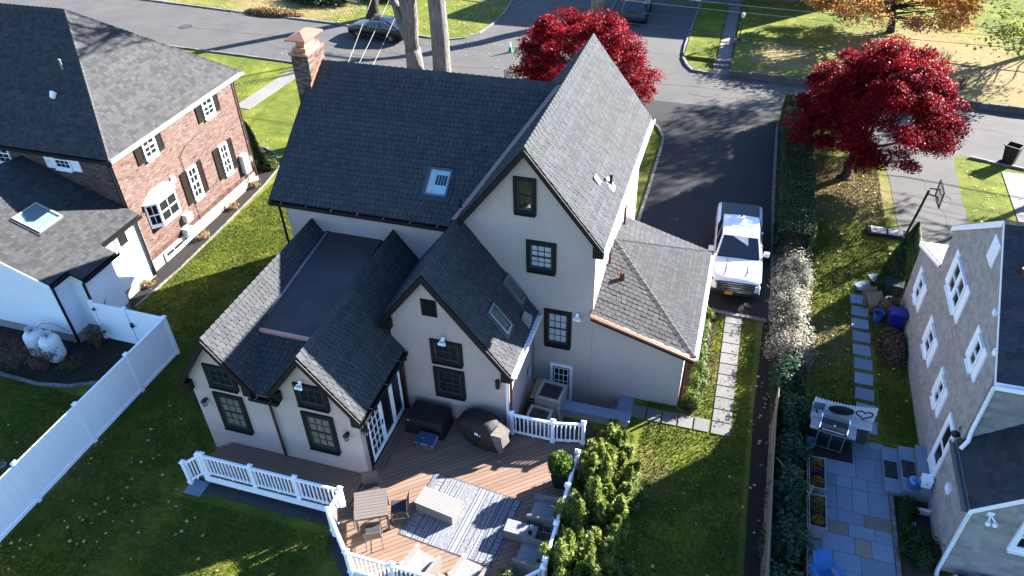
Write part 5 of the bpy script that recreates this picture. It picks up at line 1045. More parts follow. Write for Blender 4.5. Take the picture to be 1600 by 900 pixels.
m = MB(); m.prism([(-.74, -3.0, .66), (.74, -3.0, .66), (.74, -2.90, 1.03), (-.74, -2.90, 1.03)], (0, -.03, -.01)); gr_ = m.build('grille', mat('grille_dark', (.04, .045, .055), .4), tr); [MB().box(-.70, .70, -3.045 + .027 * i, -3.02 + .027 * i, .70 + .09 * i, .725 + .09 * i).build('grille_bar', CHR, gr_) for i in range(4)]
for s in (-1, 1):
    hl_ = MB().prism([(s * .72, -2.985, .80), (s * .985, -2.74, .86), (s * .985, -2.72, 1.03), (s * .72, -2.95, 1.0)], (0, -.03, 0)).build('headlight', mat('dark_lens', (.05, .055, .07), .15, coat=1), tr); MB().prism([(s * .76, -3.0, .86), (s * .90, -2.87, .89), (s * .90, -2.86, .96), (s * .76, -2.985, .94)], (0, -.03, 0)).build('reflector', LAMP, hl_)
    MB().obox((s * 1.02, -1.16, 1.22), (s * .22, 0, 0), (0, .13, 0), (0, 0, .19)).build('mirror', PW, tr); MB().obox((s * 1.04, -1.02, 1.24), (s * .19, 0, 0), (0, .012, 0), (0, 0, .15)).build('mirror_glass', CHR, tr)
    [MB().box(s * 1.015 - .012, s * 1.015 + .012, y, y + .16, 1.02, 1.05).build('door_handle', CHR, tr) for y in (-.2, .85)]; MB().box(s * .9 - .05, s * .9 + .05, 2.95, 2.975, .85, 1.15).build('tail_light', RED, tr)
m = MB(); m.prism([(-.95, -2.98, .42), (.95, -2.98, .42), (.98, -2.82, .42), (-.98, -2.82, .42)], (0, 0, .22)); m.build('bumper', mat('dark_bumper', (.05, .055, .07), .35, metal=.5), tr); MB().box(-.97, .97, -3.0, -2.86, .58, .62).build('bumper_trim', CHR, tr)
MB().box(-.38, -.08, -3.02, -3.005, .45, .60).build('license_plate', mat('orange_plate', (.72, .36, .03), .5), tr); m = MB(); m.tube([(.30 + .16 * math.cos(t), -.78 - .04 * math.sin(t), 1.30 + .16 * math.sin(t)) for t in [i * math.pi / 8 for i in range(17)]], .014, 6); m.build('steering_wheel', BLACKM, tr)
cur = bpy.data.curves.new('grille_lettering', 'FONT'); cur.body = 'RAM'; cur.size = .16; cur.extrude = .006; cur.align_x = 'CENTER'; tmp = bpy.data.objects.new('lettering_source', cur); col.objects.link(tmp)
bpy.context.view_layer.update(); lm_ = bpy.data.meshes.new_from_object(tmp.evaluated_get(bpy.context.evaluated_depsgraph_get())); bpy.data.objects.remove(tmp); lm_.materials.clear(); lm_.materials.append(CHR)
lo_ = bpy.data.objects.new('grille_lettering', lm_); col.objects.link(lo_); lo_.parent = tr; lo_.location = (0, -3.055, .78); lo_.rotation_euler = (R(90), 0, 0); lo_['kind'] = 'stuff'
ca_ = vehicle('parked_sedan', 'black sedan parked along the far kerb by the leafy lawn', 'car', (-26.3, 51.1, .006), R(-97), PB,
    [(-2.42, .70, .42, .70, 0), (-2.32, .86, .30, .78, .02), (-1.9, .92, .26, .86, .03), (-.9, .93, .26, .94, .02), (.6, .93, .26, .96, 0), (1.7, .92, .28, .96, .01), (2.3, .86, .32, .94, .02), (2.42, .74, .40, .84, 0)],
    (-1.05, -.25, .95, 2.05, .92, 1.44, .84, .60), (-1.45, 1.42), .34, .92, CARG)
for s in (-1, 1): MB().prism([(s * .6, -2.4, .56), (s * .84, -2.24, .6), (s * .84, -2.24, .72), (s * .6, -2.4, .70)], (0, -.02, 0)).build('headlight', LAMP, ca_); MB().box(s * .935 - .008, s * .935 + .008, -1.1, 1.1, .36, .40).build('sill_trim', CHR, ca_); MB().obox((s * .90, -.75, .95), (s * .14, 0, 0), (0, .1, 0), (0, 0, .1)).build('mirror', PB, ca_); MB().box(s * .7 - .15, s * .7 + .15, 2.40, 2.43, .62, .76).build('tail_light', RED, ca_)
for s in (-1, 1): MB().tube([(s * .87, -.95, .965), (s * .70, -.25, 1.38), (s * .66, .85, 1.40), (s * .84, 1.85, .985), (s * .87, -.95, .965)], .012, 5).build('window_trim', CHR, ca_)
su = vehicle('parked_suv', 'dark blue sports utility car parked in the shaded far driveway', 'car', (-8.6, 59.9, .01), R(2), mat('navy_car_paint', (.02, .035, .075), .22, coat=1),
    [(-2.4, .75, .45, .85, 0), (-2.25, .92, .36, .95, .02), (-1.2, .96, .34, 1.06, .02), (0, .97, .34, 1.08, 0), (2.2, .96, .36, 1.06, 0), (2.4, .88, .42, 1.0, 0)], (-1.3, -.55, 1.9, 2.3, 1.04, 1.70, .88, .70), (-1.45, 1.45), .37, .95, CARG)
su.rotation_euler = (0, 0, R(182))
for s in (-1, 1): MB().box(s * .78 - .12, s * .78 + .12, -2.44, -2.33, .80, 1.02).build('tail_light', RED, su)
MB().box(-.2, .2, -2.425, -2.40, .62, .75).build('license_plate', WHITE, su); MB().box(-.85, .85, -2.43, -2.3, .40, .56).build('bumper', BLACKM, su)
# ------------------------------------------------------------------ street things
co_ = thing('traffic_cone', 'green and white traffic cone standing in the street', 'traffic cone', (-15.95, 50.35, .006)); GREEN = mat('green_plastic', (.03, .33, .16), .5)
MB().box(-.19, .19, -.19, .19, 0, .035).build('base', GREEN, co_); MB().lathe((0, 0, .035), [(.15, 0), (.085, .36)], 18).build('cone', GREEN, co_, smooth=True, angle=50); MB().lathe((0, 0, .395), [(.086, 0), (.035, .33)], 18).build('collar', WHITE, co_, smooth=True, angle=50)
def bin_(loc, rz, lab, m, lidm=None, h=1.0, w=.58, openlid=False, lie=False):
    r = thing('wheeled_bin', lab, 'bin', loc, rz); a, b = w / 2, w / 2 * .78
    MB().add([(-b, -b, .06), (b, -b, .06), (b, b, .06), (-b, b, .06), (-a, -a, h), (a, -a, h), (a, a * 1.15, h), (-a, a * 1.15, h)], [(3, 2, 1, 0), (0, 1, 5, 4), (1, 2, 6, 5), (2, 3, 7, 6), (3, 0, 4, 7)]).build('body', m, r)
    q = MB(); f = .04; q.box(-a - .02, a + .02, -a - .02, -a + f, h - .05, h + .02); q.box(-a - .02, a + .02, a * 1.15 - f, a * 1.15 + .02, h - .05, h + .02); q.box(-a - .02, -a + f, -a + f, a * 1.15 - f, h - .05, h + .02); q.box(a - f, a + .02, -a + f, a * 1.15 - f, h - .05, h + .02); q.build('rim', m, r)
    if openlid: MB().box(-a + f, a - f, -a + f, a, h - .45, h - .44).build('inside', INSIDE, r)
    else: MB().prism([(-a - .02, -a - .03, h + .022), (a + .02, -a - .03, h + .022), (a + .02, a * 1.15 + .03, h + .022), (-a - .02, a * 1.15 + .03, h + .022)], (0, 0, .06)).build('lid', lidm or m, r)
    for s in (-1, 1): MB().lathe((s * (b + .03), b + .03, .12), [(.12, -.03), (.12, .03)], 14, 'x').build('wheel', BLACKM, r)
    MB().tube([(-a * .8, a * 1.15 + .03, h - .04), (-a * .8, a * 1.15 + .09, h), (a * .8, a * 1.15 + .09, h), (a * .8, a * 1.15 + .03, h - .04)], .018, 6).build('handle', BLACKM, r); return r
BBIN = mat('black_plastic', (.018, .018, .020), .5)
bin_((14.1, 41.3, .012), R(60), 'open black wheeled bin at the street edge by the lawn', BBIN, openlid=True, h=1.05, w=.66)
bin_((7.28, 27.55, 0), R(80), 'dark green wheeled bin behind the cardboard box', mat('dark_green_plastic', (.018, .045, .035), .4), h=.95)
b2 = bin_((7.25, 25.75, 0), R(-90), 'blue wheeled bin leaning on the cedar house wall', mat('blue_plastic', (.012, .03, .30), .4), h=.85, w=.5)
bk = thing('blue_bucket', 'small light blue bucket beside the brown leaf bags', 'bucket', (6.72, 26.15, 0)); MB().lathe((0, 0, 0), [(.16, 0), (.21, .42), (.22, .42), (.22, .45), (.19, .44), (.15, .05)], 18).build('body', mat('light_blue_plastic', (.03, .16, .45), .4), bk, smooth=True, angle=50)
m = MB(); m.tube([(.21 * math.cos(t), 0, .42 + .14 * math.sin(t)) for t in [i * math.pi / 8 for i in range(9)]], .006, 5); m.build('handle', GREYM, bk)
cbx = thing('cardboard_box', 'flattened tan cardboard box leaning beside the green bin', 'box', (6.60, 27.0, 0), R(25)); CARD = mat('cardboard', (.42, .27, .17), .85, (.36, .23, .14), 5)
MB().obox((-.33, -.25, .30), (.66, 0, 0), (0, .42, .36), (0, -.015, .02)).build('panel', CARD, cbx); MB().obox((-.33, -.26, .0), (.66, 0, 0), (0, .02, .30), (0, .02, 0)).build('flap', CARD, cbx); MB().obox((-.31, .16, .0), (.62, 0, 0), (0, .3, .66), (0, .015, 0)).build('back_panel', CARD, cbx)
LEAFB = mat('brown_leaves', (.16, .09, .06), .95, (.05, .03, .02), 16, amt=.7, bump=1, bscale=25, bdist=.06)
def heap(name, lab, cat, loc, rx, ry, h, m, n=16, seed=3, leaves=0, leafm=None):
    rr = random.Random(seed); M_ = MB(); V = []; R_ = 6
    for i in range(R_ + 1):
        f = i / R_
        for k in range(n):
            a = 2 * math.pi * k / n; j = 1 + rr.uniform(-.16, .16); s = math.cos(f * math.pi / 2) * j; V.append((rx * s * math.cos(a), ry * s * math.sin(a), max(0, h * math.sin(f * math.pi / 2) * (1 + rr.uniform(-.1, .1)))))
    F = [(i * n + k, i * n + (k + 1) % n, (i + 1) * n + (k + 1) % n, (i + 1) * n + k) for i in range(R_) for k in range(n)]; o = M_.add(V, F).build(name, m, None); o.location = loc; tag(o, lab, cat); return o
heap('leaf_heap', 'heap of dark brown leaves against the cedar house wall', 'leaf heap', (7.15, 24.55, 0), .50, 1.0, .50, LEAFB, seed=5); heap('leaf_bag', 'brown paper leaf bag between the blue and green bins', 'bag', (7.12, 26.62, 0), .42, .42, .85, mat('paper_bag', (.20, .13, .11), .8, (.12, .08, .07), 6, bump=.5), seed=8)
heap('leaf_pile', 'long orange brown leaf pile at the far kerb', 'leaf pile', (-37.2, 53.95, 0), 2.4, .75, .42, mat('orange_leaves', (.42, .24, .09), .95, (.24, .13, .05), 9, amt=.8, bump=1, bscale=18, bdist=.06), n=22, seed=2)
# basketball hoop
bb = place('basketball_hoop', 'portable basketball hoop with black pole over the side driveway', 'basketball hoop', (7.9, 32.6, 0))
MB().prism([(6.75, 32.35, .03), (8.35, 32.35, .03), (8.45, 32.6, .03), (8.35, 32.95, .03), (6.75, 33.05, .03)], (0, 0, .16)).build('base', BLACKM, bb); m = MB(); m.prism([(6.85, 32.45, .19), (7.5, 32.43, .19), (7.5, 32.9, .19), (6.85, 32.95, .19)], (0, 0, .05)); m.prism([(7.58, 32.43, .19), (8.2, 32.43, .19), (8.2, 32.88, .19), (7.58, 32.9, .19)], (0, 0, .05)); m.build('base_panel', mat('pale_plastic', (.55, .54, .52), .5), bb)
MB().tube([(8.32, 32.62, .15), (8.50, 32.62, 1.5), (8.62, 32.62, 2.55)], .055, 10).build('pole', BLACKM, bb, smooth=True, angle=50); MB().tube([(6.95, 32.65, .22), (8.38, 32.62, .75)], .02, 6).build('brace', BLACKM, bb)
for dz in (0, .28): MB().tube([(8.60, 32.55, 2.42 + dz), (9.02, 32.5, 2.35 + dz * 1.3)], .03, 6).build('arm', BLACKM, bb)
MB().obox((9.04, 31.95, 2.1), (.03, .0, 0), (.0, 1.15, 0), (0, 0, .80)).build('backboard', glass('clear_board', (.3, .32, .33), .35), bb); m = MB(); O = Vector((9.025, 31.95, 2.1))
for (a, b, c, d) in ((0, 1.15, 0, .05), (0, 1.15, .75, .80), (0, .05, .05, .75), (1.10, 1.15, .05, .75), (.38, .77, .14, .17), (.38, .77, .45, .48)): m.obox(O + Vector((0, a, c)), (.055, 0, 0), (0, b - a, 0), (0, 0, d - c))
m.build('board_frame', BLACKM, bb); cR = Vector((9.34, 32.52, 2.28)); ring = lambda r, z, n=24: [cR + Vector((r * math.cos(2 * math.pi * k / n), r * math.sin(2 * math.pi * k / n), z)) for k in range(n + 1)]
MB().tube(ring(.23, 0), .012, 6).build('rim', mat('orange_red_rim', (.55, .07, .04), .4), bb); m = MB(); [m.tube([ring(.23, 0)[k], ring(.17, -.2)[(k + 1) % 24], ring(.12, -.38)[k]], .008, 4) for k in range(0, 24, 2)]; m.tube(ring(.17, -.2), .007, 4); m.build('net', WHITE, bb, kind='stuff')
# lamp post at the far walk
lp = place('lamp_post', 'thin black lamp post with white lantern beside the far walk', 'lamp post', (-.55, 55.4, .34)); MB().tube([(-.55, 55.4, .36), (-.55, 55.4, 1.95)], .035, 8).build('pole', BLACKM, lp)
MB().lathe((-.55, 55.4, 1.95), [(.08, 0), (.12, .22), (.13, .24), (.03, .36)], 8).build('lantern', mat('lantern_white', (.7, .7, .66), .4), lp); MB().box(-.95, -.15, 55.0, 55.75, .34, .40).build('pad', PAVER, lp)
yl = heap('potted_mum', 'small dark red plant at the foot of the lamp post', 'plant', (-.55, 55.25, .40), .18, .18, .2, mat('mum_red', (.18, .03, .03), .9), n=10)
sg = thing('yard_sign', 'small white yard sign leaning by the two big tree trunks', 'sign', (-15.9, 39.6, 0), R(20)); MB().obox((0, 0, .15), (.02, 0, 0), (0, .55, 0), (0.1, 0, .7)).build('panel', WHITE, sg); [MB().tube([(0, y, 0), (.06, y, .5)], .01, 5).build('stake', GREYM, sg) for y in (.1, .45)]
# utility cables
def cable(pts, r, lab, m=BLACKM, sag=.25):
    P_ = []
    for a, b in zip(pts[:-1], pts[1:]):
        a, b = Vector(a), Vector(b); P_ += [a.lerp(b, t / 10) - UZ * sag * 4 * (t / 10) * (1 - t / 10) for t in range(10)]
    P_.append(Vector(pts[-1])); tag(MB().tube(P_, r, 5).build('utility_cable', m), lab, 'cable', 'overhead cables')
cable([(-45, 46.5, 6.6), (-17, 44.6, 5.30), (14.5, 44.4, 3.75), (34, 43, 5)], .026, 'thick black overhead cable crossing lowest above the street', sag=.12)
cable([(-45, 46.5, 7.2), (-14, 44.8, 5.55), (14.6, 44.6, 4.9), (34, 43, 6)], .014, 'thin overhead cable just above the thick black one', sag=.12)
cable([(-45, 46.5, 7.6), (-12, 44.9, 6.05), (14.8, 44.8, 5.35), (34, 43, 7)], .012, 'second thin overhead cable above the street', GREYM, sag=.1); cable([(-45, 46.5, 8), (-9, 45, 6.3), (15, 45, 5.7), (34, 43, 7.4)], .012, 'topmost thin overhead cable above the street', GREYM, sag=.1)
PALE = mat('pale_cable', (.55, .54, .50), .5)
cable([(-16.2, 28.3, 6.0), (-24.6, 54, 3.6)], .009, 'pale service cable nearest the chimney running to the street', PALE, .15); cable([(-16.3, 28.3, 6.9), (-24.9, 54, 4.9)], .008, 'pale service cable second from the chimney', PALE, .15); cable([(-16.4, 28.3, 7.5), (-26.6, 54, 5.0)], .008, 'pale service cable passing highest over the black sedan', PALE, .15)
# ------------------------------------------------------------------ right-hand patio
pf = place('wood_screen', 'tan wooden screen fence on the left side of the shrub row', 'fence', (2.85, 15, 0)); TANW = mat('tan_wood', (.36, .27, .18), .8, (.25, .18, .12), 3, amt=.9, bump=.2, stretch=(6, 6, 1))
y = 6.0; i = 0
while y < 20.3:
    h = 1.25 if y < 19.2 else 1.25 - (y - 19.2) ** 2 * .35; x = 2.72 + .012 * (y - 6) + (0 if y < 18.8 else (y - 18.8) * .06); MB().box(x, x + .025, y, y + .14, .02, h + random.uniform(-.015, .015)).build('picket', TANW, pf); y += .147
MB().box(2.82, 2.88, 6, 19, .35, .44).build('rail', TANW, pf); MB().box(2.84, 2.90, 6, 19, 1.0, 1.09).build('rail', TANW, pf)
p2 = place('low_screen', 'thin tan board edging between the shrubs and the planter boxes', 'fence', (4.0, 15, 0)); [MB().box(3.965, 3.99, y_, y_ + 1.38, 0, .62 + random.uniform(-.03, .03)).build('board', TANW, p2) for y_ in [8.0 + 1.4 * k for k in range(7)]]; MB().tube([(3.98, 15.9, 0), (3.95, 16.0, .9), (4.05, 16.25, 1.05)], .04, 7).build('post', TANW, p2)
tag(MB().tube([(2.95, 16.9, 1.2), (3.5, 16.4, 1.0), (3.95, 16.0, .95)], .008, 5).build('tie_rope', PALE), 'thin pale rope tied between the tan screen and a post', 'rope')
GW = mat('weathered_grey_wood', (.36, .36, .38), .8, (.26, .26, .28), 4, bump=.2)
def pbox(y0, y1, lab):
    r = place('planter_box', lab, 'planter', (4.3, (y0 + y1) / 2, 0)); x0, x1 = 4.02, 4.52
    for q in ((x0, x1, y0, y0 + .03), (x0, x1, y1 - .03, y1), (x0, x0 + .03, y0 + .03, y1 - .03), (x1 - .03, x1, y0 + .03, y1 - .03)): MB().box(*q, .12, .62).build('side_board', GW, r)
    for x in (x0, x1 - .05):
        for y_ in (y0 - .012, y1 - .04): MB().box(x - .01, x + .062, y_, y_ + .052, 0, .64).build('leg', GW, r)
    MB().box(x0 + .03, x1 - .03, y0 + .03, y1 - .03, .5, .54).build('soil', SOIL, r); return r
pbx = [pbox(16.55, 17.80, 'weathered grey planter box next to the barbecue'), pbox(15.10, 16.30, 'weathered grey planter box nearer the blue chair')]
bq = thing('barbecue', 'silver barbecue with dark hood and side shelves on the patio', 'grill', (4.72, 18.92, .04), R(-8)); SILV = mat('brushed_steel', (.45, .47, .50), .35, (.30, .31, .34), 6, metal=.5)
MB().box(-.70, .70, -.28, .28, .84, .90).build('shelf', SILV, bq); MB().box(-.42, .42, -.25, .25, .10, .84).build('cabinet', SILV, bq); [MB().box(x, x + .36, -.262, -.252, .16, .78).build('cabinet_door', BLACKM, bq) for x in (-.38, .02)]; [MB().box(x, x + .26, -.30, -.275, .70, .72).build('door_handle', CHR, bq) for x in (-.33, .07)]
prof = [(-.27, .90), (-.27, 1.0), (-.20, 1.16), (-.02, 1.24), (.16, 1.22), (.26, 1.08), (.26, .90)]; MB().prism([(-.40, y_, z_) for y_, z_ in prof], (.80, 0, 0)).build('hood', mat('navy_hood', (.02, .025, .04), .3), bq); [MB().prism([(x, y_ * 1.04, .90 + (z_ - .90) * 1.04) for y_, z_ in prof], (.035, 0, 0)).build('hood_trim', CHR, bq) for x in (-.44, .405)]
MB().tube([(-.34, -.27, 1.0), (-.34, -.34, 1.04), (.34, -.34, 1.04), (.34, -.27, 1.0)], .014, 6).build('hood_handle', CHR, bq); MB().lathe((0, -.2, 1.17), [(.03, -.01), (.03, .01)], 12).build('thermometer', WHITE, bq)
[MB().lathe((x, -.22, .05), [(.05, -.02), (.05, .02)], 10, 'x').build('caster', BLACKM, bq) for x in (-.38, .38)]; tag(MB().box(4.12, 5.5, 18.35, 19.28, .045, .052).build('grill_mat', mat('dark_mat', (.03, .028, .028), .9)), 'dark mat on the patio under the barbecue', 'mat')
hb = place('picket_headboard', 'white picket backboard with oval and heart wreaths behind the barbecue', 'garden screen', (5.0, 19.75, 0)); WP = mat('chipped_white', (.60, .63, .66), .75, (.40, .42, .45), 6, amt=.6)
for k in range(20):
    x = 4.06 + k * .098; h = 1.42 - .10 * math.sin(math.pi * k / 19); MB().prism([(x, 19.62, .05), (x + .085, 19.62, .05), (x + .085, 19.62, h), (x + .042, 19.62, h + .07), (x, 19.62, h)], (0, .02, 0)).build('picket', WP, hb)
MB().box(4.04, 6.04, 19.642, 19.68, .55, .63).build('rail', WP, hb); MB().box(4.04, 6.04, 19.642, 19.68, 1.1, 1.18).build('rail', WP, hb); MB().box(4.04, 5.95, 19.20, 19.61, .80, .83).build('shelf', WP, hb); MB().box(4.1, 5.9, 19.3, 19.6, .0, .79).build('cabinet', mat('dark_cabinet', (.08, .08, .09), .8), hb)
q = [(4.95 + .36 * math.cos(t), 19.60, 1.10 + .15 * math.sin(t)) for t in [i * math.pi / 12 for i in range(25)]]; MB().tube(q, .04, 7).build('oval_wreath', mat('dark_wreath', (.03, .035, .03), .8), hb); MB().prism([(4.95 + .33 * math.cos(t), 19.612, 1.10 + .13 * math.sin(t)) for t in [i * math.pi / 12 for i in range(24)]], (0, -.01, 0)).build('oval_panel', mat('dark_wreath', (.03, .035, .03)), hb)
MB().tube([(5.66 + .017 * 16 * math.sin(t) ** 3 * .95, 19.60, 1.08 + .0125 * (13 * math.cos(t) - 5 * math.cos(2 * t) - 2 * math.cos(3 * t) - math.cos(4 * t))) for t in [i * math.pi / 12 for i in range(25)]], .022, 6).build('heart_wreath', mat('dark_wreath', (.03, .035, .03)), hb); MB().box(4.08, 4.42, 19.60, 19.618, .95, 1.25).build('slate_panel', mat('slate', (.15, .19, .24), .7), hb)
pail = thing('metal_pail', 'small silver blue pail on the mat beside the barbecue', 'bucket', (4.18, 18.75, .052)); MB().lathe((0, 0, 0), [(.12, 0), (.15, .28), (.16, .28), (.13, .26), (.11, .03)], 16).build('body', mat('pale_blue_pail', (.25, .36, .48), .4), pail, smooth=True, angle=50)
# door steps with mats
ds = place('door_steps', 'three bluestone steps rising to the cedar house side door', 'steps', (7.0, 18.3, 0))
for k, (x0, x1) in enumerate(((6.36, 6.84), (6.84, 7.30), (7.30, 7.625))): MB().box(x0 + .02, x1 + (.02 if k < 2 else 0), 17.42, 19.18, 0, .17 + .18 * k).build('riser', CONC, ds); MB().box(x0, x1 + (.001 if k < 2 else 0), 17.38, 19.22, .17 + .18 * k, .21 + .18 * k).build('tread', BLUESTONE, ds)
MATM = mat('black_rubber_mat', (.02, .02, .022), .8, bump=.8, bscale=50)
for k, (x, lab) in enumerate(((6.40, 'black patterned rubber mat on the lowest door step'), (6.88, 'black patterned rubber mat on the middle door step'))):
    r = place('step_mat', lab, 'mat', (x + .2, 18.3, .212 + .18 * k)); z = .2125 + .18 * k; MB().box(x, x + .38, 17.92, 18.62, z, z + .008).build('base', MATM, r); m = MB(); [m.tube([(x + .19 + a * math.cos(t), 18.27 + a * 1.75 * math.sin(t), z + .01) for t in [i * math.pi / 10 for i in range(21)]], .008, 4) for a in (.07, .13, .17)]; m.build('pattern_rib', mat('grey_rubber', (.10, .10, .10), .8), r)
gb2 = thing('blue_glass_ball', 'glossy blue gazing ball on the middle door step', 'gazing ball', (7.10, 17.62, .39)); MB().lathe((0, 0, .0), [(.05, 0), (.16, .06), (.2, .18), (.17, .31), (.09, .38), (.02, .395)], 20).build('ball', mat('blue_ball', (.02, .22, .55), .1, (.01, .12, .35), 8, coat=1), gb2, smooth=True); MB().lathe((0, 0, -.0), [(.10, 0), (.10, .03)], 14).build('stand', BLACKM, gb2)
wbx = thing('white_step_box', 'white box with a dark round hole on the top door step', 'box', (7.42, 17.62, .57)); MB().box(-.14, .14, -.14, .14, 0, .30).build('body', VINYL, wbx); MB().lathe((0, -.141, .16), [(.025, -.004), (.025, .004)], 10, 'y').build('hole', BLACKM, wbx); MB().box(-.15, .15, -.15, .15, .30, .33).build('lid', VINYL, wbx)
ww = place('window_well', 'white concrete window well beside the round green shrub', 'window well', (7.35, 16.4, 0)); 
for q in ((7.02, 7.14, 15.75, 17.0), (7.14, 7.62, 16.88, 17.0), (7.14, 7.62, 15.75, 15.87)): MB().box(*q, 0, .20).build('side', mat('white_concrete', (.58, .59, .60), .85, (.48, .49, .5), 5), ww)
MB().box(7.14, 7.62, 15.87, 16.88, .008, .02).build('floor', BLACKM, ww)
ad = thing('adirondack_chair', 'bright blue slatted garden chair on the bluestone patio', 'chair', (4.55, 13.62, .045), R(-150)); BLU = mat('bright_blue_plastic', (.01, .17, .55), .4)
for k in range(6): MB().prism([(-.26 + .088 * k, -.22, .30), (-.18 + .088 * k, -.22, .30), (-.185 + .092 * k, -.52, .92 + .05 * math.sin(math.pi * (k + .5) / 6)), (-.275 + .092 * k, -.52, .92 + .05 * math.sin(math.pi * (k + .5) / 6))], (0, -.02, -.01)).build('back_slat', BLU, ad)
[MB().obox((-.26, -.2 + .11 * k, .30 + .018 * k), (.52, 0, 0), (0, .10, .016), (0, 0, .02)).build('seat_slat', BLU, ad) for k in range(5)]
for s in (-1, 1): MB().prism([(s * .28, -.40, .55), (s * .40, -.40, .55), (s * .44, .34, .56), (s * .28, .34, .56)], (0, 0, .025)).build('arm', BLU, ad); MB().box(s * .33 - .03, s * .33 + .03, .26, .33, 0, .56).build('leg', BLU, ad); MB().obox((s * .30, .3, .30), (.03, 0, 0), (0, -.85, -.28), (0, 0, .10)).build('leg', BLU, ad)
# things along the front wall of the cedar house
def jug(loc, m, lab):
    r = thing('plastic_jug', lab, 'jug', loc, random.random() * 6); MB().lathe((0, 0, 0), [(.09, 0), (.105, .03), (.105, .22), (.06, .29), (.04, .31)], 14).build('body', m, r, smooth=True, angle=60); MB().lathe((0, 0, .31), [(.042, 0), (.042, .04)], 12).build('cap', mat('jug_cap', (.6, .6, .58)), r); MB().tube([(.06, 0, .29), (.13, 0, .26), (.13, 0, .14), (.10, 0, .10)], .015, 6).build('handle', m, r)
jug((7.98, 14.72, 0), mat('jug_yellow', (.70, .42, .02), .4), 'yellow plastic jug beside the white downspout'); jug((8.14, 14.68, 0), mat('jug_red', (.55, .03, .03), .4), 'red plastic jug between the yellow and white jugs'); jug((8.34, 14.74, 0), mat('jug_white', (.72, .73, .75), .4), 'white plastic jug next to the red jug')
cbn = thing('storage_tote', 'blue and white storage tote against the cedar house front wall', 'tote', (9.0, 14.62, 0)); MB().add([(-.40, -.22, 0), (.40, -.22, 0), (.40, .22, 0), (-.40, .22, 0), (-.45, -.26, .30), (.45, -.26, .30), (.45, .26, .30), (-.45, .26, .30)], [(3, 2, 1, 0), (0, 1, 5, 4), (1, 2, 6, 5), (2, 3, 7, 6), (3, 0, 4, 7)]).build('body', mat('tote_blue', (.02, .04, .28), .4), cbn); MB().box(-.47, .47, -.28, .28, .30, .35).build('lid', mat('tote_lid', (.5, .55, .58), .4), cbn)
# ------------------------------------------------------------------ foliage
def leaf_mat(name, tints, trans=.35, rough=.5):
    return mat(name, (1, 1, 1), rough, (.86, .86, .86), 9, tint=True, tintc=tints, trans=trans, spec=.1)
def leaves(name, C_, size, m, parent=None, up=.35, long=1.5, tint=None, kind=None, droop=0.0, axis=None, seed=0):
    """many small bent leaf faces; C_ is an (N,3) array of leaf positions"""
    g = np.random.default_rng(seed); N_ = len(C_); C_ = np.asarray(C_, float)
    n = g.normal(size=(N_, 3)); n /= np.linalg.norm(n, axis=1)[:, None]; n[:, 2] = np.abs(n[:, 2]) + up * 2; n /= np.linalg.norm(n, axis=1)[:, None]
    a = g.normal(size=(N_, 3)) if axis is None else np.asarray(axis, float) + g.normal(size=(N_, 3)) * .45
    a -= n * np.sum(a * n, axis=1)[:, None]; a /= np.linalg.norm(a, axis=1)[:, None]; b = np.cross(n, a)
    s = size * g.uniform(.65, 1.35, N_)[:, None]
    V = np.empty((N_, 4, 3)); V[:, 0] = C_ - a * s * long * .5; V[:, 1] = C_ + b * s * .5 + n * s * .12; V[:, 2] = C_ + a * s * long * .5 - n * s * droop; V[:, 3] = C_ - b * s * .5 + n * s * .12
    off = OFF.get(parent.name, Vector((0, 0, 0))) if parent else Vector((0, 0, 0)); V -= np.array(off)[None, None, :]
    me = bpy.data.meshes.new(name); me.vertices.add(N_ * 4); me.vertices.foreach_set('co', V.astype(np.float32).ravel())
    me.loops.add(N_ * 4); me.loops.foreach_set('vertex_index', np.arange(N_ * 4, dtype=np.int32)); me.polygons.add(N_)
    me.polygons.foreach_set('loop_start', np.arange(0, N_ * 4, 4, dtype=np.int32))
    at = me.attributes.new('tint', 'FLOAT', 'FACE'); at.data.foreach_set('value', (g.uniform(0, 1, N_) if tint is None else np.clip(tint, 0, 1)).astype(np.float32))
    me.materials.append(m); me.update(calc_edges=True); me.validate()
    o = bpy.data.objects.new(name, me); col.objects.link(o)
    if parent: o.parent = parent
    if kind: o['kind'] = kind
    return o
BARK = mat('grey_bark', (.36, .335, .30), .95, (.085, .078, .07), 5, amt=.42, bump=1.0, bscale=9, stretch=(2.2, 2.2, .3), bdist=.15)
BARKD = mat('dark_bark', (.075, .06, .05), .95, (.03, .025, .02), 9, amt=.7, bump=1.0, bscale=20, stretch=(1.5, 1.5, .4), bdist=.05)
def limb(m, p, q, r0, r1, seg=6, wob=.06, rr=random, n=8):
    p, q = Vector(p), Vector(q); L = (q - p).length; pts = []; rad = []
    for i in range(seg + 1):
        t = i / seg; w = wob * L * math.sin(math.pi * t); pts.append(p.lerp(q, t) + Vector((rr.uniform(-w, w), rr.uniform(-w, w), rr.uniform(-w, w) * .5))); rad.append(r0 + (r1 - r0) * t)
    m.tube(pts, rad, n); return pts
MAPLE = leaf_mat('red_maple_leaf', [(.07, .003, .008), (.24, .006, .014), (.44, .013, .024), (.64, .032, .04)], .45)
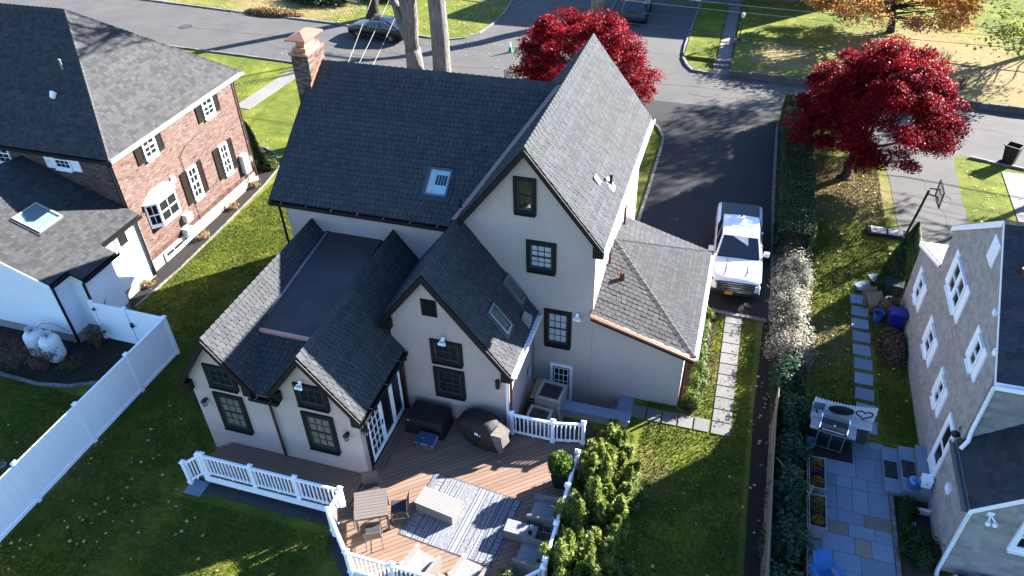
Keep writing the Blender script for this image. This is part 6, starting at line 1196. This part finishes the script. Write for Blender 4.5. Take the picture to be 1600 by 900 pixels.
def maple(lab, base, cx, cy, rx, ry, z0, z1, n_cl, per, seed, lean=(0, 0)):
    rr = random.Random(seed); g = np.random.default_rng(seed); t = place('red_maple_tree', lab, 'tree', base, 'red maple trees'); bx_, by_, _ = base; m = MB()
    fork = Vector((bx_ + lean[0], by_ + lean[1], z0 * .62)); limb(m, (bx_, by_, -.05), fork, .26, .20, 4, .04, rr)
    m.tube([(bx_, by_, 0), (bx_, by_, .12)], [.42, .27], 10)
    clumps = []; k = 0
    while len(clumps) < n_cl:
        a = rr.uniform(0, 2 * math.pi); e = rr.uniform(-.12, 1.0); f = rr.uniform(.35, 1.0) ** .45; j = 1 + .13 * math.sin(3 * a + seed) + .08 * math.sin(5 * a + 2 * seed)
        h = math.sqrt(max(0, 1 - max(e, 0) ** 2.2)); x, y = cx + rx * h * f * j * math.cos(a), cy + ry * h * f * j * math.sin(a); z = z0 + (z1 - z0) * (max(e, -.1) * f * .92 + .08)
        clumps.append((x, y, z, rr.uniform(.40, .85)))
    for i in range(9):
        c = clumps[i * (n_cl // 9)]; mid = Vector((fork.x + (c[0] - fork.x) * .5, fork.y + (c[1] - fork.y) * .5, z0 * .8 + (c[2] - z0) * .45)); limb(m, fork, mid, .12, .06, 4, .07, rr, 6); limb(m, mid, c[:3], .055, .015, 4, .07, rr, 5)
    for c in clumps[::3]: limb(m, (cx + (c[0] - cx) * .4, cy + (c[1] - cy) * .4, z0 + (c[2] - z0) * .35), c[:3], .03, .008, 3, .06, rr, 4)
    m.build('trunk', BARKD, t, smooth=True)
    P_ = []; T_ = []
    for (x, y, z, r) in clumps:
        q = g.normal(size=(per, 3)); q /= np.linalg.norm(q, axis=1)[:, None]; q *= g.uniform(.15, 1, per)[:, None] ** .5; q *= np.array([r, r, r * .48]); q[:, 2] -= .25 * (q[:, 0] ** 2 + q[:, 1] ** 2) / r; P_.append(q + np.array([x, y, z])); T_.append(np.clip(g.normal(.5 + rr.uniform(-.22, .22), .2, per), 0, 1))
    leaves('crown', np.concatenate(P_),   .082, MAPLE, t, up=.3, long=1.25, tint=np.concatenate(T_), droop=.25, seed=seed); return t
maple('dark red maple standing in the tan grass beside the clipped hedge', (5.9, 37.7, 0), 6.72, 38.0, 3.5, 3.8, 2.45, 7.15, 270, 400, 5, (.2, .1))
maple('red maple rising behind the tall gable next to the street', (-8.7, 40.6, 0), -8.7, 40.4, 3.75, 3.7, 2.0, 6.8, 250, 390, 8)
# bare tall trees behind the ridge and across the street
def twigs(m, p, d, L, r, depth, rr):
    if depth == 0 or L < .35: return
    q = Vector(p) + d * L; limb(m, p, q, r, r * .62, 4, .05, rr, 5 if depth < 4 else 8)
    for _ in range(rr.choice((2, 3, 3))):
        v = (d + Vector((rr.uniform(-.75, .75), rr.uniform(-.75, .75), rr.uniform(-.25, .55)))).normalized(); twigs(m, q, v, L * rr.uniform(.58, .80), r * .58, depth - 1, rr)
def bare(lab, base, stems, seed, bark=BARK, depth=6):
    rr = random.Random(seed); t = place('bare_tree', lab, 'tree', base, 'tall trees without leaves'); m = MB(); c = MB()
    m.tube([Vector(base) + Vector((0, 0, -.05)), Vector(base) + Vector((0, 0, .5))], [stems[0][2] * 1.5, stems[0][2] * 1.05], 12)
    for (p, q, r0, r1, up_) in stems:
        limb(m, p, q, r0, r1, 7, .018, rr, 12); d = (Vector(q) - Vector(p)).normalized()
        for _ in range(up_): twigs(c, q, (d + Vector((rr.uniform(-.7, .7), rr.uniform(-.7, .7), rr.uniform(0, .4)))).normalized(), rr.uniform(2.2, 3.3), r1 * .66, depth, rr)
    m.build('trunk', bark, t, smooth=True)
    if c.v: c.build('crown', bark, t, smooth=True)
    return t
bare('forked grey tree trunk left of the thick straight trunk behind the ridge', (-17.9, 38.9, 0), [((-17.9, 38.9, 0), (-18.2, 39.0, 4.2), .62, .46, 0), ((-18.2, 39.0, 4.0), (-18.9, 39.4, 10.5), .42, .28, 3), ((-18.2, 39.0, 4.0), (-17.75, 38.8, 11), .36, .26, 3), ((-18.25, 39.0, 4.3), (-20.2, 39.6, 9.2), .30, .17, 3)], 3)
bare('thick straight grey tree trunk standing behind the roof ridge', (-16.55, 39.2, 0), [((-16.55, 39.2, 0), (-16.7, 39.2, 11.5), .56, .44, 5)], 6)
bare('dark tree trunk behind the black sedan on the leafy lawn', (-28.7, 54.9, 0), [((-28.7, 54.9, 0), (-28.4, 55, 7), .48, .36, 3)], 9, BARKD, 5)
bare('mottled pale tree trunk between the two far driveways', (-11.5, 59.2, 0), [((-11.5, 59.2, 0), (-11.0, 59.6, 7), .62, .45, 2)], 12, mat('sycamore_bark', (.50, .42, .28), .9, (.16, .13, .08), 3.5, amt=.4, bump=.4), 4)
# leafy autumn trees at the upper right
def leafy(name, lab, base, cx, cy, rx, ry, z0, z1, ncl, per, m_, size, seed, bark=BARKD, r0=.3, cl=(.5, 1.0), extra=()):
    rr = random.Random(seed); g = np.random.default_rng(seed); t = place(name, lab, 'tree', base); m = MB(); top = Vector((cx, cy, z0 + (z1 - z0) * .75)); limb(m, base, top, r0, .06, 8, .02, rr, 10); P_ = []; T_ = []
    for i in range(ncl + len(extra)):
        a, e, f = rr.uniform(0, 6.283), rr.uniform(-.9, 1), rr.uniform(.3, 1) ** .5; h = math.sqrt(1 - e * e); c = Vector(extra[i - ncl]) if i >= ncl else Vector((cx + rx * h * f * math.cos(a), cy + ry * h * f * math.sin(a), (z0 + z1) / 2 + (z1 - z0) / 2 * e * f)); st_z = max(1.2, c.z - rr.uniform(.6, 1.8)); tt = min(.98, max(.1, (st_z) / max(top.z, .1)))
        limb(m, Vector(base).lerp(top, tt), c, .05, .01, 4, .06, rr, 5); r = rr.uniform(*cl); q = g.normal(size=(per, 3)); q *= np.array([r, r, r * .5]) * .55; P_.append(q + np.array(c)); T_.append(np.clip(g.normal(.5 + rr.uniform(-.25, .25), .2, per), 0, 1))
    m.build('trunk', bark, t, smooth=True); leaves('crown', np.concatenate(P_), size, m_, t, up=.25, long=1.3, tint=np.concatenate(T_), seed=seed); return t
leafy('autumn_tree', 'orange leaved tree on the raised lawn across the street', (9.7, 59.6, .34), 9.0, 58.6, 6.2, 4.6, 1.3, 5.6, 95, 230, leaf_mat('orange_leaf', [(.55, .17, .05), (.85, .33, .10), (.95, .52, .16), (.80, .66, .18)], .5), .15, 21)
YG = leaf_mat('yellow_green_leaf', [(.16, .20, .02), (.30, .34, .03), (.48, .46, .05), (.55, .45, .07)], .5)
leafy('autumn_tree', 'yellow green leaved tree reaching in at the upper right', (20.6, 59.6, .3), 18.9, 58.9, 5.2, 5.0, 3.5, 16.0, 150, 130, YG, .16, 22, cl=(.6, 1.3), extra=[(15.6 + 1.1 * math.cos(i * 2.4), 50.8 + 1.3 * math.sin(i * 1.7), 2.6 + .22 * i) for i in range(10)])
leafy('autumn_tree', 'sparse tree casting dappled shade over the side driveway', (21.5, 44.0, 0), 20.5, 44.0, 4.6, 4.6, 5.0, 11.5, 45, 60, YG, .16, 23)
# ------------------------------------------------------------------ hedge, shrubs, evergreens
YEW = leaf_mat('yew_leaf', [(.03, .05, .028), (.055, .09, .042), (.09, .13, .06), (.14, .17, .085)], .25)
def surf_box(x0, x1, y0, y1, z1, n, g, bulge=.12):
    P_ = np.stack([g.uniform(x0, x1, n), g.uniform(y0, y1, n), g.uniform(0.02, z1, n)], 1); f = g.integers(0, 4, n); d = np.abs(g.normal(0, .07, n))
    P_[f == 0, 2] = (z1 - d)[f == 0]; P_[f == 1, 0] = (x0 + d)[f == 1]; P_[f == 2, 0] = (x1 - d)[f == 2]; P_[f == 3, 2] = (z1 - d)[f == 3]
    w = .06 * np.sin(P_[:, 1] * 2.1) + .05 * np.sin(P_[:, 1] * 5.3 + 1); P_[:, 2] += w * (P_[:, 2] / z1); P_[:, 0] += .05 * np.sin(P_[:, 1] * 3.1 + P_[:, 2] * 2); return P_
g = np.random.default_rng(3); hd = place('hedge', 'long clipped dark green hedge between the driveway and the side lawn', 'hedge', (3.3, 37, 0))
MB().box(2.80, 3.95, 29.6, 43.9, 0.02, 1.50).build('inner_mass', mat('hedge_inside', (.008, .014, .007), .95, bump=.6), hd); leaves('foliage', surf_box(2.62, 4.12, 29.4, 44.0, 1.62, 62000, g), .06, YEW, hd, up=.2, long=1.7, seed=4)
def shrub(name, lab, base, rx, ry, h, n, m_, size, seed, cat='shrub', group=None, up=.3, long=1.6, lump=.16, inner=True, axis=None, cone=0.0, stemm=BARKD, plume=False):
    g = np.random.default_rng(seed); rr = random.Random(seed); t = place(name, lab, cat, base, group); q = g.normal(size=(n, 3)); q /= np.linalg.norm(q, axis=1)[:, None]; q[:, 2] = np.abs(q[:, 2]) if cone == 0 else q[:, 2]
    ph = g.uniform(0, 6.28, 8); K_ = 46
    if plume:
        K_ = 36; ka = g.uniform(0, 6.283, K_); kr = np.sqrt(g.uniform(0, 1, K_)) * .92; kh = h * (1.04 - .46 * kr ** 1.5) * g.uniform(.62, 1.10, K_); kx, ky = rx * kr * np.cos(ka), ry * kr * np.sin(ka); kw = g.uniform(.17, .33, K_)
        pick = g.integers(0, K_, n); t_ = g.uniform(0.05, 1, n) ** .8; wd = kw[pick] * (1 - t_) ** .45 * np.abs(g.normal(.62, .38, n)) * rx; th = g.uniform(0, 6.283, n)
        P_ = np.stack([kx[pick] * (.72 + .42 * t_) + wd * np.cos(th), ky[pick] * (.72 + .42 * t_) + wd * np.sin(th), t_ * kh[pick] + g.normal(0, .03, n)], 1); axis = np.stack([np.cos(th) * .8, np.sin(th) * .8, np.full(n, .9)], 1)
    elif cone:
        az_ = np.arctan2(q[:, 1], q[:, 0]); lum = 1 + lump * (np.sin(3 * az_ + ph[0] + 3 * q[:, 2]) + .7 * np.sin(7 * az_ + ph[1] - 6 * q[:, 2])) * .6
        zz_ = g.uniform(0, 1, n) ** .8; rr_ = (1 - zz_) ** cone * np.sqrt(g.uniform(.35, 1, n)) * (lum + .05); P_ = np.stack([rx * rr_ * np.cos(az_), ry * rr_ * np.sin(az_), .05 + h * zz_], 1)
    else:
        kc = g.normal(size=(K_, 3)); kc /= np.linalg.norm(kc, axis=1)[:, None]; kc[:, 2] = np.abs(kc[:, 2]) * .8; kc *= g.uniform(.25, .72 + lump * .6, K_)[:, None]; krd = g.uniform(.22, .46 + lump * .3, K_); pick = g.integers(0, K_, n)
        P_ = (kc[pick] + q * krd[pick][:, None] * np.abs(g.normal(.72, .32, n))[:, None] * np.array([1, 1, .9])) * np.array([rx, ry, h]); P_[:, 2] = np.abs(P_[:, 2]) + .03
    az_ = np.arctan2(P_[:, 1], P_[:, 0])
    tin = np.clip(g.normal(.45, .2, n) + .25 * (P_[:, 2] / h - .5) * 0 + .18 * np.sin(az_ * 4 + ph[3] + P_[:, 2] * 5), 0, 1)
    st = MB(); [limb(st, base, Vector(base) + Vector((rr.uniform(-.6, .6) * rx, rr.uniform(-.6, .6) * ry, h * rr.uniform(.5, .85))), .03, .008, 4, .08, rr, 5) for _ in range(7)]; st.build('stem', stemm, t)
    leaves('foliage', P_ + np.array(base), size, m_, t, up=up, long=long, tint=tin, seed=seed, axis=axis); return t
VAR = leaf_mat('variegated_leaf', [(.10, .11, .06), (.30, .28, .20), (.46, .42, .33), (.58, .54, .44)], .3)
labs = ['pale cream leaved shrub touching the dark hedge end', 'pale cream leaved shrub second from the dark hedge', 'pale cream leaved shrub third from the dark hedge', 'pale cream leaved shrub in the middle of its row', 'pale cream leaved shrub second from the green shrub row', 'pale cream leaved shrub touching the green shrub row']
for k, y in enumerate((29.4, 28.1, 26.8, 25.4, 24.1, 22.9)): shrub('variegated_shrub', labs[k], (3.42 + .06 * math.sin(k * 2), y, 0), .80, .95, 1.42 + .12 * math.sin(k * 3), 9500, VAR if k else leaf_mat('dusty_leaf', [(.05, .06, .04), (.12, .13, .09), (.2, .2, .15), (.28, .26, .2)], .3), .055, 40 + k, group='cream leaved shrubs by the driveway')
RHO = leaf_mat('green_shrub_leaf', [(.016, .045, .022), (.030, .075, .035), (.055, .115, .05), (.09, .16, .07)], .25)
labs = ['green shrub at the far end of the row beside the picket backboard', 'green shrub level with the barbecue in the row', 'green shrub beside the planter box nearest the barbecue', 'green shrub beside the second planter box', 'green shrub level with the bright blue chair', 'green shrub at the near end of the row']
for k, y in enumerate((21.3, 19.6, 17.9, 16.2, 14.5, 12.8)): shrub('green_shrub', labs[k], (3.45 + .05 * math.sin(k), y, 0), .66, .95, 1.35 + .15 * math.sin(2.4 * k), 5200, RHO, .085, 60 + k, group='green shrubs beside the tan screen')
ARB = leaf_mat('arborvitae_spray', [(.08, .13, .03), (.22, .31, .06), (.42, .50, .11), (.70, .72, .32)], .6)
labs = ['yellow green arborvitae at the deck corner near the retaining wall', 'yellow green arborvitae beside the tall black planter', 'yellow green arborvitae beside the first wicker armchair', 'yellow green arborvitae beside the deck corner railing', 'yellow green arborvitae past the deck corner at the bottom edge']
for k, (x, y, h, r) in enumerate(((-2.15, 16.55, 1.35, .75), (-2.0, 14.95, 2.2, 1.0), (-2.05, 13.3, 2.4, 1.05), (-2.1, 11.6, 2.55, 1.08), (-2.0, 9.9, 2.4, 1.0))): shrub('arborvitae', labs[k], (x, y, 0), r, r, h, 44000 if k else 18000, ARB, .05, 80 + k, cat='shrub', group='arborvitae row along the deck', plume=True, up=.1, long=3.0, axis=(0, 0, 1.2))
BOX_ = leaf_mat('boxwood_leaf', [(.03, .06, .015), (.07, .11, .022), (.13, .17, .035), (.2, .22, .06)], .25)
for k, (x, y, r, h, lab) in enumerate(((-1.15, 14.9, .55, .7, 'low light green bush at the mulch edge by the sunny lawn'), (-1.1, 12.2, .55, .8, 'low dark bush behind the arborvitae at the mulch edge'))): shrub('low_bush', lab, (x, y, 0), r, r * 1.2, h, 4200, BOX_, .055, 100 + k)
CON = leaf_mat('spruce_spray', [(.010, .026, .010), (.020, .045, .014), (.04, .075, .02), (.07, .11, .03)], .2)
shrub('cone_evergreen', 'tall pointed dark evergreen at the corner of the cedar house', (7.6, 28.55, 0), .85, .85, 3.2, 17000, CON, .06, 120, cat='tree', cone=.8, up=.1, long=2.4, axis=(0, 0, 1.2))
shrub('cone_evergreen', 'tall dark evergreen at the corner of the brick house', (-24.6, 30.9, 0), .62, .62, 2.7, 9000, CON, .06, 121, cat='tree', cone=.45, up=.1, long=2.2, axis=(0, 0, 1.2)); shrub('boxwood_ball', 'round clipped boxwood ball in front of the brick house evergreen', (-23.75, 31.1, 0), .55, .55, .95, 5500, BOX_, .045, 122, lump=.05)
shrub('round_shrub', 'round dark green shrub beside the white window well', (7.18, 15.35, 0), .55, .6, .95, 5000, CON, .06, 123, lump=.08); shrub('low_bush', 'dark low bush in the bed below the door steps', (6.95, 16.75, 0), .32, .5, .6, 2600, CON, .06, 124); shrub('low_bush', 'dark low bush halfway along the narrow patio bed', (6.92, 15.95, 0), .26, .4, .5, 2000, CON, .06, 125)
for k in range(7): shrub('foundation_shrub', ['small green shrub at the garage corner by the stepping stones', 'second small green shrub from the garage corner', 'third small green shrub from the garage corner', 'middle small green shrub along the garage wall', 'third small green shrub from the truck along the garage wall', 'second small green shrub from the truck', 'small green shrub closest to the truck front'][k], (.20 + .05 * math.sin(k), 19.6 + k * .82, 0), .34, .40, .82 if k < 2 else .6, 2400, leaf_mat('bright_green_leaf', [(.04, .09, .015), (.09, .16, .02), (.15, .23, .035), (.2, .27, .06)], .35), .055, 140 + k, group='small shrubs along the garage wall')
# dry bare shrubs near the tanks and the brick house
def drybush(lab, base, r, h, n, seed, m_=None):
    rr = random.Random(seed); t = place('dry_shrub', lab, 'shrub', base, 'leafless brown shrubs'); m = MB(); tips = []
    for _ in range(n):
        a, q = rr.uniform(0, 6.283), rr.uniform(.3, 1); p = Vector(base) + Vector((rr.uniform(-.1, .1), rr.uniform(-.1, .1), 0)); e = Vector(base) + Vector((r * q * math.cos(a), r * q * math.sin(a), h * rr.uniform(.6, 1))); pts = limb(m, p, e, .012, .005, 4, .1, rr, 4)
        for j in (2, 3): f = pts[j] + Vector((rr.uniform(-.2, .2), rr.uniform(-.2, .2), rr.uniform(.05, .25))) * (r / .6); limb(m, pts[j], f, .006, .003, 2, .1, rr, 3); tips.append(f)
        tips.append(e)
    m.build('twigs', mat('dry_twig', (.20, .13, .09), .9), t); tp = np.array([[*v] for v in tips]); tp = np.repeat(tp, 4, 0) + np.random.default_rng(seed).normal(0, .06, (len(tips) * 4, 3)); leaves('dry_leaves', tp, .05, m_ or leaf_mat('dry_leaf', [(.10, .06, .03), (.18, .11, .06), (.26, .17, .1), (.32, .22, .13)], .3), t, seed=seed)
drybush('twiggy brown shrub in front of the nearer propane tank', (-23.75, 14.85, 0), .62, .95, 34, 1); drybush('twiggy brown shrub left of the propane tanks', (-24.9, 14.75, 0), .75, .85, 36, 2); drybush('twiggy brown shrub by the white gate post', (-22.6, 16.45, 0), .45, .95, 22, 3); drybush('twiggy brown shrub at the left image edge bed', (-26.2, 15.0, 0), .7, .8, 30, 4)
GOLD = leaf_mat('golden_grass', [(.30, .17, .06), (.42, .26, .10), (.5, .34, .16), (.55, .4, .22)], .3)
for k, (x, y) in enumerate(((-23.25, 20.35), (-23.15, 24.2), (-23.3, 26.9), (-23.45, 29.1))): drybush(['golden dry plant nearest the white clapboard wing', 'golden dry plant below the bay window side vents', 'golden dry plant between the two lower brick windows', 'golden dry plant at the far end of the brick wall bed'][k], (x, y, 0), .28, .3, 16, 20 + k, GOLD)
drybush('low green brown shrub between the tank and the fence', (-22.75, 15.15, 0), .45, .45, 24, 30, leaf_mat('olive_leaf', [(.05, .05, .02), (.09, .09, .03), (.12, .12, .04), (.16, .15, .06)], .3))
drybush('thin bare shrub in the tan lawn across the street', (12.2, 53.0, .34), .6, 1.3, 26, 31); drybush('smaller thin bare shrub near the far kerb', (13.0, 50.0, .34), .5, .9, 22, 32)
# plants in pots and boxes
g = np.random.default_rng(9)
q = g.normal(size=(1700, 3)); q /= np.linalg.norm(q, axis=1)[:, None]; q *= g.uniform(.3, 1, 1700)[:, None] ** .4 * np.array([.40, .40, .36]); leaves('foliage', q + np.array([0, 0, .98]), .075, MATS['bright_green_leaf'], pl_, seed=5); m = MB(); [limb(m, (0, 0, .56), (random.uniform(-.2, .2), random.uniform(-.2, .2), 1.05), .012, .005, 3) for _ in range(6)]; m.build('stem', BARKD, pl_)
q = g.normal(0, 1, (260, 3)) * np.array([.10, .10, .06]); leaves('foliage', q + np.array([0, 0, .38]), .06, BOX_, fp, seed=6)
MUM = [leaf_mat('brown_mum', [(.16, .08, .02), (.30, .16, .03), (.36, .2, .04), (.1, .08, .03)], .2), leaf_mat('purple_mum', [(.05, .015, .04), (.11, .03, .08), (.15, .05, .10), (.05, .05, .03)], .2), leaf_mat('green_mum', [(.03, .05, .02), (.06, .08, .03), (.12, .1, .04), (.18, .13, .05)], .2)]
for r, cs in zip(pbx, (((17.5, 0), (17.15, 1), (16.8, 0)), ((16.0, 0), (15.7, 2), (15.35, 0)))):
    for i, (y, mi) in enumerate(cs):
        q = g.normal(size=(520, 3)); q /= np.linalg.norm(q, axis=1)[:, None]; q[:, 2] = np.abs(q[:, 2]); q *= g.uniform(.4, 1, 520)[:, None] ** .4 * np.array([.19, .18, .26]); leaves('plant', q + np.array([4.27, y, .54]), .045, MUM[mi], r, seed=70 + i)
# dark evergreen mass at the top edge beyond the leafy lawn
shrub('evergreen_shrub', 'spreading dark evergreen shrub at the top edge beyond the leaf pile', (-35.0, 57.6, 0), 3.4, 1.4, 1.3, 9000, YEW, .12, 150); shrub('evergreen_shrub', 'smaller dark evergreen shrub behind the dark tree trunk', (-29.8, 59.5, 0), 2.2, 1.2, 1.2, 6000, YEW, .12, 151)
# loose leaves over the heaps
for nm, rx_h, ry_h, hh, cnt, sz, mt in (('leaf_heap', .50, 1.0, .50, 2600, .085, 'dry_leaf'), ('leaf_pile', 2.4, .75, .42, 4200, .12, 'golden_grass'), ('leaf_bag', .42, .42, .85, 700, .07, 'dry_leaf')):
    hp = bpy.data.objects[nm]; gg = np.random.default_rng(len(nm)); q = gg.normal(size=(cnt, 3)); q /= np.linalg.norm(q, axis=1)[:, None]; q[:, 2] = np.abs(q[:, 2]); q *= (gg.uniform(.9, 1.12, cnt)[:, None] * np.array([rx_h, ry_h, hh])); leaves('loose_leaves', q, sz, MATS[mt], hp, up=.4, seed=3)
# ------------------------------------------------------------------ fallen leaves and grass blades
def scatter(rects, dens, g):
    out = []
    for (x0, x1, y0, y1) in rects: n = int((x1 - x0) * (y1 - y0) * dens); out.append(np.stack([g.uniform(x0, x1, n), g.uniform(y0, y1, n)], 1))
    return np.concatenate(out)
g = np.random.default_rng(17); z = lambda P_, h: np.concatenate([P_, np.full((len(P_), 1), h)], 1)
FL = leaf_mat('fallen_leaf', [(.30, .16, .05), (.52, .36, .12), (.62, .50, .24), (.66, .58, .36)], .1)
near = scatter([(-19.1, -9.8, 3, 13), (-18, -15.5, 13, 20), (-1, 2.1, 10, 18), (-30, -19.6, 5, 14)], .85, g); c1 = g.normal(0, 1, (70, 2)) * np.array([1.8, 2.2]) + np.array([-17.0, 9.0])
L1 = np.concatenate([z(near, .035), z(c1, .035)])
far = scatter([(-60, -30, 54, 64), (-60, -20, 53, 64), (-22, -19.5, 53, 66)], 9, g); far2 = scatter([(-33, -16.5, 30, 45)], 1.0, g); far3 = scatter([(0, 26, 50, 64)], 4, g); far4 = scatter([(4.2, 7.8, 20, 43), (11.6, 20, 33, 41)], 2.6, g); kerbs = scatter([(-24, -14, 48.6, 51.6), (-20, -13, 51, 58)], 2.4, g); road_ = scatter([(-60, 14, 44, 52)], .25, g); rsoil = scatter([(-3, -1.1, 9, 16), (2.1, 4, 8, 25)], 3.5, g)
allp = np.concatenate([L1, z(far[(far[:, 1] > 55.2) | (far[:, 0] > -45)], .03), z(far2, .03), z(far3, .37), z(far4, .03), z(kerbs, .03), z(road_, .025), z(rsoil, .03)])
leaves('fallen_leaves', allp, .095, FL, None, up=1.6, long=1.15, kind='stuff', seed=31)
tag(bpy.data.objects['fallen_leaves'], 'yellow and tan fallen leaves strewn over lawns and street', 'leaves')
def blades(rects, dens, hole, seed):
    g = np.random.default_rng(seed); P_ = scatter(rects, dens, g); keep = np.ones(len(P_), bool)
    for (x0, x1, y0, y1) in hole: keep &= ~((P_[:, 0] > x0) & (P_[:, 0] < x1) & (P_[:, 1] > y0) & (P_[:, 1] < y1))
    P_ = P_[keep]; n = len(P_); a = g.uniform(0, 6.283, n); w = g.uniform(.008, .02, n); h = g.uniform(.03, .085, n); ln = g.normal(0, .03, (n, 2)); V = np.zeros((n, 3, 3)); d = np.stack([np.cos(a), np.sin(a)], 1) * w[:, None]
    V[:, 0, :2] = P_ - d; V[:, 1, :2] = P_ + d; V[:, 2, :2] = P_ + ln; V[:, 2, 2] = h
    me = bpy.data.meshes.new('grass'); me.vertices.add(n * 3); me.vertices.foreach_set('co', V.astype(np.float32).ravel()); me.loops.add(n * 3); me.loops.foreach_set('vertex_index', np.arange(n * 3, dtype=np.int32)); me.polygons.add(n); me.polygons.foreach_set('loop_start', np.arange(0, n * 3, 3, dtype=np.int32)); me.materials.append(GRASS); me.update(calc_edges=True)
    o = bpy.data.objects.new('grass', me); col.objects.link(o); o['kind'] = 'stuff'; tag(o, 'short green lawn grass around the houses', 'grass'); return o
blades([(-19.2, -9.4, 3, 13.3), (-22.7, -15.1, 13.3, 30), (-1.3, 2.15, 8, 25), (-5, -1.8, 16.8, 18.4), (4.2, 7.6, 19.6, 40), (-30, -19.5, 6, 14)], 640, [(-15.3, -9.2, 11.2, 20), (.93, 1.63, 18.4, 25.1), (-1.85, 1.0, 18.4, 19.1), (-5.5, -2.6, 16.4, 19.5), (-23.8, -19.4, 14.0, 17.3), (5.75, 6.5, 19.5, 27.8), (-.3, .5, 19.2, 25)], 5)
